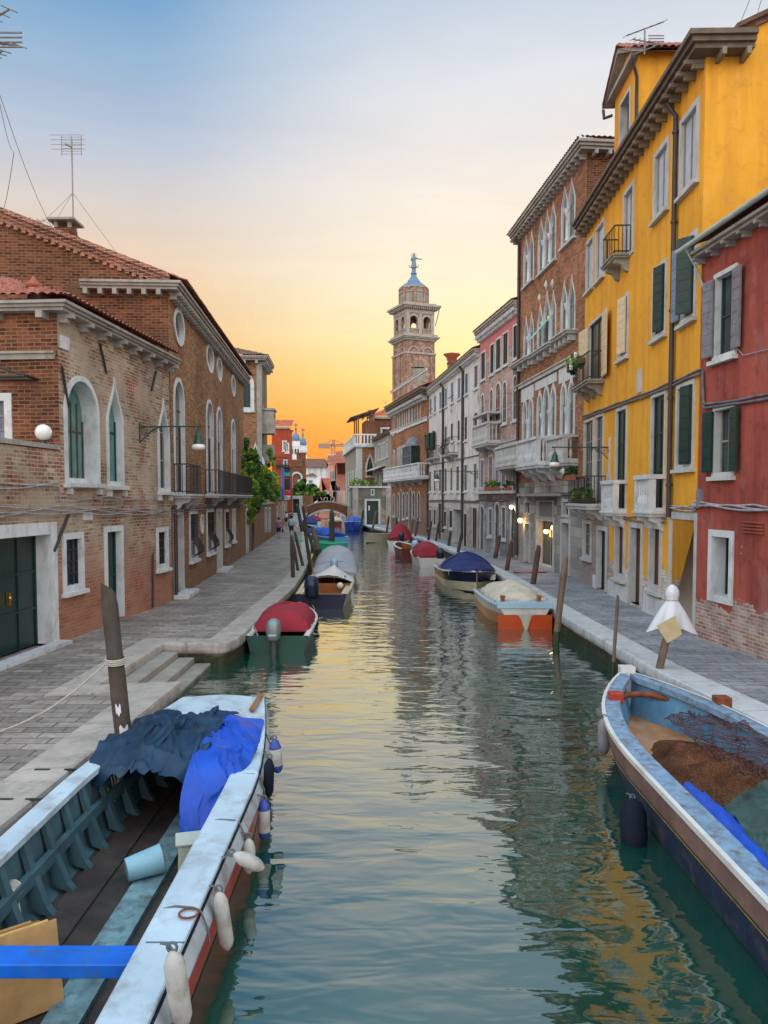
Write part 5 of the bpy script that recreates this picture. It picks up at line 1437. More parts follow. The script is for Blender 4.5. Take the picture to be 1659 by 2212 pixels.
# crenellated brick house, church, salmon houses, crane
def crenel():
    Y = 150.0; B = facing('battlement_house', 'dark brick house front with a row of battlements and a round-headed window', 'house', 629.5, 655, Y)
    z = lambda y: at(640, y, Y).z; H = z(1003)
    B.win('round', 632, 650, 1023, 1052, fw=.35, fmat='stone', pane='dark_brick_pane', depth=.15, bars=None, sill=0)
    B.walls('dark_brick', H, 6)
    b = MB()
    for i in range(5): x = .25 + i * (B.L - .5) / 4; b.box(x - .22, x + .22, .0, .5, H, z(996)); b.lathe([(.28, z(996)), (.28, z(994)), (.08, z(992))], (x, .25, 0), 8)
    b.box(-.1, B.L, -.12, .0, H - .4, H - .01)
    B.part(b, 'battlement', MT['dark_brick'])
    b = MB(); b.box(B.L - 1.3, B.L + .3, .6, 2.2, H - .5, z(980)); b.box(B.L - 1.5, B.L + .5, .4, 2.4, z(980) + .01, z(977)); B.part(b, 'chimney', MT['dark_brick'])
    b = MB(); b.box(1.2, 2.0, -.0, .1, z(1042), z(1036)); B.part(b, 'plaque', MT['stone_white'])
MT['dark_brick_pane'] = MT['dark_brick']
crenel()

def church():
    Y = 250.0; K = Y / FPX; z = lambda y: at(648, y, Y).z
    for x0, dy, lab in ((640, 0, 'pale church bell tower with a blue onion dome and a cross, taller of the pair'), (655, 7, 'pale church bell tower with a blue dome and a cross, shorter of the pair')):
        c = at(x0, 1075, Y + (6 if dy else 0)); T = empty('church_tower', (c.x, c.y, 0), radians(20), lab, 'church tower', 'twin domed church towers'); w = 7.0 * K
        b = MB(); b.box(-w, w, -w, w, -.5, z(953 + dy)); b.box(-w * 1.15, w * 1.15, -w * 1.15, w * 1.15, z(965 + dy), z(963.5 + dy)); b.build('shaft', MT['far_white'], T)
        b = MB()
        for a in range(4):
            M = Matrix.Rotation(a * pi / 2, 4, 'Z')
            for x in (-.4, .4): b.box(w * (x - .25), w * (x + .25), -w - .05, -w + .2, z(981 + dy), z(970 + dy), M=M)
        b.build('window', MT['dark'], T)
        b = MB(); b.lathe([(w * 1.1, z(953 + dy)), (w * 1.2, z(950 + dy)), (w * 1.22, z(946 + dy)), (w * 1.05, z(941 + dy)), (w * .6, z(937 + dy)), (w * .25, z(935.5 + dy))], n=16); b.build('dome', MT['lead'], T)
        b = MB(); b.lathe([(w * .25, z(935.5 + dy)), (w * .22, z(929 + dy)), (w * .35, z(928 + dy)), (w * .1, z(923 + dy))], n=8)
        b.tube([(0, 0, z(923 + dy)), (0, 0, z(914 + dy))], .16, 5); b.tube([(-.7, 0, z(918 + dy)), (.7, 0, z(918 + dy))], .14, 5); b.build('lantern', MT['tower_brick'], T)
    Y = 205.0; z = lambda y: at(680, y, Y).z
    B = facing('church_nave', 'long white church side wall under a broad dark tiled roof', 'church', 655, 712, Y)
    H = z(1010)
    B.walls('far_white', H, 16)
    b = MB(); e = B.L * .93
    b.add([(-.5, -.8, H), (e, -.8, H), (e - 1.2, 7, z(988)), (-.5, 7, z(988)), (-.5, 15, H), (e, 15, H)], [(0, 1, 2, 3), (3, 2, 5, 4)]); B.part(b, 'roof', MT['tile_dark'], fix=False)
    b = MB(); b.loft([[Vector((x, -.5, H - .8)), Vector((x, 3.2, z(996))), Vector((x, 7, z(985.5))), Vector((x, 10.8, z(996))), Vector((x, 15, H - .8))] for x in (B.L * .93, B.L * .98)], True, True, smooth=False)
    b.tube([(B.L * .95, 7, z(986)), (B.L * .95, 7, z(976))], .25, 6); b.tube([(B.L * .95 - .9, 7, z(980)), (B.L * .95 + .9, 7, z(980))], .2, 6); B.part(b, 'gable', MT['stone'])
    b = MB()
    for i in range(4): b.box(B.L * (.2 + .22 * i), B.L * (.2 + .22 * i) + .5, -.25, .0, -.4, H - .05)
    B.part(b, 'buttress', MT['stone'])
    B = facing('church_chapel', 'low white apse with a small tiled roof in front of the church nave', 'church', 657, 692, 190)
    z = lambda y: at(680, y, 190).z; H = z(1029); B.winu('rect', 1.2, 2.0, H - 4, H - 1, fw=.15, pane='glass_blue')
    B.walls('far_white', H, 6)
    b = MB(); b.add([(-.4, -.5, H), (B.L * .85, -.5, H), (B.L * .45, 4, z(1020))], [(0, 1, 2)]); B.part(b, 'roof', MT['tile_dark'], fix=False)
church()

def salmon_houses():
    Y = 140.0; z = lambda y, Y=Y: at(720, y, Y).z
    B = facing('salmon_house', 'tall salmon pink house with narrow windows beyond the footbridge', 'house', 709, 726, Y + 8)
    zz = lambda y: at(720, y, Y + 8).z; H = zz(1001)
    for x0, x1, y0, y1 in ((714, 716, 1018, 1037), (720, 722, 1017, 1036)): B.win('rect', x0, x1, y0, y1, fw=.12, pane='door_brown', depth=.2, bars=None)
    for i in range(3): B.winu('rect', .9 + i * 1.15, 1.6 + i * 1.15, .6, zz(1062), fw=.18, fmat='stone', pane='dark', depth=.2, bars=None)
    B.walls('salmon', H, 8); b = MB(); tile_sheet(b, Vector((-.3, -.4, H)), Vector((1, 0, 0)), Vector((0, 1, .35)).normalized(), 6.5, 5, course=.9, nper=2); B.part(b, 'roof', MT['tile'], fix=False)
    B.pipe(725, 1005, 1085, .12)
    B = facing('salmon_house', 'plain brown and salmon house with a dark sloping roof against the corner oriel', 'house', 727, 750, Y + 12)
    zz = lambda y: at(740, y, Y + 12).z; H = zz(996)
    B.win('rect', 731, 734.5, 1051, 1064, fw=.15, pane='door_brown', bars=None)
    B.walls('salmon', zz(1025), 8); b = MB(); b.box(-.1, B.L, .3, 6, zz(1026), H); B.part(b, 'upper_wall', MT['dark_brick'])
    b = MB(); b.add([(1.2, -.2, zz(1024)), (3.0, -.2, zz(1040)), (3.0, .3, zz(1040)), (1.2, .3, zz(1024))], [(0, 1, 2, 3)])
    b.add([(-.3, -.3, H), (B.L, -.3, H), (B.L, 5, H + 2.2), (-.3, 5, H + 2.2)], [(0, 1, 2, 3)]); B.part(b, 'roof', MT['tile'], fix=False)
    B = facing('salmon_house', 'low gabled salmon house with a red tiled roof beside the garden trees', 'house', 686, 711, Y)
    H = z(1058); pk = z(1033); L = B.L
    B.winu('rect', 1.2, 1.7, 1.0, 3.2, fw=.1, pane='door_brown', bars=None); B.winu('rect', 2.4, 2.9, 1.0, 3.2, fw=.1, pane='door_brown', bars=None)
    B.walls('salmon', H, 7, top=[(0, H - .5), (L * .32, pk), (L * .62, H), (L, H)])
    b = MB(); b.add([(L * .30, -.3, pk + .1), (L * .66, -.3, H - .1), (L + .1, -.3, H - .1), (L + .1, 4, pk + .1), (L * .30, 4, pk + .1)], [(0, 1, 2, 3, 4)]); B.part(b, 'roof', MT['tile_red'], fix=False)
    b = MB(); b.box(L * .55, L, -.25, .0, H - .75, H - .1); B.part(b, 'cornice', MT['stone'])
salmon_houses()

def crane():
    Y = 420.0; P = lambda x, y: at(x, y, Y)
    o = P(721, 1075); root = empty('tower_crane', (o.x, Y, 0), 0, 'distant tower crane silhouetted against the orange sky', 'crane')
    L = lambda x, y: P(x, y) - Vector((o.x, Y, 0))
    def lattice(a, c, w, n, b):
        d = c - a; up = Vector((0, 0, 1)) if abs(d.normalized().z) < .8 else Vector((1, 0, 0))
        for s in (-1, 1): b.tube([a + up * w * s, c + up * w * s], .22, 4)
        for i in range(n): b.tube([a + d * (i / n) + up * w * (1 if i % 2 else -1), a + d * ((i + 1) / n) + up * w * (-1 if i % 2 else 1)], .14, 4)
    b = MB(); lattice(L(720, 1080), L(720, 962), .9, 26, b); lattice(L(720, 963), L(721, 950), .5, 4, b); b.build('mast', MT['crane_paint'], root)
    b = MB(); lattice(L(692, 961.5), L(748, 962), .5, 24, b)
    for e in ((693, 961), (746, 961)): b.tube([L(721, 950), L(*e)], .12, 4)
    b.build('jib', MT['crane_paint'], root)
    b = MB(); c = L(693, 962); b.box(c.x - 1.2, c.x + 5, -.8, .8, c.z - 1.6, c.z + .9); b.build('counterweight', MT['crane_paint'], root)
MT['crane_paint'] = plain('crane_paint', (.30, .20, .16), .6)
crane()
# ================================================================ water, quays
def water_mat():
    t = NT('canal_water'); v = t.coord('Object')
    a = t.noise(t.coord('Object', (.55, 1.0, 1), rot=(0, 0, .12)), .95, 2, .45, .3)
    b_ = t.noise(t.coord('Object', (.5, 1.25, 1), (3, 1, 0), (0, 0, -.10)), 2.6, 2, .5, .4)
    c_ = t.noise(t.coord('Object', (.9, 1.6, 1)), 9.0, 2, .5)
    lf = t.ramp(t.noise(t.coord('Object', (1, .5, 1)), .22, 3), [(.35, .35), (.65, 1.0)])        # calmer and livelier stretches
    h = t.math('ADD', t.math('MULTIPLY', a, t.ramp(t.noise(t.coord('Object', (1, .6, 1), (9, 2, 0)), .35, 3), [(.3, .7), (.7, 1.25)])), t.math('MULTIPLY', b_, .40))
    h = t.math('ADD', h, t.math('MULTIPLY', t.math('MULTIPLY', c_, lf), .030))
    deep = t.ramp(t.noise(v, .35, 4), [(.3, (.0006, .034, .024, 1)), (.7, (.0018, .062, .042, 1))])
    t.set(Base_Color=deep, Roughness=.03, IOR=1.55, Specular_IOR_Level=.5, Coat_Weight=1.0, Coat_Roughness=.03, Coat_IOR=2.25)
    bp = t.bump(h, WAVE, .10); t.l(bp.outputs[0], t.p.inputs['Coat Normal'])
    return t.mat
WAVE = .44
MT['water'] = water_mat()
b = MB()                                          # one sheet, left out inside the open work boat whose floor lies below the water level
_w = [[Vector(p) for p in ((-3000, -60, 0), (3000, -60, 0), (3000, 3000, 0), (-3000, 3000, 0))],
      [Vector((-2.44 + sg * (h - .07), 2.62 + y, 0)) for sg, ys in ((1, (0, 5.7, 7.0, 8.1, 9.1)), (-1, (9.1, 8.1, 7.0, 5.7, 0))) for y in ys for h in (1.03 if y / 9.2 < .62 else 1.03 - .43 * ((y / 9.2 - .62) / .38) ** 1.5,)]]
b.add([(p.x, p.y, WATER) for l in _w for p in l], list(tessellate_polygon(_w)))
tag(b.build('water', MT['water']), kind='structure')

left_edge = [Vector((-3.72, -12, 0)), G(0, 1790), G(392, 1474), G(214, 1481), G(360, 1392), G(484, 1393), G(517, 1379), G(601, 1300), G(637, 1268), G(659, 1232), G(668, 1205), G(672, 1180), G(668, 1155), G(658, 1138), G(650, 1126), Vector((-11.3, 112, 0)), Vector((-11.6, 125, 0)), Vector((-13, 165, 0))]
right_edge = [Vector((5.9, -12, 0)), G(1659, 1568), G(1425, 1456), G(1207, 1328), G(1098, 1254), G(976, 1189), G(896, 1159), G(783, 1134), Vector((-4.2, 95.0, 0)), Vector((-5.0, 112, 0)), Vector((-6.5, 165, 0))]
left_edge[4].x = left_edge[3].x + .05
def smooth_edge(pts, sharp):
    out = []
    for i, p in enumerate(pts):
        if i in sharp or i in (0, len(pts) - 1): out.append(p); continue
        a, c = pts[i - 1], pts[i + 1]; r = min((p - a).length, (c - p).length) * .3
        q0 = p + (a - p).normalized() * r; q1 = p + (c - p).normalized() * r
        for t in (0, .25, .5, .75, 1): out.append(q0 * (1 - t) ** 2 + p * 2 * t * (1 - t) + q1 * t * t)
    return out
def kerb(pts, side, name, w=.62):
    "stone edge: top, rounded nose and quay wall below, following the edge; side = +1 when the land lies to the left of travel"
    n = len(pts); rings = []
    for i, p in enumerate(pts):
        a = pts[max(0, i - 1)]; c = pts[min(n - 1, i + 1)]
        d0 = (p - a); d1 = (c - p)
        nn = Vector((0, 0, 0)); k = 1.0
        if d0.length > 1e-6 and d1.length > 1e-6:
            n0 = Vector((-d0.y, d0.x, 0)).normalized(); n1 = Vector((-d1.y, d1.x, 0)).normalized(); nn = (n0 + n1).normalized(); k = 1 / max(.45, nn.dot(n0))
        else:
            d = d0 if d0.length > 1e-6 else d1; nn = Vector((-d.y, d.x, 0)).normalized()
        nn *= side * k
        rings.append([p + nn * o + Vector((0, 0, z)) for o, z in ((w, -.05), (w, .025), (.05, .03), (.012, .015), (0, -.03), (.0, -.20), (.05, -.215), (.07, -1.5))])
    v = [q for r in rings for q in r]; m = 8; f = []
    for i in range(n - 1):
        for j in range(m - 1): f.append((i * m + j, (i + 1) * m + j, (i + 1) * m + j + 1, i * m + j + 1))
    b = MB(); b.add(v, f); o = b.build(name, MT['kerb' if side < 0 else 'kerb_warm'], fix=False)
    # uv along the edge so that joints cross it
    uv = o.data.uv_layers[0]; s = [0]
    for i in range(1, n): s.append(s[-1] + (pts[i] - pts[i - 1]).length)
    for p in o.data.polygons:
        for li in p.loop_indices:
            vi = o.data.loops[li].vertex_index; uv.data[li].uv = (s[vi // m], .5)
    return tag(o, kind='structure')
LE = smooth_edge(left_edge, (1, 2, 3, 4)); RE = smooth_edge(right_edge, (8,))
kerb(LE, 1, 'kerb'); kerb(RE, -1, 'kerb')
def land(edge, far, mat, name, side):
    ins = []
    n = len(edge)
    for i, p in enumerate(edge):
        a = edge[max(0, i - 1)]; c = edge[min(n - 1, i + 1)]; d = c - a; nn = Vector((-d.y, d.x, 0)).normalized() * side
        ins.append(p + nn * .3)
    pts = ins + far
    tri = tessellate_polygon([[Vector((p.x, p.y, 0)) for p in pts]])
    b = MB(); b.add([(p.x, p.y, 0) for p in pts], list(tri)); o = b.build(name, mat, fix=False)
    for p in o.data.polygons:
        if p.normal.z < 0: p.flip()
    return tag(o, kind='structure')
V3 = lambda x, y: Vector((x, y, 0))
land(LE, [V3(-13, 3000), V3(-3000, 3000), V3(-3000, -60), V3(-4.1, -60)], MT['pave_a'], 'pavement', 1)
land(RE, [V3(-6.5, 166), V3(-12.9, 166), V3(-12.9, 3000), V3(3000, 3000), V3(3000, -60), V3(6.3, -60)], MT['pave_b'], 'pavement', -1)
# water steps in the notch of the left bank, and the low slab before it
b = MB(); x0 = left_edge[3].x; ya, yb = left_edge[3].y + .04, left_edge[4].y - .04
for i in range(3): b.box(x0 + .02 + .36 * i, x0 + .38 + .36 * i, ya, yb, -1.5, -.13 * (i + 1) - .02)
tag(b.build('water_steps', MT['step_stone'], bevel=.02), kind='structure')
p = G(392, 1500, -.36); b = MB(); b.box(p.x + .05, p.x + .85, p.y - .75, p.y + .05, -1.2, -.40)
tag(b.build('landing_slab', MT['step_stone'], bevel=.02), kind='structure')
b = MB()
for px, py in ((91, 1662), (155, 1662), (10, 1726), (73, 1726)):
    p = G(px, py, .031); b.box(p.x - .09, p.x + .09, p.y - .022, p.y + .022, .020, .034)
tag(b.build('drain_slot', MT['dark']), kind='structure')
# ramp of low steps up to the far bridge on the left bank
b = MB()
for i in range(6): b.box(-17, -10.9 - .02 * i, 106 + i * 1.2, 125, -.3 + .001 * i, .16 * (i + 1))
tag(b.build('bridge_steps', MT['kerb']), kind='structure')
# ================================================================ boats
def pm(name, col, rough=.35, var=.1, dirt=None, **k): return plain(name, col, rough, var, 1.6, bump=k.pop('bump', .05), dirt=dirt, **k)
MT['hull_white'] = pm('hull_white', (.56, .58, .58), dirt=(.34, .32, .27), dirt_amt=.5)
MT['hull_cream'] = pm('hull_cream', (.56, .50, .36), dirt=(.36, .3, .2))
MT['hull_navy'] = pm('hull_navy', (.008, .014, .045))
MT['hull_blue'] = pm('hull_blue', (.012, .05, .32))
MT['hull_green'] = pm('hull_green', (.012, .065, .05))
MT['hull_bright_green'] = pm('hull_bright_green', (.02, .42, .22))
MT['hull_sky'] = pm('hull_sky', (.10, .36, .60))
MT['hull_orange'] = pm('hull_orange', (.45, .058, .010), dirt=(.38, .06, .02))
MT['hull_maroon'] = pm('hull_maroon', (.12, .02, .02))
MT['hull_red'] = pm('hull_red', (.30, .030, .018), dirt=(.22, .10, .07))
MT['antifoul'] = pm('weedy_bottom', (.035, .045, .022), .7, .4)
MT['varnish'] = pm('varnish', (.26, .10, .030), .3, .3)
MT['cover_red'] = plain('red_canvas', (.26, .016, .030), .8, .18, 2.2, bump=.25, bscale=7, dirt=(.18, .012, .03))
MT['cover_navy'] = plain('navy_canvas', (.010, .022, .12), .7, .25, 2.2, bump=.25, bscale=7)
MT['cover_blue'] = plain('blue_canvas', (.006, .07, .38), .6, .2, 2.2, bump=.3, bscale=7)
MT['cover_grey'] = plain('grey_canvas', (.34, .35, .39), .8, .1, 2.2, bump=.2, bscale=7, dirt=(.3, .31, .34))
MT['cover_beige'] = plain('beige_tarpaulin', (.52, .47, .38), .75, .12, 2.2, bump=.35, bscale=6, dirt=(.36, .33, .28))
MT['motor_dark'] = pm('dark_cowl', (.012, .022, .055), .3)
MT['motor_silver'] = pm('silver_cowl', (.20, .25, .26), .35, metal=.3)
MT['motor_blue'] = pm('pale_blue_cowl', (.30, .45, .60), .35)
MT['motor_leg'] = pm('motor_leg', (.05, .06, .065), .4)
MT['rope'] = plain('pale_rope', (.42, .40, .36), .9, .2, 8)
MT['rope_blue'] = plain('dark_rope', (.10, .12, .13), .9, .2, 8)
MT['fender_white'] = plain('white_fender', (.36, .365, .35), .6, .22, 5, bump=.12, dirt=(.17, .15, .12), dirt_amt=.7)
MT['fender_blue'] = plain('blue_fender', (.02, .05, .25), .45, .15, 3)
MT['fender_dark'] = plain('dark_fender', (.006, .010, .020), .8, .3, 3, spec=.15)

def stations(L, beam, zs, zb, kind='v', stern=.9, full=.5):
    "a set of sections from stern (x=0) to bow (x=L)"
    out = []
    for i in range(15):
        f = i / 14
        if kind == 'blunt': hb = beam / 2 * (1 - .16 * f ** 4); zk = -.22 + .10 * f ** 3
        else:
            hb = beam / 2 * (stern + (1 - stern) * min(1, f / .35)) * (1 if f < full else max(.03, 1 - ((f - full) / (1 - full)) ** 2.1)); zk = -.22 + .12 * max(0, (f - .7) / .3) ** 2
        zg = zs + (zb - zs) * f ** 1.7
        out.append((L * f, hb, zg, hb * (.86 if f < .6 else .86 - .35 * (f - .6) / .4), -.02 + .10 * max(0, (f - .5) / .5) ** 2, zk))
    return out

def hull(root, st, top, bottom, rim, inside, floor=.08, stripe=.5, wall=.07, name='hull', tmat=None):
    b = MB(); g = MB()
    for sg in (1, -1):
        P = lambda fn: [Vector(fn(s)) for s in st]
        gun = P(lambda s: (s[0], sg * s[1], s[2]))
        mid = P(lambda s: (s[0], sg * (s[3] + (s[1] - s[3]) * stripe), s[4] + (s[2] - s[4]) * stripe))
        chi = P(lambda s: (s[0], sg * s[3], s[4]))
        kee = P(lambda s: (s[0], 0, s[5]))
        inn = P(lambda s: (s[0], sg * max(.005, s[1] - wall), s[2] - .01))
        flo = P(lambda s: (s[0], sg * max(.004, s[3] - wall), floor if s[2] > floor else s[2] - .02))
        cen = P(lambda s: (s[0], 0, floor))
        b.loft([gun, mid], False, False, 0); b.loft([mid, chi], False, False, 1); b.loft([chi, kee], False, False, 2)
        b.loft([inn, flo], False, False, 3); b.loft([flo, cen], False, False, 3)
        out = P(lambda s: (s[0], sg * (s[1] + .025), s[2] - .05)); o2 = P(lambda s: (s[0], sg * (s[1] + .03), s[2] + .012)); i2 = P(lambda s: (s[0], sg * max(.004, s[1] - wall - .03), s[2] + .012)); i3 = P(lambda s: (s[0], sg * max(.004, s[1] - wall - .03), s[2] - .05))
        g.loft([out, o2, i2, i3], False, False)
    s = st[0]
    def tran(x, shrink):
        return [Vector((x, s[1] - shrink, s[2])), Vector((x, -s[1] + shrink, s[2])), Vector((x, -s[3] + shrink, s[4])), Vector((x, 0, s[5])), Vector((x, s[3] - shrink, s[4]))]
    h = b.build(name, [MT[top[0]], MT[top[1]], MT[bottom], MT[inside]], root, fix=True)
    t = MB(); t.loft([tran(-.012, 0), tran(.05, .01)], True, True, smooth=False); t.build('transom', MT[tmat or top[1]], root)
    s = st[-1]
    if s[1] > .2:
        t = MB(); t.loft([tran2(s, 0), tran2(s, .05)], True, True, smooth=False); t.build('bow_panel', MT[top[0]], root)
    g.build('gunwale', MT[rim], root)
    return h
def tran2(s, d):
    x = s[0] + .012 - d
    return [Vector((x, s[1], s[2])), Vector((x, -s[1], s[2])), Vector((x, -s[3], s[4])), Vector((x, 0, s[5])), Vector((x, s[3], s[4]))]

def canopy(root, secs, mat, wr=.03, seed=0, name='cover', nseg=26, ridge=0):
    "canvas over the boat; secs = (x, half width, z base, z top, squareness)"
    b = MB(); rings = []
    n = 44; xs = [secs[0][0] + (secs[-1][0] - secs[0][0]) * i / n for i in range(n + 1)]
    for x in xs:
        for a, c in zip(secs, secs[1:]):
            if a[0] <= x <= c[0] + 1e-6: break
        f = (x - a[0]) / max(1e-6, c[0] - a[0]); f = f * f * (3 - 2 * f) if ridge == 0 else f
        hw, zb, zt, sq = [a[k] + (c[k] - a[k]) * f for k in (1, 2, 3, 4)]
        r = []
        for j in range(nseg + 1):
            t = pi * j / nseg; cy = cos(t); sz = sin(t)
            y = hw * (1 if cy > 0 else -1) * abs(cy) ** (2 / sq); z = zb + (zt - zb) * abs(sz) ** (2 / sq)
            w = wr * (mnoise.noise(Vector((x * 2.1, y * 2.6 + seed, z * 1.5 + seed))) + 1.1 * (.6 - abs(mnoise.noise(Vector((x * 3.4 + y * 1.2, y * 1.6 - x * .6, seed + z)))) * 2.4) + .4 * mnoise.noise(Vector((x * 7, y * 8, seed)))) * (sz ** .5 if sz > 0 else 0)
            r.append(Vector((x, y * (1 + w * .5), z + w)))
        rings.append(r)
    b.loft(rings, False, False)
    for rr, x in ((rings[0], 0), (rings[-1], 0)): b.poly(rr)
    return b.build(name, MT[mat], root)

def outboard(root, loc, cowl, s=1.0, tilt=0, band=None):
    b = MB(); rings = []
    for z, a, c in ((0, .13, .10), (.04, .2, .15), (.2, .22, .165), (.36, .21, .16), (.44, .17, .13), (.48, .09, .07)):
        rings.append([Vector((a * s * (abs(cos(t)) ** .7) * (1 if cos(t) > 0 else -1) - .16 * s, c * s * (abs(sin(t)) ** .7) * (1 if sin(t) > 0 else -1), z * s)) for t in [2 * pi * k / 20 for k in range(20)]])
    b.loft(rings)
    m = b.build('outboard_motor', [MT[cowl]], root, loc=loc, rot=(0, tilt, 0))
    l = MB(); l.loft([[Vector((x * s - .16 * s, y * s, z * s)) for x, y in ((.11, .05), (.0, .075), (-.09, .05), (-.09, -.05), (0, -.075), (.11, -.05))] for z in (.01, -.3)] + [[Vector((x * s - .16 * s, y * s, -.75 * s)) for x, y in ((.07, .025), (.0, .04), (-.1, .015), (-.1, -.015), (0, -.04), (.07, -.025))]])
    l.box(-.34 * s, .06 * s, -.1 * s, .1 * s, -.46 * s, -.44 * s); l.box(-.02 * s, .12 * s, -.10 * s, .10 * s, -.16 * s, .0)
    l.build('leg', MT['motor_leg'], m)
    if band:
        k = MB(); k.box(-.38 * s, -.30 * s, -.09 * s, .09 * s, .12 * s, .16 * s); k.build('badge', MT[band], m)
    return m

def boat_root(name, label, stern, bow, group='boats moored along the canal', cat='boat'):
    d = bow - stern
    return empty(name, (stern.x, stern.y, WATER), atan2(d.y, d.x), label, cat, group), d.length

def fender(label, top, length, r, body, cap=None, tilt=(0, 0), group='fenders hung along the wooden work boats'):
    root = empty('fender', top, 0, label, 'fender', group)
    root.rotation_euler = (tilt[0], tilt[1], 0)
    b = MB(); b.lathe([(r * .25, -.02), (r * .7, -.06), (r, -.06 - r * .8), (r, -length + r * .8), (r * .7, -length), (r * .25, -length - .03)], n=14); b.build('body', MT[body], root)
    if cap:
        c = MB(); c.lathe([(r * .2, -.01), (r * .74, -.055), (r * 1.02, -.06 - r * .8), (r * 1.02, -.06 - r * .95)], n=14); c.lathe([(r * 1.02, -length + r * .9), (r * 1.02, -length + r * .8), (r * .74, -length - .005), (r * .2, -length - .035)], n=14); c.build('end_cap', MT[cap], root)
    p = MB(); p.tube([(0, 0, -.02), (-.02, .0, .02), (-.07, 0, .035)], .009, 6); p.tube([(.03 * cos(t), 0, .0 + .03 * sin(t)) for t in [2 * pi * k / 10 for k in range(11)]], .01, 5); p.build('lanyard', MT['rope_blue'], root)
    return root

# ---------------------------------------------------------------- wooden work boat with the blue tarpaulin
def work_boat():
    root = empty('work_boat', (-2.44, 2.6, WATER), pi / 2, 'large open wooden work boat with white gunwales, grey ribs and a red side', 'boat', 'boats moored along the canal')
    L = 9.2
    # local x runs away from the viewer; y = +left bank
    st = []
    for i in range(24):
        f = i / 23; x = L * f
        hb = 1.03 if f < .62 else 1.03 - .43 * ((f - .62) / .38) ** 1.5
        st.append((x, hb, .65 + .06 * f ** 3, hb - .05, -.18))
    flo = -.12
    b = MB(); s1 = MB(); cp = MB(); ins = MB()
    for sg in (1, -1):
        gw = .20 if sg > 0 else .29
        P = lambda fn: [Vector(fn(s)) for s in st]
        b.loft([P(lambda s: (s[0], sg * (s[1] - .01), s[2] - .16)), P(lambda s: (s[0], sg * (s[3] + .02), .02))], False, False, 0)
        b.loft([P(lambda s: (s[0], sg * (s[3] + .02), .02)), P(lambda s: (s[0], sg * (s[3] - .1), -.25))], False, False, 1)
        s1.loft([P(lambda s: (s[0], sg * (s[1] + .0), s[2] - .02)), P(lambda s: (s[0], sg * (s[1] + .03), s[2] - .07)), P(lambda s: (s[0], sg * (s[1] + .075), s[2] - .17)), P(lambda s: (s[0], sg * (s[1] + .075), s[2] - .20)), P(lambda s: (s[0], sg * (s[1] - .02), s[2] - .205))], False, False)
        cp.loft([P(lambda s: (s[0], sg * (s[1] + .02), s[2] - .018)), P(lambda s: (s[0], sg * (s[1] + .02), s[2] + .012)), P(lambda s: (s[0], sg * (s[1] + .01), s[2] + .02)), P(lambda s: (s[0], sg * (s[1] + .018 - gw), s[2] + .02)), P(lambda s: (s[0], sg * (s[1] - gw), s[2] + .012)), P(lambda s: (s[0], sg * (s[1] - gw), s[2] - .05))], False, False, smooth=False)
        ins.loft([P(lambda s: (s[0], sg * (s[1] - .10), s[2] - .02)), P(lambda s: (s[0], sg * (s[3] - .14), flo + .05)), P(lambda s: (s[0], sg * (s[3] - .24), flo))], False, False)
    b.build('hull', [MT['hull_red'], MT['antifoul']], root)
    s1.build('rubbing_strake', MT['strake_paint'], root)
    for sg in (1, -1):
        gv = MB(); gv.tube([(q[0], sg * (q[1] + .022), q[2] - .035) for q in st], .014, 5); gv.build('groove_shade', MT['fender_dark'], root)  # dark tube standing in for shade in the gap under the cap
    cp.build('gunwale', MT['gunwale_paint'], root)
    ins.build('inner_planking', MT['grey_boat'], root)
    b = MB(); b.loft([[Vector((s[0], y * (s[3] - .23), flo)) for s in st] for y in (-1, 1)], False, False); b.build('floor', MT['bilge'], root)
    e = st[-1]
    b = MB(); b.loft([[Vector((x, y, z)) for y, z in ((e[1], e[2]), (-e[1], e[2]), (-e[3], 0), (-.3, -.2), (.3, -.2), (e[3], 0))] for x in (L - .02, L + .05)], True, True, smooth=False); b.build('transom', MT['hull_white'], root)
    # ribs and stringers
    for i in range(17):
        x = .35 + i * .46
        if x > 8.2: break
        f = x / L; hb = 1.03 if f < .62 else 1.03 - .43 * ((f - .62) / .38) ** 1.5
        for sg in (1, -1):
            r = MB(); q = [(hb - .11, .60), (hb - .19, .30), (hb - .27, flo + .06), (hb - .40, flo + .015)]; q2 = [(hb - .16, .60), (hb - .25, .30), (hb - .37, flo + .10), (hb - .44, flo + .012)]
            r.loft([[Vector((x + dx, sg * y, z)) for y, z in q + list(reversed(q2))] for dx in (-.045, .045)], True, True, smooth=False)
            r.build('rib', MT['grey_boat'], root)
    for sg in (1, -1):
        r = MB(); r.loft([[Vector((s[0], sg * (s[1] - .235 + dy), .26 + dz)) for dy, dz in ((-.03, -.06), (.03, -.05), (.03, .07), (-.03, .06))] for s in st[:22]], True, True, smooth=False); r.build('stringer', MT['grey_boat'], root)
    b = MB(); b.box(.2, 8.4, -.22, .06, flo + .004, flo + .05); b.build('keelson_plank', MT['grey_plank'], root)
    for y in (-.62, .5):
        b = MB(); b.box(.2, 8.2, y - .16, y + .16, flo + .003, flo + .028); b.build('floor_board', MT['bilge'], root)
    # end deck
    b = MB(); dk = [s for s in st if s[0] > 7.7]
    b.loft([[Vector((s[0], y * (s[1] - .16), s[2] + .025 + .03 * (1 - y * y))) for y in (-1, -.5, 0, .5, 1)] for s in dk], False, False); b.box(7.68, 7.74, -.8, .8, .45, .69); b.build('end_deck', MT['gunwale_paint'], root)
    b = MB(); b.box(L - .85, L - .02, -e[1] - .01, -e[1] + .06, e[2] + .03, e[2] + .07); b.build('deck_rail', MT['varnish'], root)
    # thwart
    b = MB(); b.box(2.62, 2.86, -.93, 1.0, .46, .56); b.build('thwart', MT['blue_board'], root, bevel=.008)
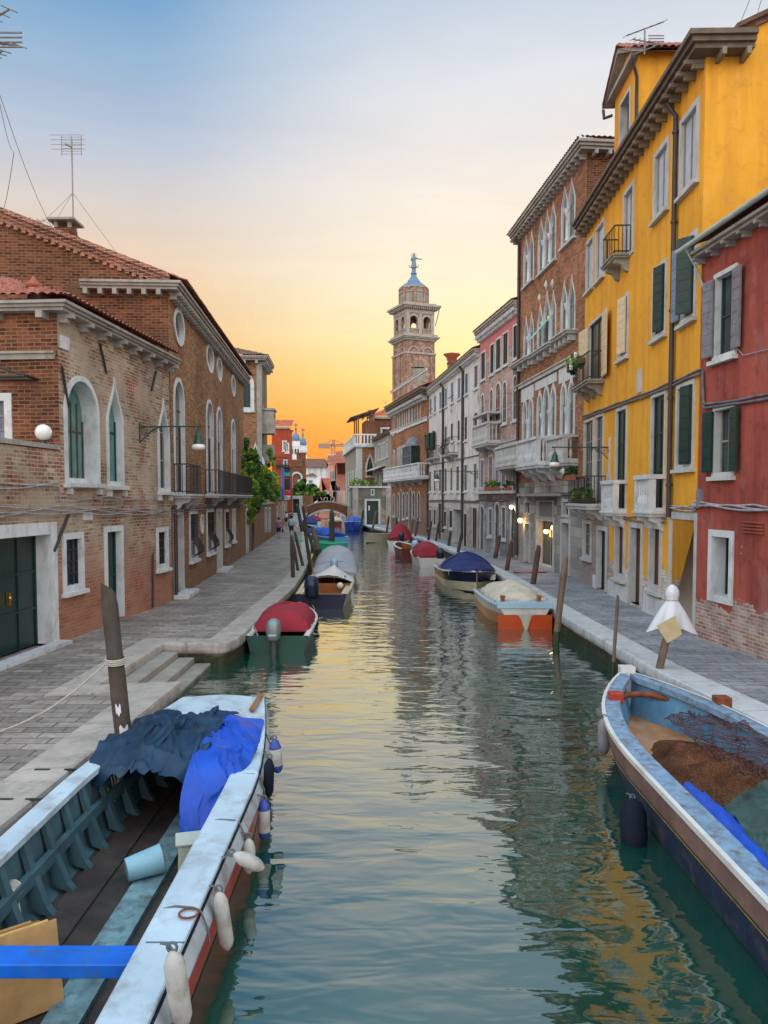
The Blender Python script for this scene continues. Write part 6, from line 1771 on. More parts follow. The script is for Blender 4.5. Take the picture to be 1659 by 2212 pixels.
    # rings and seams on the gunwale
    for x in (3.15, 4.75, 6.0, 6.9, 7.6):
        b = MB(); f = x / L; y = -(1.03 if f < .62 else 1.03 - .43 * ((f - .62) / .38) ** 1.5)
        b.tube([(x, y + .28, .66), (x + .02, y + .16, .68), (x - .01, y + .02, .685), (x + .0, y - .03, .66), (x + .02, y - .085, .50), (x + .03, y - .09, .40)], .008, 6); b.build('lashing', MT['rope_blue'], root)
    for x in (2.7, 4.0, 5.4, 6.6): 
        for y in (-1.06, 1.06):
            b = MB(); b.box(x - .01, x + .01, y - .19, y + .19, .6705, .6735) if False else b.box(x - .007, x + .007, y + .0 if y < 0 else y - .16, y + .27 if y < 0 else y + .0, .671, .6745); b.build('seam', MT['grey_boat'], root)
    b = MB(); b.tube([(3.05 + .07 * cos(t), -1.0 + .07 * sin(t), .69) for t in [2 * pi * k / 14 for k in range(15)]], .009, 5); b.build('mooring_ring', MT['rust'], root)
    for x in (4.1, 6.35):
        b = MB()
        for k in range(5): b.tube([(x + .03 * k + .0, .85 + .075 * cos(t), .26 + .095 * sin(t)) for t in [2 * pi * j / 14 for j in range(15)]], .013, 5)
        b.tube([(x + .05, .78, .2), (x + .02, .74, .02), (x + .1, .72, -.06)], .011, 5); b.build('rope_lashing', MT['rope'], root)
    b = MB()
    for k in range(6): b.tube([(6.62 + .03 * k, .88 - .01 * k, .64), (6.6 + .05 * k, .80 - .02 * k, .40), (6.64 + .02 * k, .78, .12 + .05 * k)], .008, 5)
    b.build('rope_tail', MT['rope'], root)
    return root
MT['strake_paint'] = plain('worn_strake', (.34, .38, .42), .5, .2, 3, bump=.1, dirt=(.16, .12, .10), dirt_amt=.8)
MT['gunwale_paint'] = plain('worn_white_gunwale', (.40, .52, .62), .38, .14, 2.2, bump=.1, dirt=(.20, .19, .18), dirt_amt=.6, spec=.5)
MT['grey_boat'] = plain('grey_boat_paint', (.045, .10, .125), .6, .25, 2.5, bump=.2, dirt=(.03, .05, .05))
MT['grey_plank'] = plain('worn_blue_plank', (.14, .24, .27), .8, .45, 5, bump=.4, dirt=(.06, .07, .07), dirt_amt=.8)
MT['bilge'] = plain('bilge_boards', (.045, .034, .030), .75, .45, 3, bump=.35, dirt=(.02, .022, .02), dirt_amt=.8)
MT['blue_board'] = plain('blue_board', (.003, .11, .55), .45, .2, 4, bump=.15, dirt=(.03, .10, .25), dirt_amt=.8)
MT['rust'] = plain('rust', (.17, .05, .02), .9, .4, 9, bump=.3)
MT['ply'] = plain('plywood', (.42, .25, .10), .75, .22, 3, bump=.15, dirt=(.26, .14, .06))
MT['ply_edge'] = plain('plywood_edge', (.52, .40, .12), .8, .25, 9)
WB = work_boat()

def tarpaulin(name, label, pts, mat, wr, seed, nu=44, nv=34, sag=.0, thick=.012, group=None):
    "crumpled sheet: pts is a grid of control points (rows along u, columns along v) in the world"
    rows = len(pts) - 1; cols = len(pts[0]) - 1
    def cat(p0, p1, p2, p3, t): return .5 * ((2 * p1) + (p2 - p0) * t + (2 * p0 - 5 * p1 + 4 * p2 - p3) * t * t + (3 * p1 - p0 - 3 * p2 + p3) * t ** 3)
    def line(ps, t):
        n = len(ps) - 1; i = min(int(t * n), n - 1); f = t * n - i
        g = lambda k: ps[max(0, min(n, k))]
        return cat(g(i - 1), g(i), g(i + 1), g(i + 2), f)
    V = [[Vector(p) for p in r] for r in pts]
    o = V[0][0].copy()
    def fn(u, v):
        p = line([line(r, v) for r in V], u)
        q = p * 1.0
        wq = q + Vector((mnoise.noise(q * 2.3 + Vector((seed, 1, 0))), mnoise.noise(q * 2.3 + Vector((4, seed, 0))), 0)) * .16
        a = 1 - abs(mnoise.noise(Vector(((wq.x * .8 + wq.y * .6) * 5.2 + seed, (wq.x * .6 - wq.y * .8) * 1.5, wq.z * 2)))) * 2.6
        c = 1 - abs(mnoise.noise(Vector(((wq.x * .95 - wq.y * .3) * 7 + seed, (wq.x * .3 + wq.y * .95) * 2.0, wq.z * 3)))) * 2.6
        c *= max(0, min(1, .5 + 2 * mnoise.noise(q * 1.9 + Vector((seed, seed, 2)))))
        e = mnoise.noise(q * 15 + Vector((0, seed, 0)))
        a = max(0, a + .25) ** 2; c = (max(0, c + .2) ** 2) * .9
        return p + Vector((.5 * wr * c, .4 * wr * a, wr * (.8 * a + .6 * c + .07 * e - .4))) - o
    b = MB(); b.grid(fn, nu, nv)
    ob = b.build(name, MT[mat], None, loc=o)
    s = ob.modifiers.new('thick', 'SOLIDIFY'); s.thickness = thick
    return tag(ob, label, 'tarpaulin', group)
MT['tarp_navy'] = plain('navy_tarpaulin', (.006, .030, .070), .5, .35, 3, bump=.35, bscale=9, spec=.3)
MT['tarp_blue'] = plain('bright_blue_tarpaulin', (.004, .062, .44), .45, .2, 3, bump=.25, bscale=8, spec=.35)
MT['tarp_green'] = plain('dark_green_tarpaulin', (.028, .065, .060), .55, .35, 2.5, bump=.35, bscale=8, spec=.5, dirt=(.06, .10, .095))
Zg = .17
tarpaulin('tarpaulin', 'crumpled dark navy tarpaulin heaped over the far half of the wooden work boat', [
    [(-3.30, 8.75, -.02), (-2.95, 8.60, .10), (-2.55, 8.55, .16), (-2.2, 8.62, -.02)],
    [(-3.42, 9.0, .22), (-3.0, 8.95, .33), (-2.55, 8.95, .36), (-2.05, 8.95, .30)],
    [(-3.40, 9.6, .26), (-2.95, 9.6, .40), (-2.5, 9.6, .44), (-2.05, 9.6, .34)],
    [(-3.30, 10.2, .24), (-2.9, 10.25, .38), (-2.5, 10.3, .36), (-2.05, 10.3, .27)],
    [(-3.18, 10.6, .20), (-2.85, 10.7, .27), (-2.45, 10.72, .26), (-2.0, 10.7, .24)]], 'tarp_navy', .075, 3.3, 150, 110)
tarpaulin('tarpaulin', 'bright blue tarpaulin folded beside the crumpled navy one on the wooden work boat', [
    [(-2.22, 8.22, -.32), (-2.02, 8.14, -.40), (-1.84, 8.14, -.36), (-1.74, 8.2, -.2)],
    [(-2.20, 8.42, .10), (-2.0, 8.38, .10), (-1.80, 8.42, .08), (-1.66, 8.5, .10)],
    [(-2.16, 8.75, .33), (-1.95, 8.72, .34), (-1.72, 8.8, .28), (-1.54, 8.9, .20)],
    [(-2.12, 9.5, .37), (-1.92, 9.5, .35), (-1.7, 9.55, .28), (-1.56, 9.6, .20)],
    [(-2.16, 10.45, .30), (-1.95, 10.5, .28), (-1.72, 10.5, .24), (-1.62, 10.5, .21)]], 'tarp_blue', .045, 8.1, 110, 70)
# loose things in the boat
b = MB(); bu = empty('bucket', (-2.42, 7.75, -.44), 0, 'pale blue bucket lying on its side in the work boat', 'bucket'); bu.rotation_euler = (0, radians(82), radians(28))
b.lathe([(.115, -.17), (.145, .17), (.15, .18), (.14, .18), (.112, -.15)], n=20); b.build('body', plain('bucket_plastic', (.22, .42, .52), .5, .12, 3), bu)
b = MB(); b.lathe([(.05, -.02), (.12, .14), (.10, .19), (.03, .21)], n=14); b.build('contents', plain('bucket_mud', (.28, .16, .03), .8, .4, 8), bu)
jc = empty('jerrycan', (-1.93, 7.85, -.61), radians(15), 'off-white plastic box standing under the blue tarpaulin edge', 'plastic box')
b = MB(); b.loft([[Vector((x * s_, y * s_, z)) for x, y in ((.17, .13), (-.17, .13), (-.17, -.13), (.17, -.13))] for z, s_ in ((0, .92), (.03, 1), (.34, .94), (.38, .8))], smooth=False); b.build('body', plain('box_plastic', (.40, .44, .36), .6, .15, 3), jc, bevel=.02)
b = MB(); b.box(-.19, .19, -.15, .15, .381, .41); b.build('lid', plain('box_lid', (.45, .48, .42), .6, .12, 3), jc, bevel=.01)
for i, (lab, mt) in enumerate((('front plywood sheet of the stack leaning in the work boat', 'ply'), ('yellow-edged plywood sheet second in the leaning stack', 'ply_edge'), ('reddish plywood sheet third in the leaning stack', 'varnish'), ('thin plywood sheet at the back of the leaning stack', 'ply'))):
    b = MB(); b.box(-.55, .55, -.011, .011, 0, .62); o = b.build('plywood_sheet', [MT[mt]], None, loc=(-2.86 - .06 * i, 5.45 - .01 * i, -.60), rot=(radians(-14), 0, radians(40))); tag(o, lab, 'board', 'plywood sheets in the work boat')

FX = -1.29
for lab, px, py, Ln, r, bd, cp, tl in (
    ('pale fender with blue ends hung highest by the white end deck', 592, 1594, .42, .10, 'fender_white', 'fender_blue', (0, -.1)),
    ('black sausage fender below the blue-ended one at the end deck', 582, 1634, .48, .085, 'fender_dark', None, (0, .04)),
    ('white fender with bright blue ends over the red side of the work boat', 570, 1724, .46, .095, 'fender_white', 'fender_blue', (0, 0)),
    ('plain white fender hanging upright behind a tilted one', 537, 1806, .36, .09, 'fender_white', None, (0, 0)),
    ('short white fender tilted sideways against the gunwale', 500, 1842, .30, .085, 'fender_white', None, (.0, -1.1)),
    ('long slim white fender midway along the work boat', 472, 1920, .52, .085, 'fender_white', None, (.05, -.12)),
    ('dirty long white fender with an eye at each end beside the mooring ring', 372, 2046, .54, .095, 'fender_white', None, (.05, -.1))):
    dd = ray(px, py); t_ = FX / dd.x; P = Vector((0, 0, CAMH)) + dd * t_
    fender(lab, P, Ln * .92, r * .70, bd, cp, tl)

# ---------------------------------------------------------------- weathered boat with nets
def net_boat():
    root = empty('net_boat', (4.05, 2.0, WATER), pi / 2, 'weathered fishing boat with a peeling blue gunwale, brown nets and a green tarpaulin', 'boat', 'boats moored along the canal')
    L = 11.0; st = []
    for i in range(34):
        f = i / 33; x = L * f
        q = max(0, (f - .62) / .38); hb = 1.10 * (1 - q ** 2.6 * .93)
        st.append((x, max(hb, .06), .66 + .16 * q ** 2, max(hb - .05 - .25 * q, .03), .0))
    P = lambda fn: [Vector(fn(s)) for s in st]
    b = MB(); ins = MB(); g = MB(); rl = MB(); ln_ = MB()
    for sg in (1, -1):
        b.loft([P(lambda s: (s[0], sg * s[1], s[2] - .01)), P(lambda s: (s[0], sg * (s[1] - .015), s[2] - .30))], False, False, 0)
        b.loft([P(lambda s: (s[0], sg * (s[1] - .015), s[2] - .30)), P(lambda s: (s[0], sg * s[3], .02))], False, False, 1)
        b.loft([P(lambda s: (s[0], sg * s[3], .02)), P(lambda s: (s[0], sg * s[3] * .8, -.3))], False, False, 2)
        ln_.loft([P(lambda s: (s[0], sg * (s[1] + .008), s[2] - .29)), P(lambda s: (s[0], sg * (s[1] + .008), s[2] - .306))], False, False)
        ins.loft([P(lambda s: (s[0], sg * max(.02, s[1] - .14), s[2])), P(lambda s: (s[0], sg * max(.015, s[1] - .30), .20))], False, False, 1); ins.loft([P(lambda s: (s[0], sg * max(.015, s[1] - .30), .20)), P(lambda s: (s[0], 0, .16))], False, False, 0)
        g.loft([P(lambda s: (s[0], sg * (s[1] + .02), s[2] - .03)), P(lambda s: (s[0], sg * (s[1] + .02), s[2] + .02)), P(lambda s: (s[0], sg * max(.02, s[1] - .22), s[2] + .03)), P(lambda s: (s[0], sg * max(.02, s[1] - .22), s[2] - .06))], False, False, smooth=False)
        rl.loft([P(lambda s: (s[0], sg * (s[1] + .022), s[2] - .035)), P(lambda s: (s[0], sg * (s[1] + .05), s[2] - .03)), P(lambda s: (s[0], sg * (s[1] + .05), s[2] + .026)), P(lambda s: (s[0], sg * (s[1] + .0), s[2] + .028))], False, False, smooth=False)
    b.build('hull', [MT['net_top'], MT['net_low'], MT['antifoul']], root)
    ins.build('inner_planking', [MT['net_inside'], MT['blue_inside']], root); g.build('gunwale', MT['peel_blue'], root); rl.build('rubbing_strake', MT['hull_white'], root); ln_.build('waterway_line', plain('yellow_line', (.24, .17, .02), .7, .4, 6), root)
    b = MB(); b.loft([[Vector((L + .03 + dx, y, z)) for y, z in ((.12, .95), (-.12, .95), (-.07, -.25), (.07, -.25))] for dx in (-.12, .06)], True, True, smooth=False); b.build('stem_post', MT['hull_white'], root, bevel=.015)
    b = MB(); b.box(9.5, 9.68, .50, .70, .69, .86); b.build('fairlead', MT['hull_red'], root, bevel=.015)
    b = MB(); b.box(9.3, 9.52, -1.02, -.80, .68, .84); b.build('fairlead', MT['rust'], root, bevel=.015)
    b = MB(); b.tube([(10.1, .42, .60), (10.35, .22, .62), (10.4, 0, .62), (10.35, -.22, .62), (10.1, -.42, .60)], .05, 8); b.build('breast_hook', MT['rust'], root)
    return root
MT['peel_blue'] = plain('peeling_blue_paint', (.155, .255, .37), .7, .3, 7, bump=.4, dirt=(.13, .095, .09), dirt_amt=1.0)
MT['net_top'] = plain('brown_topsides', (.17, .105, .09), .7, .3, 2, bump=.2, dirt=(.06, .045, .045))
MT['net_low'] = plain('navy_lower_side', (.006, .016, .048), .6, .4, 3, dirt=(.055, .05, .045), dirt_amt=.8)
MT['net_inside'] = plain('rusty_tan_inside', (.38, .17, .06), .8, .25, 1.6, bump=.2, dirt=(.30, .33, .30), dirt_amt=.5)
MT['blue_inside'] = plain('worn_blue_inside', (.08, .22, .36), .7, .3, 2.5, bump=.2, dirt=(.20, .20, .18), dirt_amt=.6)
NB = net_boat()
def net_mat():
    t = NT('brown_net'); v = t.coord('Object')
    vo = t.n('ShaderNodeTexVoronoi', feature='DISTANCE_TO_EDGE'); vo.inputs['Scale'].default_value = 55; t.l(v, vo.inputs['Vector'])
    c = t.ramp(vo.outputs['Distance'], [(.03, (.19, .08, .04, 1)), (.25, (.030, .015, .010, 1))])
    c = t.mix(1.0, c, t.ramp(t.noise(v, 3, 5), [(.3, .5), (.7, 1.4)]), 'MULTIPLY')
    t.set(Base_Color=c, Roughness=.95, Specular_IOR_Level=.1); t.bump(vo.outputs['Distance'], .8, .03); return t.mat
MT['net'] = net_mat()
def heap(name, label, cat, c, rx, ry, h, mat, rz=0, nz=.08, seed=0):
    b = MB()
    def fn(u, v):
        r = u; a = 2 * pi * v; x = rx * r * cos(a); y = ry * r * sin(a)
        e = 1 + .14 * mnoise.noise(Vector((cos(a) * 1.5 + seed, sin(a) * 1.5, 0)))
        z = h * (1 - r ** 2.4) + nz * (mnoise.noise(Vector((x * 3, y * 3, seed))) + .6 * mnoise.noise(Vector((x * 9, y * 9, seed)))) * (1 - r ** 6)
        return Vector((x * e, y * e, z))
    b.grid(fn, 26, 60); return tag(b.build(name, MT[mat], None, loc=c, rot=(0, 0, rz)), label, cat)
heap('fishing_net', 'brown fishing net heaped in the weathered fishing boat', 'net', (4.38, 9.15, -.36), .78, 2.5, .30, 'net', .10, .09, 2)
# loose diamond mesh spread over the blue side
def mesh_net():
    b = MB(); n = 15; m = 30
    pt = lambda i, j: Vector((4.25 + .62 * i / n + .10 * mnoise.noise(Vector((i * .5, j * .3, 1))), 8.2 + 3.6 * j / m + .12 * mnoise.noise(Vector((i * .6, j * .45, 3))), -.10 + .30 * (i / n) ** 1.5 - .0 + .09 * mnoise.noise(Vector((i * .35, j * .3, 5))) + .02))
    for k in range(-n, m):
        p = [pt(i, k + i) for i in range(n + 1) if 0 <= k + i <= m]
        if len(p) > 1 and R.random() > .12: b.tube(p, .0065, 4, caps=False)
        p = [pt(i, k + n - i) for i in range(n + 1) if 0 <= k + n - i <= m]
        if len(p) > 1 and R.random() > .12: b.tube(p, .0065, 4, caps=False)
    tag(b.build('fishing_net', plain('net_twine', (.10, .045, .045), .9, .4, 6)), 'open dark red mesh net spread over the blue far side of the fishing boat', 'net')
mesh_net()
tarpaulin('tarpaulin', 'dark green tarpaulin thrown over the near part of the weathered fishing boat', [
    [(3.22, 5.4, .16), (3.7, 5.3, .30), (4.3, 5.3, .42), (5.0, 5.3, .36)],
    [(3.24, 6.2, .15), (3.7, 6.2, .30), (4.3, 6.2, .44), (5.0, 6.3, .35)],
    [(3.30, 7.0, .12), (3.7, 7.05, .26), (4.3, 7.1, .40), (5.0, 7.2, .34)],
    [(3.40, 7.7, .06), (3.75, 7.95, .16), (4.3, 8.15, .26), (4.95, 8.2, .28)],
    [(3.50, 8.0, -.16), (3.8, 8.25, -.10), (4.3, 8.45, .02), (4.9, 8.5, .12)]], 'tarp_green', .085, 5.7, 110, 90)
tarpaulin('tarpaulin', 'narrow bright blue sheet along the peeling gunwale of the fishing boat', [
    [(3.16, 6.3, .17), (3.20, 6.3, .20), (3.25, 6.3, .18)], [(3.16, 7.0, .16), (3.23, 7.0, .21), (3.31, 7.0, .16)],
    [(3.17, 7.7, .13), (3.27, 7.7, .20), (3.40, 7.7, .12)], [(3.20, 8.35, .06), (3.32, 8.45, .12), (3.46, 8.35, .0)]], 'tarp_blue', .02, 1.7, 40, 20)
heap('scrap_plate', 'rusty oval scrap lying on the green tarpaulin', 'scrap metal', (4.3, 7.3, .42), .22, .34, .05, 'rust', .3, .03, 6)
def hang(px, py, X):
    dd = ray(px, py); return Vector((0, 0, CAMH)) + dd * (X / dd.x)
fender('grey weathered fender hung at the bow of the fishing boat', hang(1305, 1548, 3.05), .50, .085, 'shutter_grey', None, (0, 0))
fender('fat dark blue fender hung slanting on the brown side of the fishing boat', hang(1366, 1722, 2.78), .56, .145, 'fender_dark', None, (-.6, .15))

# ---------------------------------------------------------------- smaller boats
def lash(root, secs, n, sg2=(1, -1)):
    "short cords tying a cover down to the rubbing strake"
    for sg in sg2:
        for i in range(n):
            x = secs[0][0] + .15 + (secs[-1][0] - secs[0][0] - .6) * i / (n - 1)
            for a, c in zip(secs, secs[1:]):
                if a[0] <= x <= c[0]: break
            f = (x - a[0]) / (c[0] - a[0]); hw = a[1] + (c[1] - a[1]) * f; zb = a[2] + (c[2] - a[2]) * f
            b = MB(); b.tube([(x, sg * (hw + .01), zb + .10), (x + .02, sg * (hw + .07), zb - .0), (x + .04, sg * (hw + .06), zb - .16)], .011, 5); b.build('cord', MT['rope'], root)
def red_cover_boat():
    s = Vector((-2.58, 18.8, 0)); root, L = boat_root('motor_boat', 'green-sided motor boat with a dark red canvas hood and a silver outboard', s, s + Vector((.05, 4.6, 0)))
    hull(root, stations(L, 1.48, .42, .62, 'v', 1.0, .45), ('hull_green', 'hull_green'), 'antifoul', 'white_paint', 'grey_boat', .1)
    canopy(root, [(.75, .68, .40, .44, 2), (.80, .70, .40, .86, 2.3), (1.9, .71, .42, .98, 2.3), (2.5, .70, .44, .86, 2.2), (4.3, .30, .55, .66, 2)], 'cover_red', .025, 1, ridge=1)
    b = MB(); b.tube([(1.9, .715 * cos(t), .42 + .57 * sin(t)) for t in [pi * k / 20 for k in range(21)]], .022, 6); b.build('hoop', MT['cover_red'], root)
    lash(root, [(1.0, .70, .42), (4.3, .42, .55)], 5)
    b = MB(); b.box(.05, .5, -.66, .66, .24, .28); b.build('stern_locker', MT['motor_blue'], root)
    b = MB(); b.tube([(.1, .66, .45), (.3, .62, .62), (.5, .60, .5), (.55, .55, .3)], .02, 6); b.build('fuel_hose', MT['rope'], root)
    outboard(root, (-.02, .05, .36), 'motor_silver', 1.05, 0, 'badge_grey')
MT['badge_grey'] = plain('grey_badge', (.42, .47, .48), .4, .05)
red_cover_boat()
def cream_boat():
    s = Vector((-2.12, 26.4, 0)); root, L = boat_root('motor_boat', 'cream and navy motor boat with a varnished cockpit and a tilted dark blue outboard', s, s + Vector((.10, 5.6, 0)))
    hull(root, stations(L, 1.85, .50, .78, 'v', .92, .55), ('hull_cream', 'hull_cream'), 'hull_navy', 'hull_cream', 'varnish', .10, stripe=.62, tmat='hull_navy')
    b = MB()
    dk = [q for q in stations(L, 1.85, .5, .78, 'v', .92, .55) if q[0] > 2.7]
    b.loft([[Vector((q[0], y * (q[1] - .02), q[2] + .02 + .26 * (1 - y * y))) for y in (-1, -.7, -.35, 0, .35, .7, 1)] for q in dk], False, False)
    b.build('fore_deck', MT['hull_white'], root)
    b = MB(); b.loft([[Vector((x, y * .82, .52 + .30 * sqrt(max(0, 1 - y * y * .8)))) for y in [-1 + .1 * k for k in range(21)]] for x in (2.62, 2.72)], False, False); b.loft([[Vector((2.66, y * .80, z)) for y in (-1, 1)] for z in (.1, .58)], False, False, 1); b.build('cockpit_bulkhead', [MT['hull_white'], MT['varnish']], root)
    b = MB(); b.lathe([(.001, 0), (.12, 0), (.12, .03), (.001, .03)], (2.6, -.45, .5), 16, M=Matrix.Rotation(pi / 2, 4, 'Y')); b.build('gauge', MT['lamp_glass'], root)
    b = MB(); b.box(.12, .42, -.82, .82, .38, .46); b.build('stern_bench', MT['hull_cream'], root)
    for y in (-.78, .78):
        b = MB(); b.box(.4, 2.6, y - .12, y + .12, .44, .50); b.build('side_deck', MT['hull_cream'], root)
    for y in (-.6, .62):
        b = MB(); b.tube([(3.1, y, .70), (3.1, y, .82)], .03, 6); b.build('cleat', MT['rust'], root)
    outboard(root, (.02, .28, .62), 'motor_dark', 1.45, -.55, None)
cream_boat()
def grey_cover_boat():
    s = Vector((-2.15, 34.0, 0)); root, L = boat_root('motor_boat', 'long boat hidden under a tall domed grey canvas cover', s, s + Vector((-.1, 6.2, 0)))
    hull(root, stations(L, 1.95, .50, .8, 'v', .92, .5), ('hull_white', 'hull_white'), 'antifoul', 'hull_white', 'grey_boat', .1)
    canopy(root, [(-.05, .96, .42, .60, 2.2), (.7, 1.0, .42, .95, 2.1), (2.2, 1.02, .42, 1.55, 2.0), (3.6, .98, .46, 1.35, 2.0), (6.0, .25, .7, .9, 2)], 'cover_grey', .02, 4)
    for x, h in ((.7, .95), (2.2, 1.55), (3.6, 1.35)):
        b = MB(); b.tube([(x, 1.01 * cos(t), .43 + (h - .42) * sin(t)) for t in [pi * k / 20 for k in range(21)]], .018, 5); b.build('hoop', MT['cover_grey'], root)
    outboard(root, (.0, .0, .66), 'motor_blue', 1.0, 0)
grey_cover_boat()
def small(name, label, stern, L, head, beam, zs, zb, top, rim, inside, cover=None, csec=None, motor=None, mloc=(0, 0, .4), ms=1.0, tilt=0, kind='v', stern_w=.9, full=.5):
    d = Vector((sin(head), cos(head), 0)) * L
    root, L = boat_root(name, label, stern, stern + d)
    hull(root, stations(L, beam, zs, zb, kind, stern_w, full), top, 'antifoul', rim, inside, .1)
    if cover: canopy(root, csec, cover, .03, R.random() * 9)
    if motor: outboard(root, mloc, motor, ms, tilt)
    return root
# far left bank
small('rowing_boat', 'small bright green boat beside the thick upright pole', Vector((-3.0, 57.0, 0)), 4.5, radians(-60), 1.6, .45, .6, ('hull_bright_green', 'hull_bright_green'), 'hull_bright_green', 'hull_bright_green')
small('motor_boat', 'light blue boat under a blue tarpaulin behind the leaning poles', Vector((-3.6, 63.0, 0)), 6.5, radians(-28), 1.9, .6, .9, ('hull_sky', 'hull_sky'), 'hull_white', 'hull_sky', 'cover_blue', [(.6, .9, .6, .9, 2), (2.5, .95, .6, 1.3, 2), (5.5, .5, .8, 1.15, 2), (6.2, .2, .9, 1.0, 2)])
small('motor_boat', 'white boat with a dark canopy just before the footbridge on the quay side', Vector((-8.6, 92.0, 0)), 6, radians(-8), 2.0, .6, .9, ('hull_white', 'hull_sky'), 'hull_white', 'grey_boat', 'cover_navy', [(.5, .9, .6, .8, 2), (2, .95, .6, 1.5, 2), (5, .5, .8, 1.0, 2)])
small('rowing_boat', 'dark open boat with a white rim moored ahead of the white boat', Vector((-8.0, 84.0, 0)), 6, radians(-14), 1.8, .5, .8, ('hull_navy', 'hull_navy'), 'hull_white', 'dark')
small('motor_boat', 'pale boat with a red cover showing under the footbridge arch', Vector((-9.2, 104.0, 0)), 6, radians(-6), 2.0, .6, .9, ('hull_white', 'hull_white'), 'hull_white', 'grey_boat', 'cover_red', [(.5, .9, .6, .8, 2), (2, .95, .6, 1.3, 2), (5, .5, .8, 1.0, 2)])
small('motor_boat', 'white and maroon boat under the footbridge arch near the stone corner', Vector((-6.4, 104.0, 0)), 6, radians(-5), 1.9, .6, .9, ('hull_white', 'hull_maroon'), 'hull_white', 'grey_boat', 'cover_beige', [(.5, .9, .6, .8, 2), (2, .95, .6, 1.2, 2), (5, .5, .8, 1.0, 2)])
# far right bank
p = G(760, 1148, WATER)
bb = small('covered_boat', 'deep blue boat with a pointed blue cover at the end of the quay', Vector((p.x, p.y + 6.5, 0)), 6.5, radians(180 - 2), 2.3, .9, 1.15, ('hull_blue', 'hull_blue'), 'hull_white', 'hull_blue', 'cover_blue', [(.3, 1.05, .9, 1.3, 2), (3, 1.1, .9, 1.6, 1.5), (5.6, .6, 1.0, 1.35, 1.5), (6.3, .2, 1.15, 1.25, 2)])
p = G(812, 1172, WATER)
small('rowing_boat', 'cream open dinghy with a brown inside near the bend', Vector((p.x + 1.3, p.y + 3.6, 0)), 5.0, radians(180 + 25), 1.7, .6, .85, ('hull_cream', 'hull_cream'), 'hull_cream', 'varnish')
p = G(862, 1183, WATER)
small('motor_boat', 'white boat under a peaked dark red tent cover', Vector((p.x - .1, p.y, 0)), 5.2, radians(6), 1.75, .5, .75, ('hull_white', 'hull_white'), 'hull_white', 'grey_boat', 'cover_red', [(.6, .9, .42, .8, 1.8), (1.3, .95, .42, 1.75, 1.4), (2.6, .95, .45, 1.8, 1.4), (4.0, .7, .5, 1.0, 1.7), (4.9, .3, .65, .8, 2)], 'motor_dark', (-.02, -.3, .55), 1.3)
p = G(888, 1204, WATER)
small('motor_boat', 'dark maroon boat with a pale blue outboard between the two red covers', Vector((p.x, p.y, 0)), 5.0, radians(-8), 1.35, .55, .75, ('hull_maroon', 'hull_maroon'), 'hull_white', 'varnish', None, None, 'motor_blue', (.05, -.2, .6), 1.3, -.5)
p = G(922, 1226, WATER)
small('motor_boat', 'white motor boat with a red canvas cover and a dark tilted outboard', Vector((p.x + .25, p.y, 0)), 5.2, radians(-5), 1.55, .52, .80, ('hull_white', 'hull_white'), 'hull_white', 'grey_boat', 'cover_red', [(.45, .76, .50, .62, 2), (.8, .79, .50, 1.12, 2.2), (2.2, .80, .52, 1.28, 2.1), (3.6, .6, .6, 1.0, 2), (4.9, .2, .78, .85, 2)], 'motor_dark', (.0, -.42, .62), 1.25, -.6)

def navy_cover_boat():
    p = G(1033, 1282, WATER); bow = Vector((p.x - .05, p.y, 0)); stern = bow + Vector((-.25, 6.3, 0))
    root, L = boat_root('motor_boat', 'cream-bottomed motor boat with a navy blue canvas over its bow', stern, bow)
    st = stations(L, 2.25, .62, .88, 'v', .95, .62)
    hull(root, st, ('hull_navy', 'hull_cream'), 'antifoul', 'hull_white', 'hull_cream', .12, stripe=.45)
    canopy(root, [(2.2, 1.10, .64, .80, 1.6), (2.6, 1.12, .64, 1.36, 1.55), (3.5, 1.13, .66, 1.42, 1.5), (4.3, 1.1, .70, 1.16, 1.6), (5.4, .84, .78, 1.0, 1.8), (6.15, .22, .87, .93, 2)], 'cover_navy', .03, 6, ridge=1)
    b = MB(); b.tube([(3.5, 1.135 * (1 if cos(t) > 0 else -1) * abs(cos(t)) ** (2 / 1.5), .67 + .77 * abs(sin(t)) ** (2 / 1.5)) for t in [pi * k / 20 for k in range(21)]], .02, 6); b.build('hoop', MT['cover_navy'], root)
    lash(root, [(2.4, 1.1, .66), (5.4, .85, .78)], 6)
    b = MB(); b.box(.3, 1.6, -.95, .95, .40, .46); b.build('cockpit_seat', MT['hull_cream'], root)
    b = MB(); b.loft([[Vector((.15 + .3 * z, y * 1.04, .62 + z)) for y in (-1, -.5, 0, .5, 1)] for z in (0, .28)], False, False); b.build('stern_coaming', MT['hull_white'], root)
    b = MB(); b.box(5.05, 5.08, .70, .95, .40, .62); b.build('plate', MT['lamp_glass'], root, rot=(0, 0, 0))
    outboard(root, (-.02, .2, .6), 'motor_dark', 1.2)
navy_cover_boat()

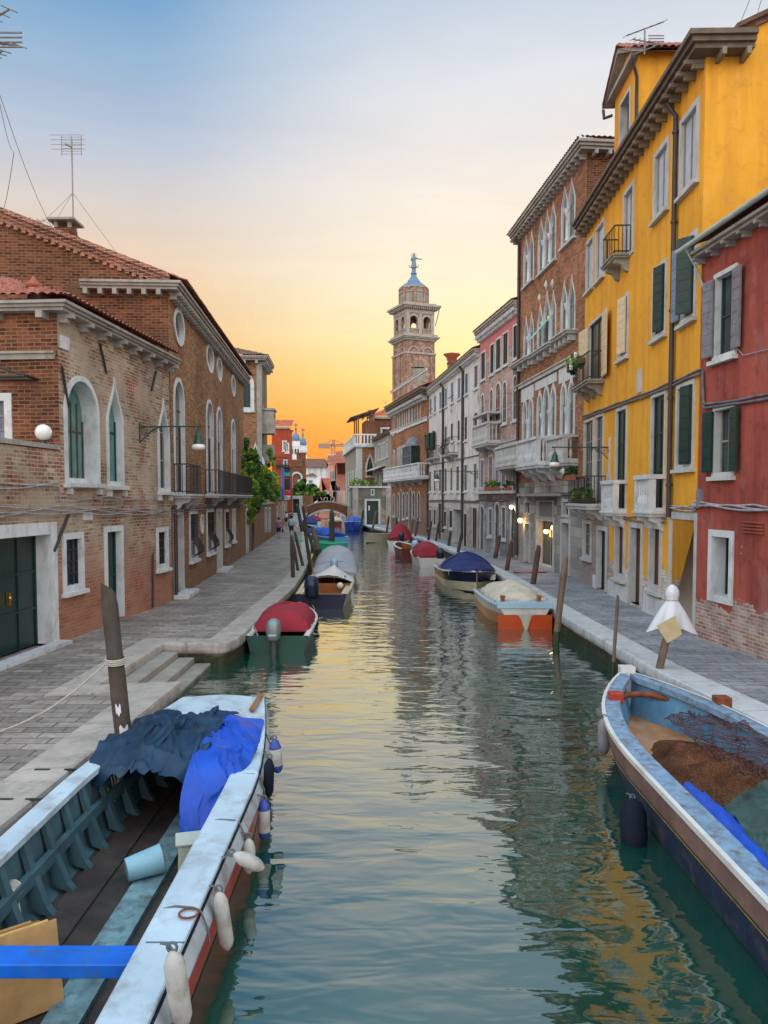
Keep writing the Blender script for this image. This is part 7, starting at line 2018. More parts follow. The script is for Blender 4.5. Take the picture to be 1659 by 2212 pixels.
MT['hull_sunset_tint'] = pm('hull_sunset_tint', (.44, .20, .10), dirt=(.30, .12, .06))  # lower hull side with the sunset reflection painted in as peach
MT['hull_putty'] = pm('hull_putty', (.40, .40, .34), dirt=(.3, .28, .22))
def orange_boat():
    p = G(1133, 1360, WATER); bow = Vector((p.x + .02, p.y + .05, 0)); stern = bow + Vector((-.02, 4.6, 0))
    root, L = boat_root('motor_boat', 'blunt-bowed white and orange boat with a beige tarpaulin', stern, bow)
    st = stations(L, 1.86, .62, .72, 'blunt')
    hull(root, st, ('hull_white', 'hull_sunset_tint'), 'antifoul', 'rim_blue', 'hull_white', .1, stripe=.55)
    # orange bow face with the white wedge running down its middle
    x = L + .014; z1 = .42; s = st[-1]
    b = MB(); n = 12
    for sg in (1, -1):
        up = [Vector((x + .012, sg * (.012 + .76 * (k / n)), z1 - .47 * max(0, 1 - k / n / .32) ** 2.2)) for k in range(n + 1)]
        lo = [Vector((x + .012, sg * (.012 + .76 * (k / n)), -.18 + .14 * (k / n))) for k in range(n + 1)]
        b.loft([up, lo], False, False, smooth=False)
    b.build('orange_bow', MT['hull_orange'], root, fix=False)
    b = MB(); b.loft([[Vector((x + .006, -.20, z1 + .01)), Vector((x + .006, .20, z1 + .01)), Vector((x + .006, .02, -.1)), Vector((x + .006, -.02, -.1))], [Vector((x + .03, -.06, z1)), Vector((x + .03, .06, z1)), Vector((x + .10, .012, -.12)), Vector((x + .10, -.012, -.12))]], True, True, smooth=False); b.build('bow_wedge', MT['hull_putty'], root)
    b = MB(); b.box(L - .02, L + .05, -.80, .80, .60, .76); b.box(L - .28, L + .045, -.80, .80, .7605, .78); b.build('bow_rail', MT['rim_blue'], root, bevel=.01)
    canopy(root, [(.1, .5, .66, .76, 2), (.7, .78, .62, .95, 1.8), (2.2, .80, .64, 1.12, 1.45), (3.3, .78, .68, .98, 1.5), (4.30, .70, .74, .82, 2.2)], 'cover_beige', .06, 2)
    lash(root, [(.7, .80, .64), (4.2, .80, .70)], 6)
    for y in (-.62, .42):
        b = MB(); b.box(L - .22, L - .08, y - .05, y + .05, .781, .93); b.box(L - .26, L - .04, y - .06, y + .06, .90, .95); b.build('bollard', MT['varnish'], root)
MT['rim_blue'] = plain('pale_blue_rim', (.32, .50, .62), .4, .08, 2)
orange_boat()
# ================================================================ mooring poles
def pole(label, base, top, r0, r1, mat='timber', extra=None, seed=0, group='wooden mooring poles along the quays'):
    "base and top are world points; the pole goes on down into the water"
    d = (top - base); n = d.normalized()
    b0 = base - n * ((base.z + 1.3) / max(.3, n.z)) if base.z > -1.3 else base
    root = empty('mooring_pole', b0, 0, label, 'pole', group)
    b = MB(); L = (top - b0); rings = []
    up = Vector((0, 1, 0)); x = up.cross(n).normalized(); y = n.cross(x)
    for i in range(15):
        f = i / 14; c = L * f; r = r0 + (r1 - r0) * f
        if i == 14: r *= .8
        rings.append([c + (x * cos(2 * pi * k / 14) + y * sin(2 * pi * k / 14)) * r * (1 + .10 * mnoise.noise(Vector((cos(2 * pi * k / 14) * 1.6 + seed, sin(2 * pi * k / 14) * 1.6, f * 5)))) + n * (.07 * r1 / .1 * sin(2 * pi * k / 14 + seed) if i == 14 else 0) for k in range(14)])
    b.loft(rings); b.build('shaft', MT[mat], root)
    w = MB(); k = (WATER - b0.z) / L.z
    w.tube([L * (k - .05), L * (k + .32 / L.length)], [r0 * 1.04, r0 * 1.02], 14); w.build('weed_band', MT['antifoul'], root)
    return root, L, b0
def near_pole():
    base = G(268, 1600, 0.0); d = ray(233, 1270); top = Vector((0, 0, CAMH)) + d * (base.y / d.y)
    root, L, b0 = pole('thick dark mooring pole with a chamfered top and torn white paper', base, top, .115, .105, 'timber', seed=4)
    n = L.normalized()
    b = MB(); c = L * .70
    for k in range(4): b.tube([c + n * .022 * k + Vector((.125 * cos(t), .125 * sin(t), .015 * sin(t))) for t in [2 * pi * j / 18 for j in range(19)]], .010, 5)
    b.build('rope_turn', MT['rope'], root)
    b = MB()
    for z, w, h, a0 in ((.42, .06, .22, -1.1), (.52, .035, .12, -1.5)):
        b.grid(lambda u, v: L * z + n * (h * (v - .5) + .03 * sin(9 * u)) + Vector((.119 * cos(a0 + 1.0 * (u - .5) * w / .06), .119 * sin(a0 + 1.0 * (u - .5) * w / .06), 0)), 6, 4)
    b.build('torn_paper', MT['white_paint'], root, fix=False)
    e = b0 + L * .705 + Vector((-.1, -.05, 0)); 
    q = MB(); pts = [e.lerp(G(0, 1580, .05), t / 10) + Vector((0, 0, -.12 * sin(pi * t / 10))) for t in range(11)]
    q.tube(pts, .012, 6); tag(q.build('mooring_rope', MT['rope']), 'pale rope stretched from the thick pole across the paving', 'rope')
near_pole()
def px_pole(label, tx, ty, bx, by, wpx, mat, ground=WATER, seed=0):
    base = G(bx, by, ground); d = ray(tx, ty); top = Vector((0, 0, CAMH)) + d * (base.y / d.y)
    r = wpx * base.y / FPX / 2
    pole(label, base, top, r, r * .92, mat, seed=seed)
lp = [('upright pole, thickest of the cluster by the cream boat', 630, 1159, 634, 1275, 9.5, 'timber'),
      ('slanting pole just behind the thickest upright one', 633, 1171, 648, 1258, 7, 'timber'),
      ('slanting pole leaning over the stern of the cream boat', 637, 1150, 660, 1246, 7, 'timber'),
      ('long pole leaning toward the quay beside the grey cover', 657, 1130, 671, 1232, 8, 'timber'),
      ('crooked tall pole standing before the walking people', 642, 1090, 655, 1160, 8, 'timber'),
      ('tall slim pole crossing the doorway by the footbridge', 654, 1095, 668, 1168, 7, 'timber'),
      ('thick straight pole standing alone in the water', 717, 1104, 717, 1182, 12, 'timber'),
      ('stout leaning pole beside the blue tarpaulin', 676, 1141, 690, 1196, 12, 'timber_tan'),
      ('leaning pole with a pale cap by the green boat', 664, 1146, 681, 1198, 7, 'timber')]
for i, (lab, tx, ty, bx, by, w, m) in enumerate(lp): px_pole(lab, tx, ty, bx, by, w, m, seed=i * 3.1)
rp = [('tall pole before the dark doorway and gothic palace, by the orange boat', 1222, 1201, 1200, 1390, 15, 'timber_tan'),
      ('pole with a small pale cap standing before the lit shop window', 1164, 1181, 1147, 1290, 13, 'timber_red'),
      ('pole leaning behind the tip of the navy covered boat', 1106, 1168, 1090, 1256, 10, 'timber_red'),
      ('pole leaning by the pink house arched door', 1079, 1159, 1065, 1226, 10, 'timber_red'),
      ('slim pole, the nearer of a close pair by the pink house', 1042, 1158, 1036, 1206, 6, 'timber_red'),
      ('slim pole, the farther of a close pair by the pink house', 1031, 1155, 1025, 1204, 6.5, 'timber_red'),
      ('pole before the wide gateway of the white house', 997, 1155, 986, 1212, 7, 'timber'),
      ('shorter dark pole left of the white house gateway', 973, 1149, 967, 1196, 6.5, 'timber'),
      ('slanted grey pole before the white house brown door', 948, 1129, 939, 1184, 5, 'timber'),
      ('dark pole standing by the red covered white boat', 931, 1127, 923, 1182, 6, 'timber'),
      ('thin reddish pole beside the maroon boat', 903, 1121, 895, 1172, 5, 'timber_red'),
      ('thin greyish pole touching the maroon boat', 892, 1119, 885, 1172, 5, 'timber_tan'),
      ('short pole before the palazzo arcade', 857, 1119, 855, 1158, 4.5, 'timber_red'),
      ('slanting pole behind the dark red tent cover', 840, 1115, 834, 1158, 5, 'timber_red'),
      ('tan pole leaning before the dark door of the low wall', 813, 1104, 803, 1152, 5, 'timber_tan'),
      ('teal painted pole beside the deep blue covered boat', 785, 1102, 779, 1148, 6, 'hull_green')]
for i, (lab, tx, ty, bx, by, w, m) in enumerate(rp): px_pole(lab, tx, ty, bx, by, w, m, seed=20 + i * 2.7)
px_pole('thin weathered stake rising from the water beside the kerb', 1335, 1287, 1323, 1462, 8, 'timber_tan', seed=61)
b = G(1147, 1290, WATER)

def hooded_pole():
    base = G(1414, 1492, WATER + .1); d = ray(1449, 1336); top = Vector((0, 0, CAMH)) + d * (base.y / d.y)
    pole('slanting pole carrying the white wrapped hood', base, top, .075, .068, 'timber_tan', seed=71)
    K = base.y / FPX
    root = empty('wrapped_hood', top + Vector((.02, 0, -.10)), radians(-12), 'white sheet tied into a hood with a beige card below, on a slanting pole', 'wrapped sign')
    s = K
    b = MB()
    def ringf(z, w, dp, fold):
        return [Vector((w * cos(t) * (1 + fold * cos(4 * t + .6)), dp * sin(t) * (1 + fold * cos(4 * t + .6)), z - (fold * .55 * abs(w) * (1 + cos(4 * t + .6)) if fold > .1 else 0))) for t in [2 * pi * k / 48 for k in range(48)]]
    b.loft([ringf(z * s, w * s, d_ * s, f) for z, w, d_, f in ((86, 2, 2, 0), (82, 8, 7, .02), (74, 13, 11, .03), (66, 14.5, 12, .03), (58, 13, 11, .03), (52, 11.5, 10, .02), (46, 15, 12, .04), (28, 25, 17, .10), (8, 36, 24, .16), (-8, 42, 28, .30))], True, False)
    b.build('sheet', MT['white_paint'], root, fix=True)
    b = MB(); b.tube([Vector((12.5 * s * cos(t), 11 * s * sin(t), 53 * s)) for t in [2 * pi * k / 20 for k in range(21)]], 1.3 * s, 6); b.build('tie', MT['rope'], root)
    b = MB(); b.loft([[Vector((x * s, y * s, z * s)) for x, z in ((-36, 0), (2, 24), (16, -16), (-14, -36))] for y in (-38, -36)], True, True, smooth=False); b.build('card', plain('beige_card', (.46, .38, .22), .8, .15, 4, bump=.2), root)
hooded_pole()

# ================================================================ plants
def leaves(b, c, r, n, size, mi, squash=(1, 1, 1), rr=R, shell=.55):
    for _ in range(n):
        while True:
            p = Vector((rr.uniform(-1, 1), rr.uniform(-1, 1), rr.uniform(-1, 1)))
            if p.length < 1: break
        if p.length > 1e-3: p = p.normalized() * (shell + (1 - shell) * p.length)
        q = Vector(c) + Vector((p.x * r * squash[0], p.y * r * squash[1], p.z * r * squash[2]))
        a = Vector((rr.gauss(0, 1), rr.gauss(0, 1), rr.gauss(0, .7))).normalized(); u = a.cross(Vector((rr.gauss(0, 1), rr.gauss(0, 1), rr.gauss(0, 1)))).normalized()
        s = size * rr.uniform(.6, 1.4)
        b.add([q - u * s * .5, q + a * s * .9, q + u * s * .5, q - a * s * .9], [(0, 1, 2, 3)], mi)
def vine():
    P = G(531, 1192, 0); 
    root = empty('climbing_vine', (P.x, P.y, 0), 0, 'big green climbing vine spilling over the garden wall with a hanging bright lower part', 'vine')
    r2 = random.Random(5); b = MB()
    def blob(px, py, Y, rpx, n, mi, sq=(1, 1, 1)):
        c = at(px, py, Y) - Vector((P.x, P.y, 0)); r = rpx * Y / FPX
        leaves(b, c, r, int(n * 1.7), .10, mi, sq, r2, .15)
    for px, py, Y, rp, n, mi in ((520, 965, 49, 15, 420, 2), (516, 985, 48, 14, 380, 0), (528, 998, 49, 17, 560, 2), (545, 990, 50, 14, 420, 0), (535, 1020, 48.5, 18, 650, 0), (553, 1012, 51, 15, 450, 2), (572, 1030, 52, 16, 520, 0), (585, 1042, 54, 15, 460, 1), (560, 1048, 50, 17, 600, 0), (594, 1056, 57, 11, 280, 1),
                                 (540, 1052, 46.5, 17, 600, 1), (535, 1080, 46, 14, 520, 1), (545, 1075, 46.3, 15, 560, 0), (531, 1100, 45.8, 11, 320, 1), (543, 1105, 46, 11, 320, 0), (538, 1122, 45.8, 8, 200, 1), (556, 1080, 48, 12, 380, 0), (575, 1065, 51, 12, 360, 0), (590, 1074, 55, 9, 220, 0), (552, 1100, 47, 8, 180, 2)):
        blob(px, py, Y, rp * 1.12, n, mi)
    for k in range(26):                                    # loose trailing shoots
        x0 = r2.uniform(518, 592); y0 = r2.uniform(965, 1090); blob(x0, y0, 46 + (x0 - 530) * .13, r2.uniform(3, 6), 60, r2.choice((0, 1, 1, 2)), (1, 1, 1.7))
    for px, py, Y, rp, n, mi in ((517, 975, 43.6, 12, 420, 1), (519, 1000, 43.2, 13, 480, 0), (522, 1030, 43, 13, 480, 1), (524, 1060, 42.8, 12, 420, 1), (530, 955, 46, 9, 260, 0), (566, 1018, 51, 14, 380, 1), (590, 1030, 56, 12, 300, 1), (597, 1068, 57, 8, 160, 0)): blob(px, py, Y, rp, n, mi)
    b.build('foliage', [MT['leaf'], MT['leaf_light'], MT['leaf_dark']], root, fix=False)
    s = MB(); s.tube([(.2, .9, 0), (.3, 1.0, 1.4), (.1, 1.6, 2.6), (-.1, 2.5, 3.6)], [.09, .08, .06, .04], 8); s.build('stem', MT['timber'], root)
vine()
def garden_tree(label, px, py, Y, spread, seed, group='trees beyond the footbridge'):
    g = at(px, 1075, Y); root = empty('garden_tree', (g.x, Y, 0), 0, label, 'tree', group); r2 = random.Random(seed); b = MB()
    for (dx, dy, rp, k, mi) in spread:
        c = at(px + dx, py + dy, Y + r2.uniform(-1.5, 1.5)) - Vector((g.x, Y, 0)); leaves(b, c, rp * Y / FPX, k, .32, mi, (1, 1, .85), r2, .3)
    b.build('crown', [MT['leaf'], MT['leaf_light'], MT['leaf_dark']], root, fix=False)
    top = at(px, py, Y).z; t = MB(); t.tube([(0, 0, 0), (.2, 0, top * .5), (-.1, .2, top * .9)], [.25, .2, .1], 8); t.tube([(.15, 0, top * .55), (1.2, .3, top * .85)], [.12, .06], 6); t.build('trunk', MT['timber'], root)
garden_tree('dark green tree behind the stone-framed doorway by the footbridge', 650, 1052, 128, ((-8, 4, 9, 260, 2), (0, -6, 8, 240, 0), (6, -12, 5, 130, 2), (4, 6, 9, 260, 0), (12, 2, 8, 220, 2)), 1)
garden_tree('wider green tree leaning over the footbridge ramp', 674, 1060, 124, ((-6, -6, 8, 240, 0), (2, -8, 7, 200, 2), (8, 0, 8, 240, 0), (0, 6, 9, 280, 2), (10, 10, 6, 160, 0), (4, 18, 6, 160, 2)), 2)
g = at(640, 1070, 118.4); hd = empty('hedge', (g.x, 118.5, g.z), 0, 'strip of bright yellow-green hedge along the top of the garden wall', 'hedge')
b = MB(); r2 = random.Random(8)
for i in range(10): leaves(b, (-1.6 + i * .62, 0, .1 + .15 * r2.random()), .62, 90, .22, r2.choice((0, 1, 1)), (1, .8, .6), r2, .3)
b.build('foliage', [MT['leaf'], MT['leaf_light']], hd, fix=False)
b = MB(); b.tube([(-1.5, 0, -.3), (4, 0, -.2)], .05, 6); b.build('stem', MT['timber'], hd)
def flower_box(label, B, u0, u1, y, v, box='timber_red', flowers=True, drop=.3, n=260, seed=1):
    c = B.world((u0 + u1) / 2, y, v); root = empty('flower_box', c, B.rz, label, 'flower box', 'planters on balconies'); w = (u1 - u0) / 2; r2 = random.Random(seed)
    b = MB(); b.box(-w, w, -.11, .11, 0, .2); b.build('planter', MT[box], root)
    b = MB()
    for i in range(int(w * 9)): leaves(b, (r2.uniform(-w, w), r2.uniform(-.15, .08), .28 + r2.uniform(-drop, .12)), .2, n // int(w * 9 + 1), .075, r2.choice((0, 0, 1, 3)), (1, .8, .9), r2, .2)
    b.build('foliage', [MT['leaf'], MT['leaf_light'], MT['petal'], MT['leaf_dark']], root, fix=False)
    if flowers:
        b = MB()
        for i in range(5): leaves(b, (r2.uniform(-w, w), -.16, .25 + r2.uniform(-drop, .15)), .13, 30, .05, 0, (1, .5, .8), r2, .2)
        b.build('blossom', MT['petal'], root, fix=False)
B = R2
ua, ub = B.u(1269, 830), B.u(1306, 830)
flower_box('trailing white-flowered planter on the upper balcony of the yellow house', B, ua - .1, ub - .5, -.66, VB3 + .62, drop=.35, n=420, seed=3)
flower_box('wooden planter with white blossoms on the lower balcony rail of the yellow house', B, B.u(1262, 1090), B.u(1282, 1090), -.76, VB2 + .85, 'terracotta', True, .1, 260, 4)
flower_box('leafy green planter standing on the lower balcony floor of the yellow house', B, B.u(1284, 1090), B.u(1306, 1090), -.42, VB2 + .01, 'timber', False, .05, 420, 5)
flower_box('dark bushy planter behind the lower balcony rail of the yellow house', B, B.u(1263, 1090), B.u(1281, 1090), -.40, VB2 + .01, 'timber', False, .0, 520, 6)
flower_box('row of reddish pots with green plants on the ledge of the pink house', R4, R4.L * .32, R4.L * .72, -.24, VL4 + .01, 'terracotta', False, .0, 300, 7)
flower_box('small plant pot on the ledge corner of the pink house by the gothic palace', R4, R4.L * .84, R4.L * .97, -.24, VL4 + .01, 'terracotta', False, .0, 160, 8)
p = at(775, 1052, 95.4); root = empty('wall_plant', (p.x, 95.6, at(775, 1052, 95).z + .2), 0, 'green plants growing on top of the low wall with the dark door', 'plant')
b = MB(); r2 = random.Random(12)
for i in range(9): leaves(b, (-.8 + i * .32 + r2.uniform(-.1, .1), -.1, .1 + .5 * r2.random() * (1 if i < 4 else .3)), .4, 70, .14, r2.choice((0, 1)), (1, .7, 1), r2, .2)
leaves(b, (-.9, -.3, -.4), .4, 80, .14, 0, (1, .6, 1.4), r2, .2)
b.build('foliage', [MT['leaf'], MT['leaf_light']], root, fix=False)
b = MB(); b.tube([(-.8, 0, -.1), (1.6, 0, -.05)], .03, 5); b.build('stem', MT['timber'], root)

# ================================================================ people
def person(label, P, h, face, shirt, legs, hair, arms=(0, 0), stride=.12, skirt=False, bare=True, bag=False):
    "one continuous skinned body with clothes and hair as children; face = heading angle about z"
    root = empty('person', P, face, label, 'person', 'people walking on the quay')
    k = h / 1.70
    J = [(0, 0, .92), (0, 0, 1.10), (0, .01, 1.28), (0, .0, 1.40), (0, -.01, 1.49), (0, -.02, 1.60), (0, -.02, 1.68),          # 0-6 pelvis .. crown
         (.17, 0, 1.38), (.24, -arms[0] * .3 + .02, 1.12), (.25, -arms[0], .88), (.25, -arms[0] * 1.1, .78),                      # 7-10 arm
         (-.17, 0, 1.38), (-.24, -arms[1] * .3 + .02, 1.12), (-.25, -arms[1], .88), (-.25, -arms[1] * 1.1, .78),                   # 11-14
         (.09, 0, .86), (.10, -stride * .5 - .02, .48), (.10, -stride + .06, .09), (.10, -stride - .08, .03),                      # 15-18 leg
         (-.09, 0, .86), (-.10, stride * .5 - .02, .48), (-.10, stride + .08, .12), (-.10, stride - .06, .04)]
    E = [(0, 1), (1, 2), (2, 3), (3, 4), (4, 5), (5, 6), (3, 7), (7, 8), (8, 9), (9, 10), (3, 11), (11, 12), (12, 13), (13, 14), (0, 15), (15, 16), (16, 17), (17, 18), (0, 19), (19, 20), (20, 21), (21, 22)]
    Rr = [.135, .125, .145, .10, .055, .092, .06, .06, .045, .034, .036, .06, .045, .034, .036, .085, .058, .038, .04, .085, .058, .038, .04]
    def skin(name, idx, edges, mat, grow, parent):
        me = bpy.data.meshes.new(name); m = {v: i for i, v in enumerate(idx)}
        me.from_pydata([tuple(c * k for c in J[i]) for i in idx], [(m[a], m[c]) for a, c in edges], [])
        o = bpy.data.objects.new(name, me); COL.objects.link(o); o.parent = parent
        s = o.modifiers.new('skin', 'SKIN'); s.use_smooth_shade = True
        for i, v in zip(idx, me.skin_vertices[0].data): v.radius = ((Rr[i] + grow) * k * (1.25 if i in (0, 1, 2) else 1), (Rr[i] + grow) * k * (.85 if i in (0, 1, 2) else 1)); v.use_root = False
        me.skin_vertices[0].data[0].use_root = True
        u = o.modifiers.new('sub', 'SUBSURF'); u.levels = 1; u.render_levels = 2
        me.materials.append(MT[mat]); return o
    body = skin('body', list(range(23)), E, 'skin', 0, root)
    skin('shirt', [0, 1, 2, 3, 7, 8, 11, 12], [(0, 1), (1, 2), (2, 3), (3, 7), (7, 8), (3, 11), (11, 12)], shirt, .022, root)
    if bare: J2 = [0, 15, 16, 19, 20]; E2 = [(0, 15), (15, 16), (0, 19), (19, 20)]
    else: J2 = [0, 15, 16, 17, 19, 20, 21]; E2 = [(0, 15), (15, 16), (16, 17), (0, 19), (19, 20), (20, 21)]
    skin('shorts' if bare else 'trousers', J2, E2, legs, .024, root)
    b = MB(); b.ball((0, .02 * k, 1.625 * k), .105 * k, 12, 8, sq=(1, 1.05, 1.1)); b.build('hair', MT[hair], root)
    b = MB()
    for i in (18, 22): x, y, z = J[i]; b.ball((x * k, (y - .02) * k, .035 * k), .05 * k, 8, 6, sq=(.9, 2.1, .8))
    b.build('shoe', MT['dark'], root)
    if bag:
        b = MB(); b.box(-.40 * k, -.27 * k, -.12 * k, .14 * k, .48 * k, .74 * k); b.tube([(-.33 * k, .1 * k, .74 * k), (-.3 * k, 0, .86 * k), (-.33 * k, -.1 * k, .74 * k)], .012, 5); b.build('bag', MT['dark'], root, bevel=.02)
MT['skin'] = plain('skin', (.42, .22, .14), .6, .1, 4, bump=0)
MT['hair_dark'] = plain('dark_hair', (.015, .011, .010), .6, .3, 9)
MT['shirt_purple'] = plain('purple_shirt', (.30, .13, .38), .8, .18, 5)
def plaid():
    t = NT('plaid_shirt'); v = t.coord('Object'); c = None
    w = t.n('ShaderNodeTexChecker'); w.inputs['Scale'].default_value = 14; w.inputs['Color1'].default_value = (.10, .42, .55, 1); w.inputs['Color2'].default_value = (.45, .60, .68, 1); t.l(v, w.inputs['Vector'])
    t.set(Base_Color=w.outputs['Color'], Roughness=.85); return t.mat
MT['shirt_plaid'] = plaid()
MT['shirt_white'] = plain('white_shirt', (.60, .66, .72), .85, .1, 4)
MT['shirt_lilac'] = plain('lilac_shirt', (.45, .30, .42), .85, .1, 4)
MT['shirt_red'] = plain('dark_red_shirt', (.22, .04, .05), .85, .1, 4)
MT['shirt_blue'] = plain('teal_shirt', (.04, .16, .24), .85, .1, 4)
MT['denim'] = plain('navy_shorts', (.018, .028, .075), .9, .2, 5)
for lab, px, py, hpx, face, sh, lg, kw in (
    ('person in a purple top and dark shorts carrying a dark bag', 602, 1163, 45, pi, 'shirt_purple', 'denim', dict(bag=True)),
    ('person in a pale blue checked shirt walking close to the poles', 629.5, 1160, 46, pi, 'shirt_plaid', 'denim', dict(arms=(.12, -.1))),
    ('person in a white top and dark skirt, farther along the quay', 618, 1135, 30, pi - .2, 'shirt_white', 'denim', {}),
    ('small person in lilac beside the white-topped walker', 609, 1131, 20, pi, 'shirt_lilac', 'shirt_lilac', {}),
    ('person in a dark red top partly behind the checked shirt', 626, 1134, 30, pi + .3, 'shirt_red', 'denim', dict(bare=False)),
    ('distant person in teal near the far doorway', 630, 1128, 24, pi, 'shirt_blue', 'denim', dict(bare=False))):
    P = G(px, py, 0); person(lab, P, hpx * P.y / FPX, face, sh, lg, 'hair_dark', **kw)
# red canvas mat on the far quay
b = MB(); p = G(1152, 1236, .02); b.loft([[Vector((x, y, .02 + .03 * sin(5 * x))) for x in (-.9, -.4, .1, .6)] for y in (-.25, .2)], False, False); 
ob = b.build('folded_mat', plain('red_cloth', (.40, .06, .05), .85, .2), None, loc=(p.x, p.y, .01)); tag(ob, 'small red cloth mat lying on the paving by the gothic palace door', 'mat')
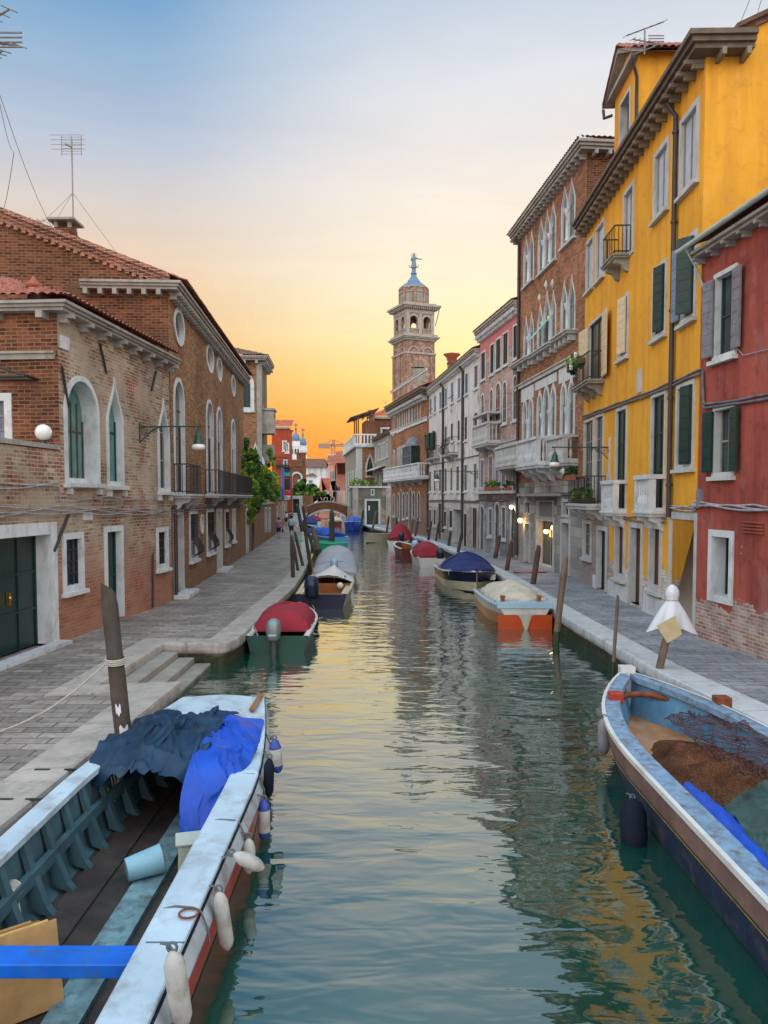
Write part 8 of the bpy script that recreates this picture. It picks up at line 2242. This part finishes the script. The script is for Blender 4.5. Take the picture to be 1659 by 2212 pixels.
# ================================================================ sky, sun, camera
def world():
    w = bpy.data.worlds.new('World'); SC.world = w; w.use_nodes = True
    t = w.node_tree; t.nodes.clear()
    N = lambda ty, **k: (lambda x: ([setattr(x, a, b) for a, b in k.items()], x)[1])(t.nodes.new(ty))
    L = t.links.new
    out = N('ShaderNodeOutputWorld'); bg = N('ShaderNodeBackground'); L(bg.outputs[0], out.inputs[0])
    tc = N('ShaderNodeTexCoord'); sp = N('ShaderNodeSeparateXYZ'); L(tc.outputs['Generated'], sp.inputs[0])
    def mth(op, a, b=0.0, clamp=False):
        x = N('ShaderNodeMath', operation=op); x.use_clamp = clamp
        for i, v in enumerate((a, b)):
            if isinstance(v, bpy.types.NodeSocket): L(v, x.inputs[i])
            else: x.inputs[i].default_value = v
        return x.outputs[0]
    def ramp(f, stops):
        x = N('ShaderNodeValToRGB'); e = x.color_ramp.elements
        while len(e) < len(stops): e.new(.5)
        for i, (p, c) in enumerate(stops): e[i].position = p; e[i].color = c
        L(f, x.inputs[0]); return x.outputs[0]
    def mix(f, a, b, mode='MIX'):
        x = N('ShaderNodeMix', data_type='RGBA', blend_type=mode)
        for i, v in ((0, f), (6, a), (7, b)):
            if isinstance(v, bpy.types.NodeSocket): L(v, x.inputs[i])
            else: x.inputs[i].default_value = v
        return x.outputs[2]
    z = mth('MAXIMUM', sp.outputs[2], 0.0)
    # soft thin cloud veils stretch the bands a little
    nz = N('ShaderNodeTexNoise'); nz.inputs['Scale'].default_value = 2.2; nz.inputs['Detail'].default_value = 4
    mp = N('ShaderNodeMapping'); mp.inputs['Scale'].default_value = (1, 1, 3.2); L(tc.outputs['Generated'], mp.inputs[0]); L(mp.outputs[0], nz.inputs['Vector'])
    zz = mth('ADD', z, mth('MULTIPLY', mth('SUBTRACT', nz.outputs['Fac'], .5), .05))
    S = srgb
    cool = ramp(zz, [(0, S(248, 128, 54)), (.05, S(249, 139, 62)), (.10, S(250, 157, 78)), (.15, S(249, 180, 106)), (.20, S(247, 203, 150)), (.25, S(243, 213, 180)), (.32, S(224, 214, 206)), (.39, S(190, 203, 222)), (.46, S(152, 186, 218)), (.53, S(108, 162, 209)), (.60, S(84, 144, 200)), (.72, (.24, .52, .64, 1)), (1, (.46, .74, .80, 1))])
    warm = ramp(zz, [(0, S(250, 142, 58)), (.05, S(252, 158, 66)), (.10, S(254, 194, 92)), (.145, S(255, 229, 142)), (.19, S(255, 240, 178)), (.25, S(255, 246, 210)), (.31, S(254, 243, 224)), (.38, S(247, 240, 233)), (.46, S(226, 231, 238)), (.56, S(182, 203, 226)), (.75, (.40, .62, .70, 1)), (1, (.46, .74, .80, 1))])
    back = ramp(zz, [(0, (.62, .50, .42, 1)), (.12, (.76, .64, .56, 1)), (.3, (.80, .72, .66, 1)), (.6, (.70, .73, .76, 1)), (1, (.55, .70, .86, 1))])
    hl = mth('SQRT', mth('ADD', mth('MULTIPLY', sp.outputs[0], sp.outputs[0]), mth('MULTIPLY', sp.outputs[1], sp.outputs[1])))
    hl = mth('MAXIMUM', hl, .001)
    AZ = radians(SKY_AZ)
    ca = mth('DIVIDE', mth('ADD', mth('MULTIPLY', sp.outputs[0], sin(AZ)), mth('MULTIPLY', sp.outputs[1], cos(AZ))), hl)
    f = N('ShaderNodeMapRange', interpolation_type='SMOOTHSTEP'); L(ca, f.inputs[0]); f.inputs[1].default_value = .85; f.inputs[2].default_value = .9985
    front = mix(f.outputs[0], cool, warm)
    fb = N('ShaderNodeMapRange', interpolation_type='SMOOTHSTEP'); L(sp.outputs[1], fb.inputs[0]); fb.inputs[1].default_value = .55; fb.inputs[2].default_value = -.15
    bb = mix(1.0, back, (BACK, BACK, BACK, 1), 'MULTIPLY')  # sky overhead and behind, out of view, brightened to light the facades
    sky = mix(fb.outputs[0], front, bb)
    ns = N('ShaderNodeTexSky', sky_type='NISHITA'); ns.sun_disc = False; ns.sun_elevation = radians(SUN_EL); ns.sun_rotation = radians(SUN_AZ); ns.air_density = 1.2; ns.dust_density = 2
    nsm = mix(1.0, ns.outputs[0], (.05, .05, .05, 1), 'MULTIPLY')
    ci = N('ShaderNodeTexNoise'); ci.inputs['Scale'].default_value = 3.0; ci.inputs['Detail'].default_value = 7; ci.inputs['Roughness'].default_value = .62; ci.inputs['Distortion'].default_value = .6
    m2 = N('ShaderNodeMapping'); m2.inputs['Scale'].default_value = (1, .8, 4.5); m2.inputs['Rotation'].default_value = (.12, .25, 0); L(tc.outputs['Generated'], m2.inputs[0]); L(m2.outputs[0], ci.inputs['Vector'])
    cl = ramp(ci.outputs['Fac'], [(.30, (.955, .95, .95, 1)), (.70, (1.05, 1.035, 1.02, 1))])
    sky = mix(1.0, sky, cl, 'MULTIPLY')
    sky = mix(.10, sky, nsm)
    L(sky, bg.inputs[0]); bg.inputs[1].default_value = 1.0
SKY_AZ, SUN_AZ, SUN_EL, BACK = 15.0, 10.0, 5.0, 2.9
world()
sl = bpy.data.lights.new('sun', 'SUN'); sl.energy = .7; sl.angle = radians(12); sl.color = (1, .66, .36)
so = bpy.data.objects.new('sun', sl); COL.objects.link(so)
d = Vector((sin(radians(SUN_AZ)) * cos(radians(SUN_EL)), cos(radians(SUN_AZ)) * cos(radians(SUN_EL)), sin(radians(SUN_EL))))
so.rotation_euler = d.to_track_quat('Z', 'Y').to_euler()

cam = bpy.data.cameras.new('camera'); co = bpy.data.objects.new('camera', cam); COL.objects.link(co)
co.location = (0, 0, CAMH); co.rotation_euler = (pi / 2 - TH, 0, 0)
cam.sensor_fit = 'HORIZONTAL'; cam.sensor_width = 36; cam.lens = FPX / 1659 * 36
cam.shift_y = (CY - 1106) / 1659
cam.clip_end = 8000; cam.clip_start = .05
SC.camera = co
SC.view_settings.view_transform = 'Standard'; SC.view_settings.look = 'None'; SC.view_settings.exposure = .10; SC.view_settings.gamma = 1
SC.cycles.use_denoising = True; SC.cycles.max_bounces = 6; SC.cycles.sample_clamp_indirect = 4
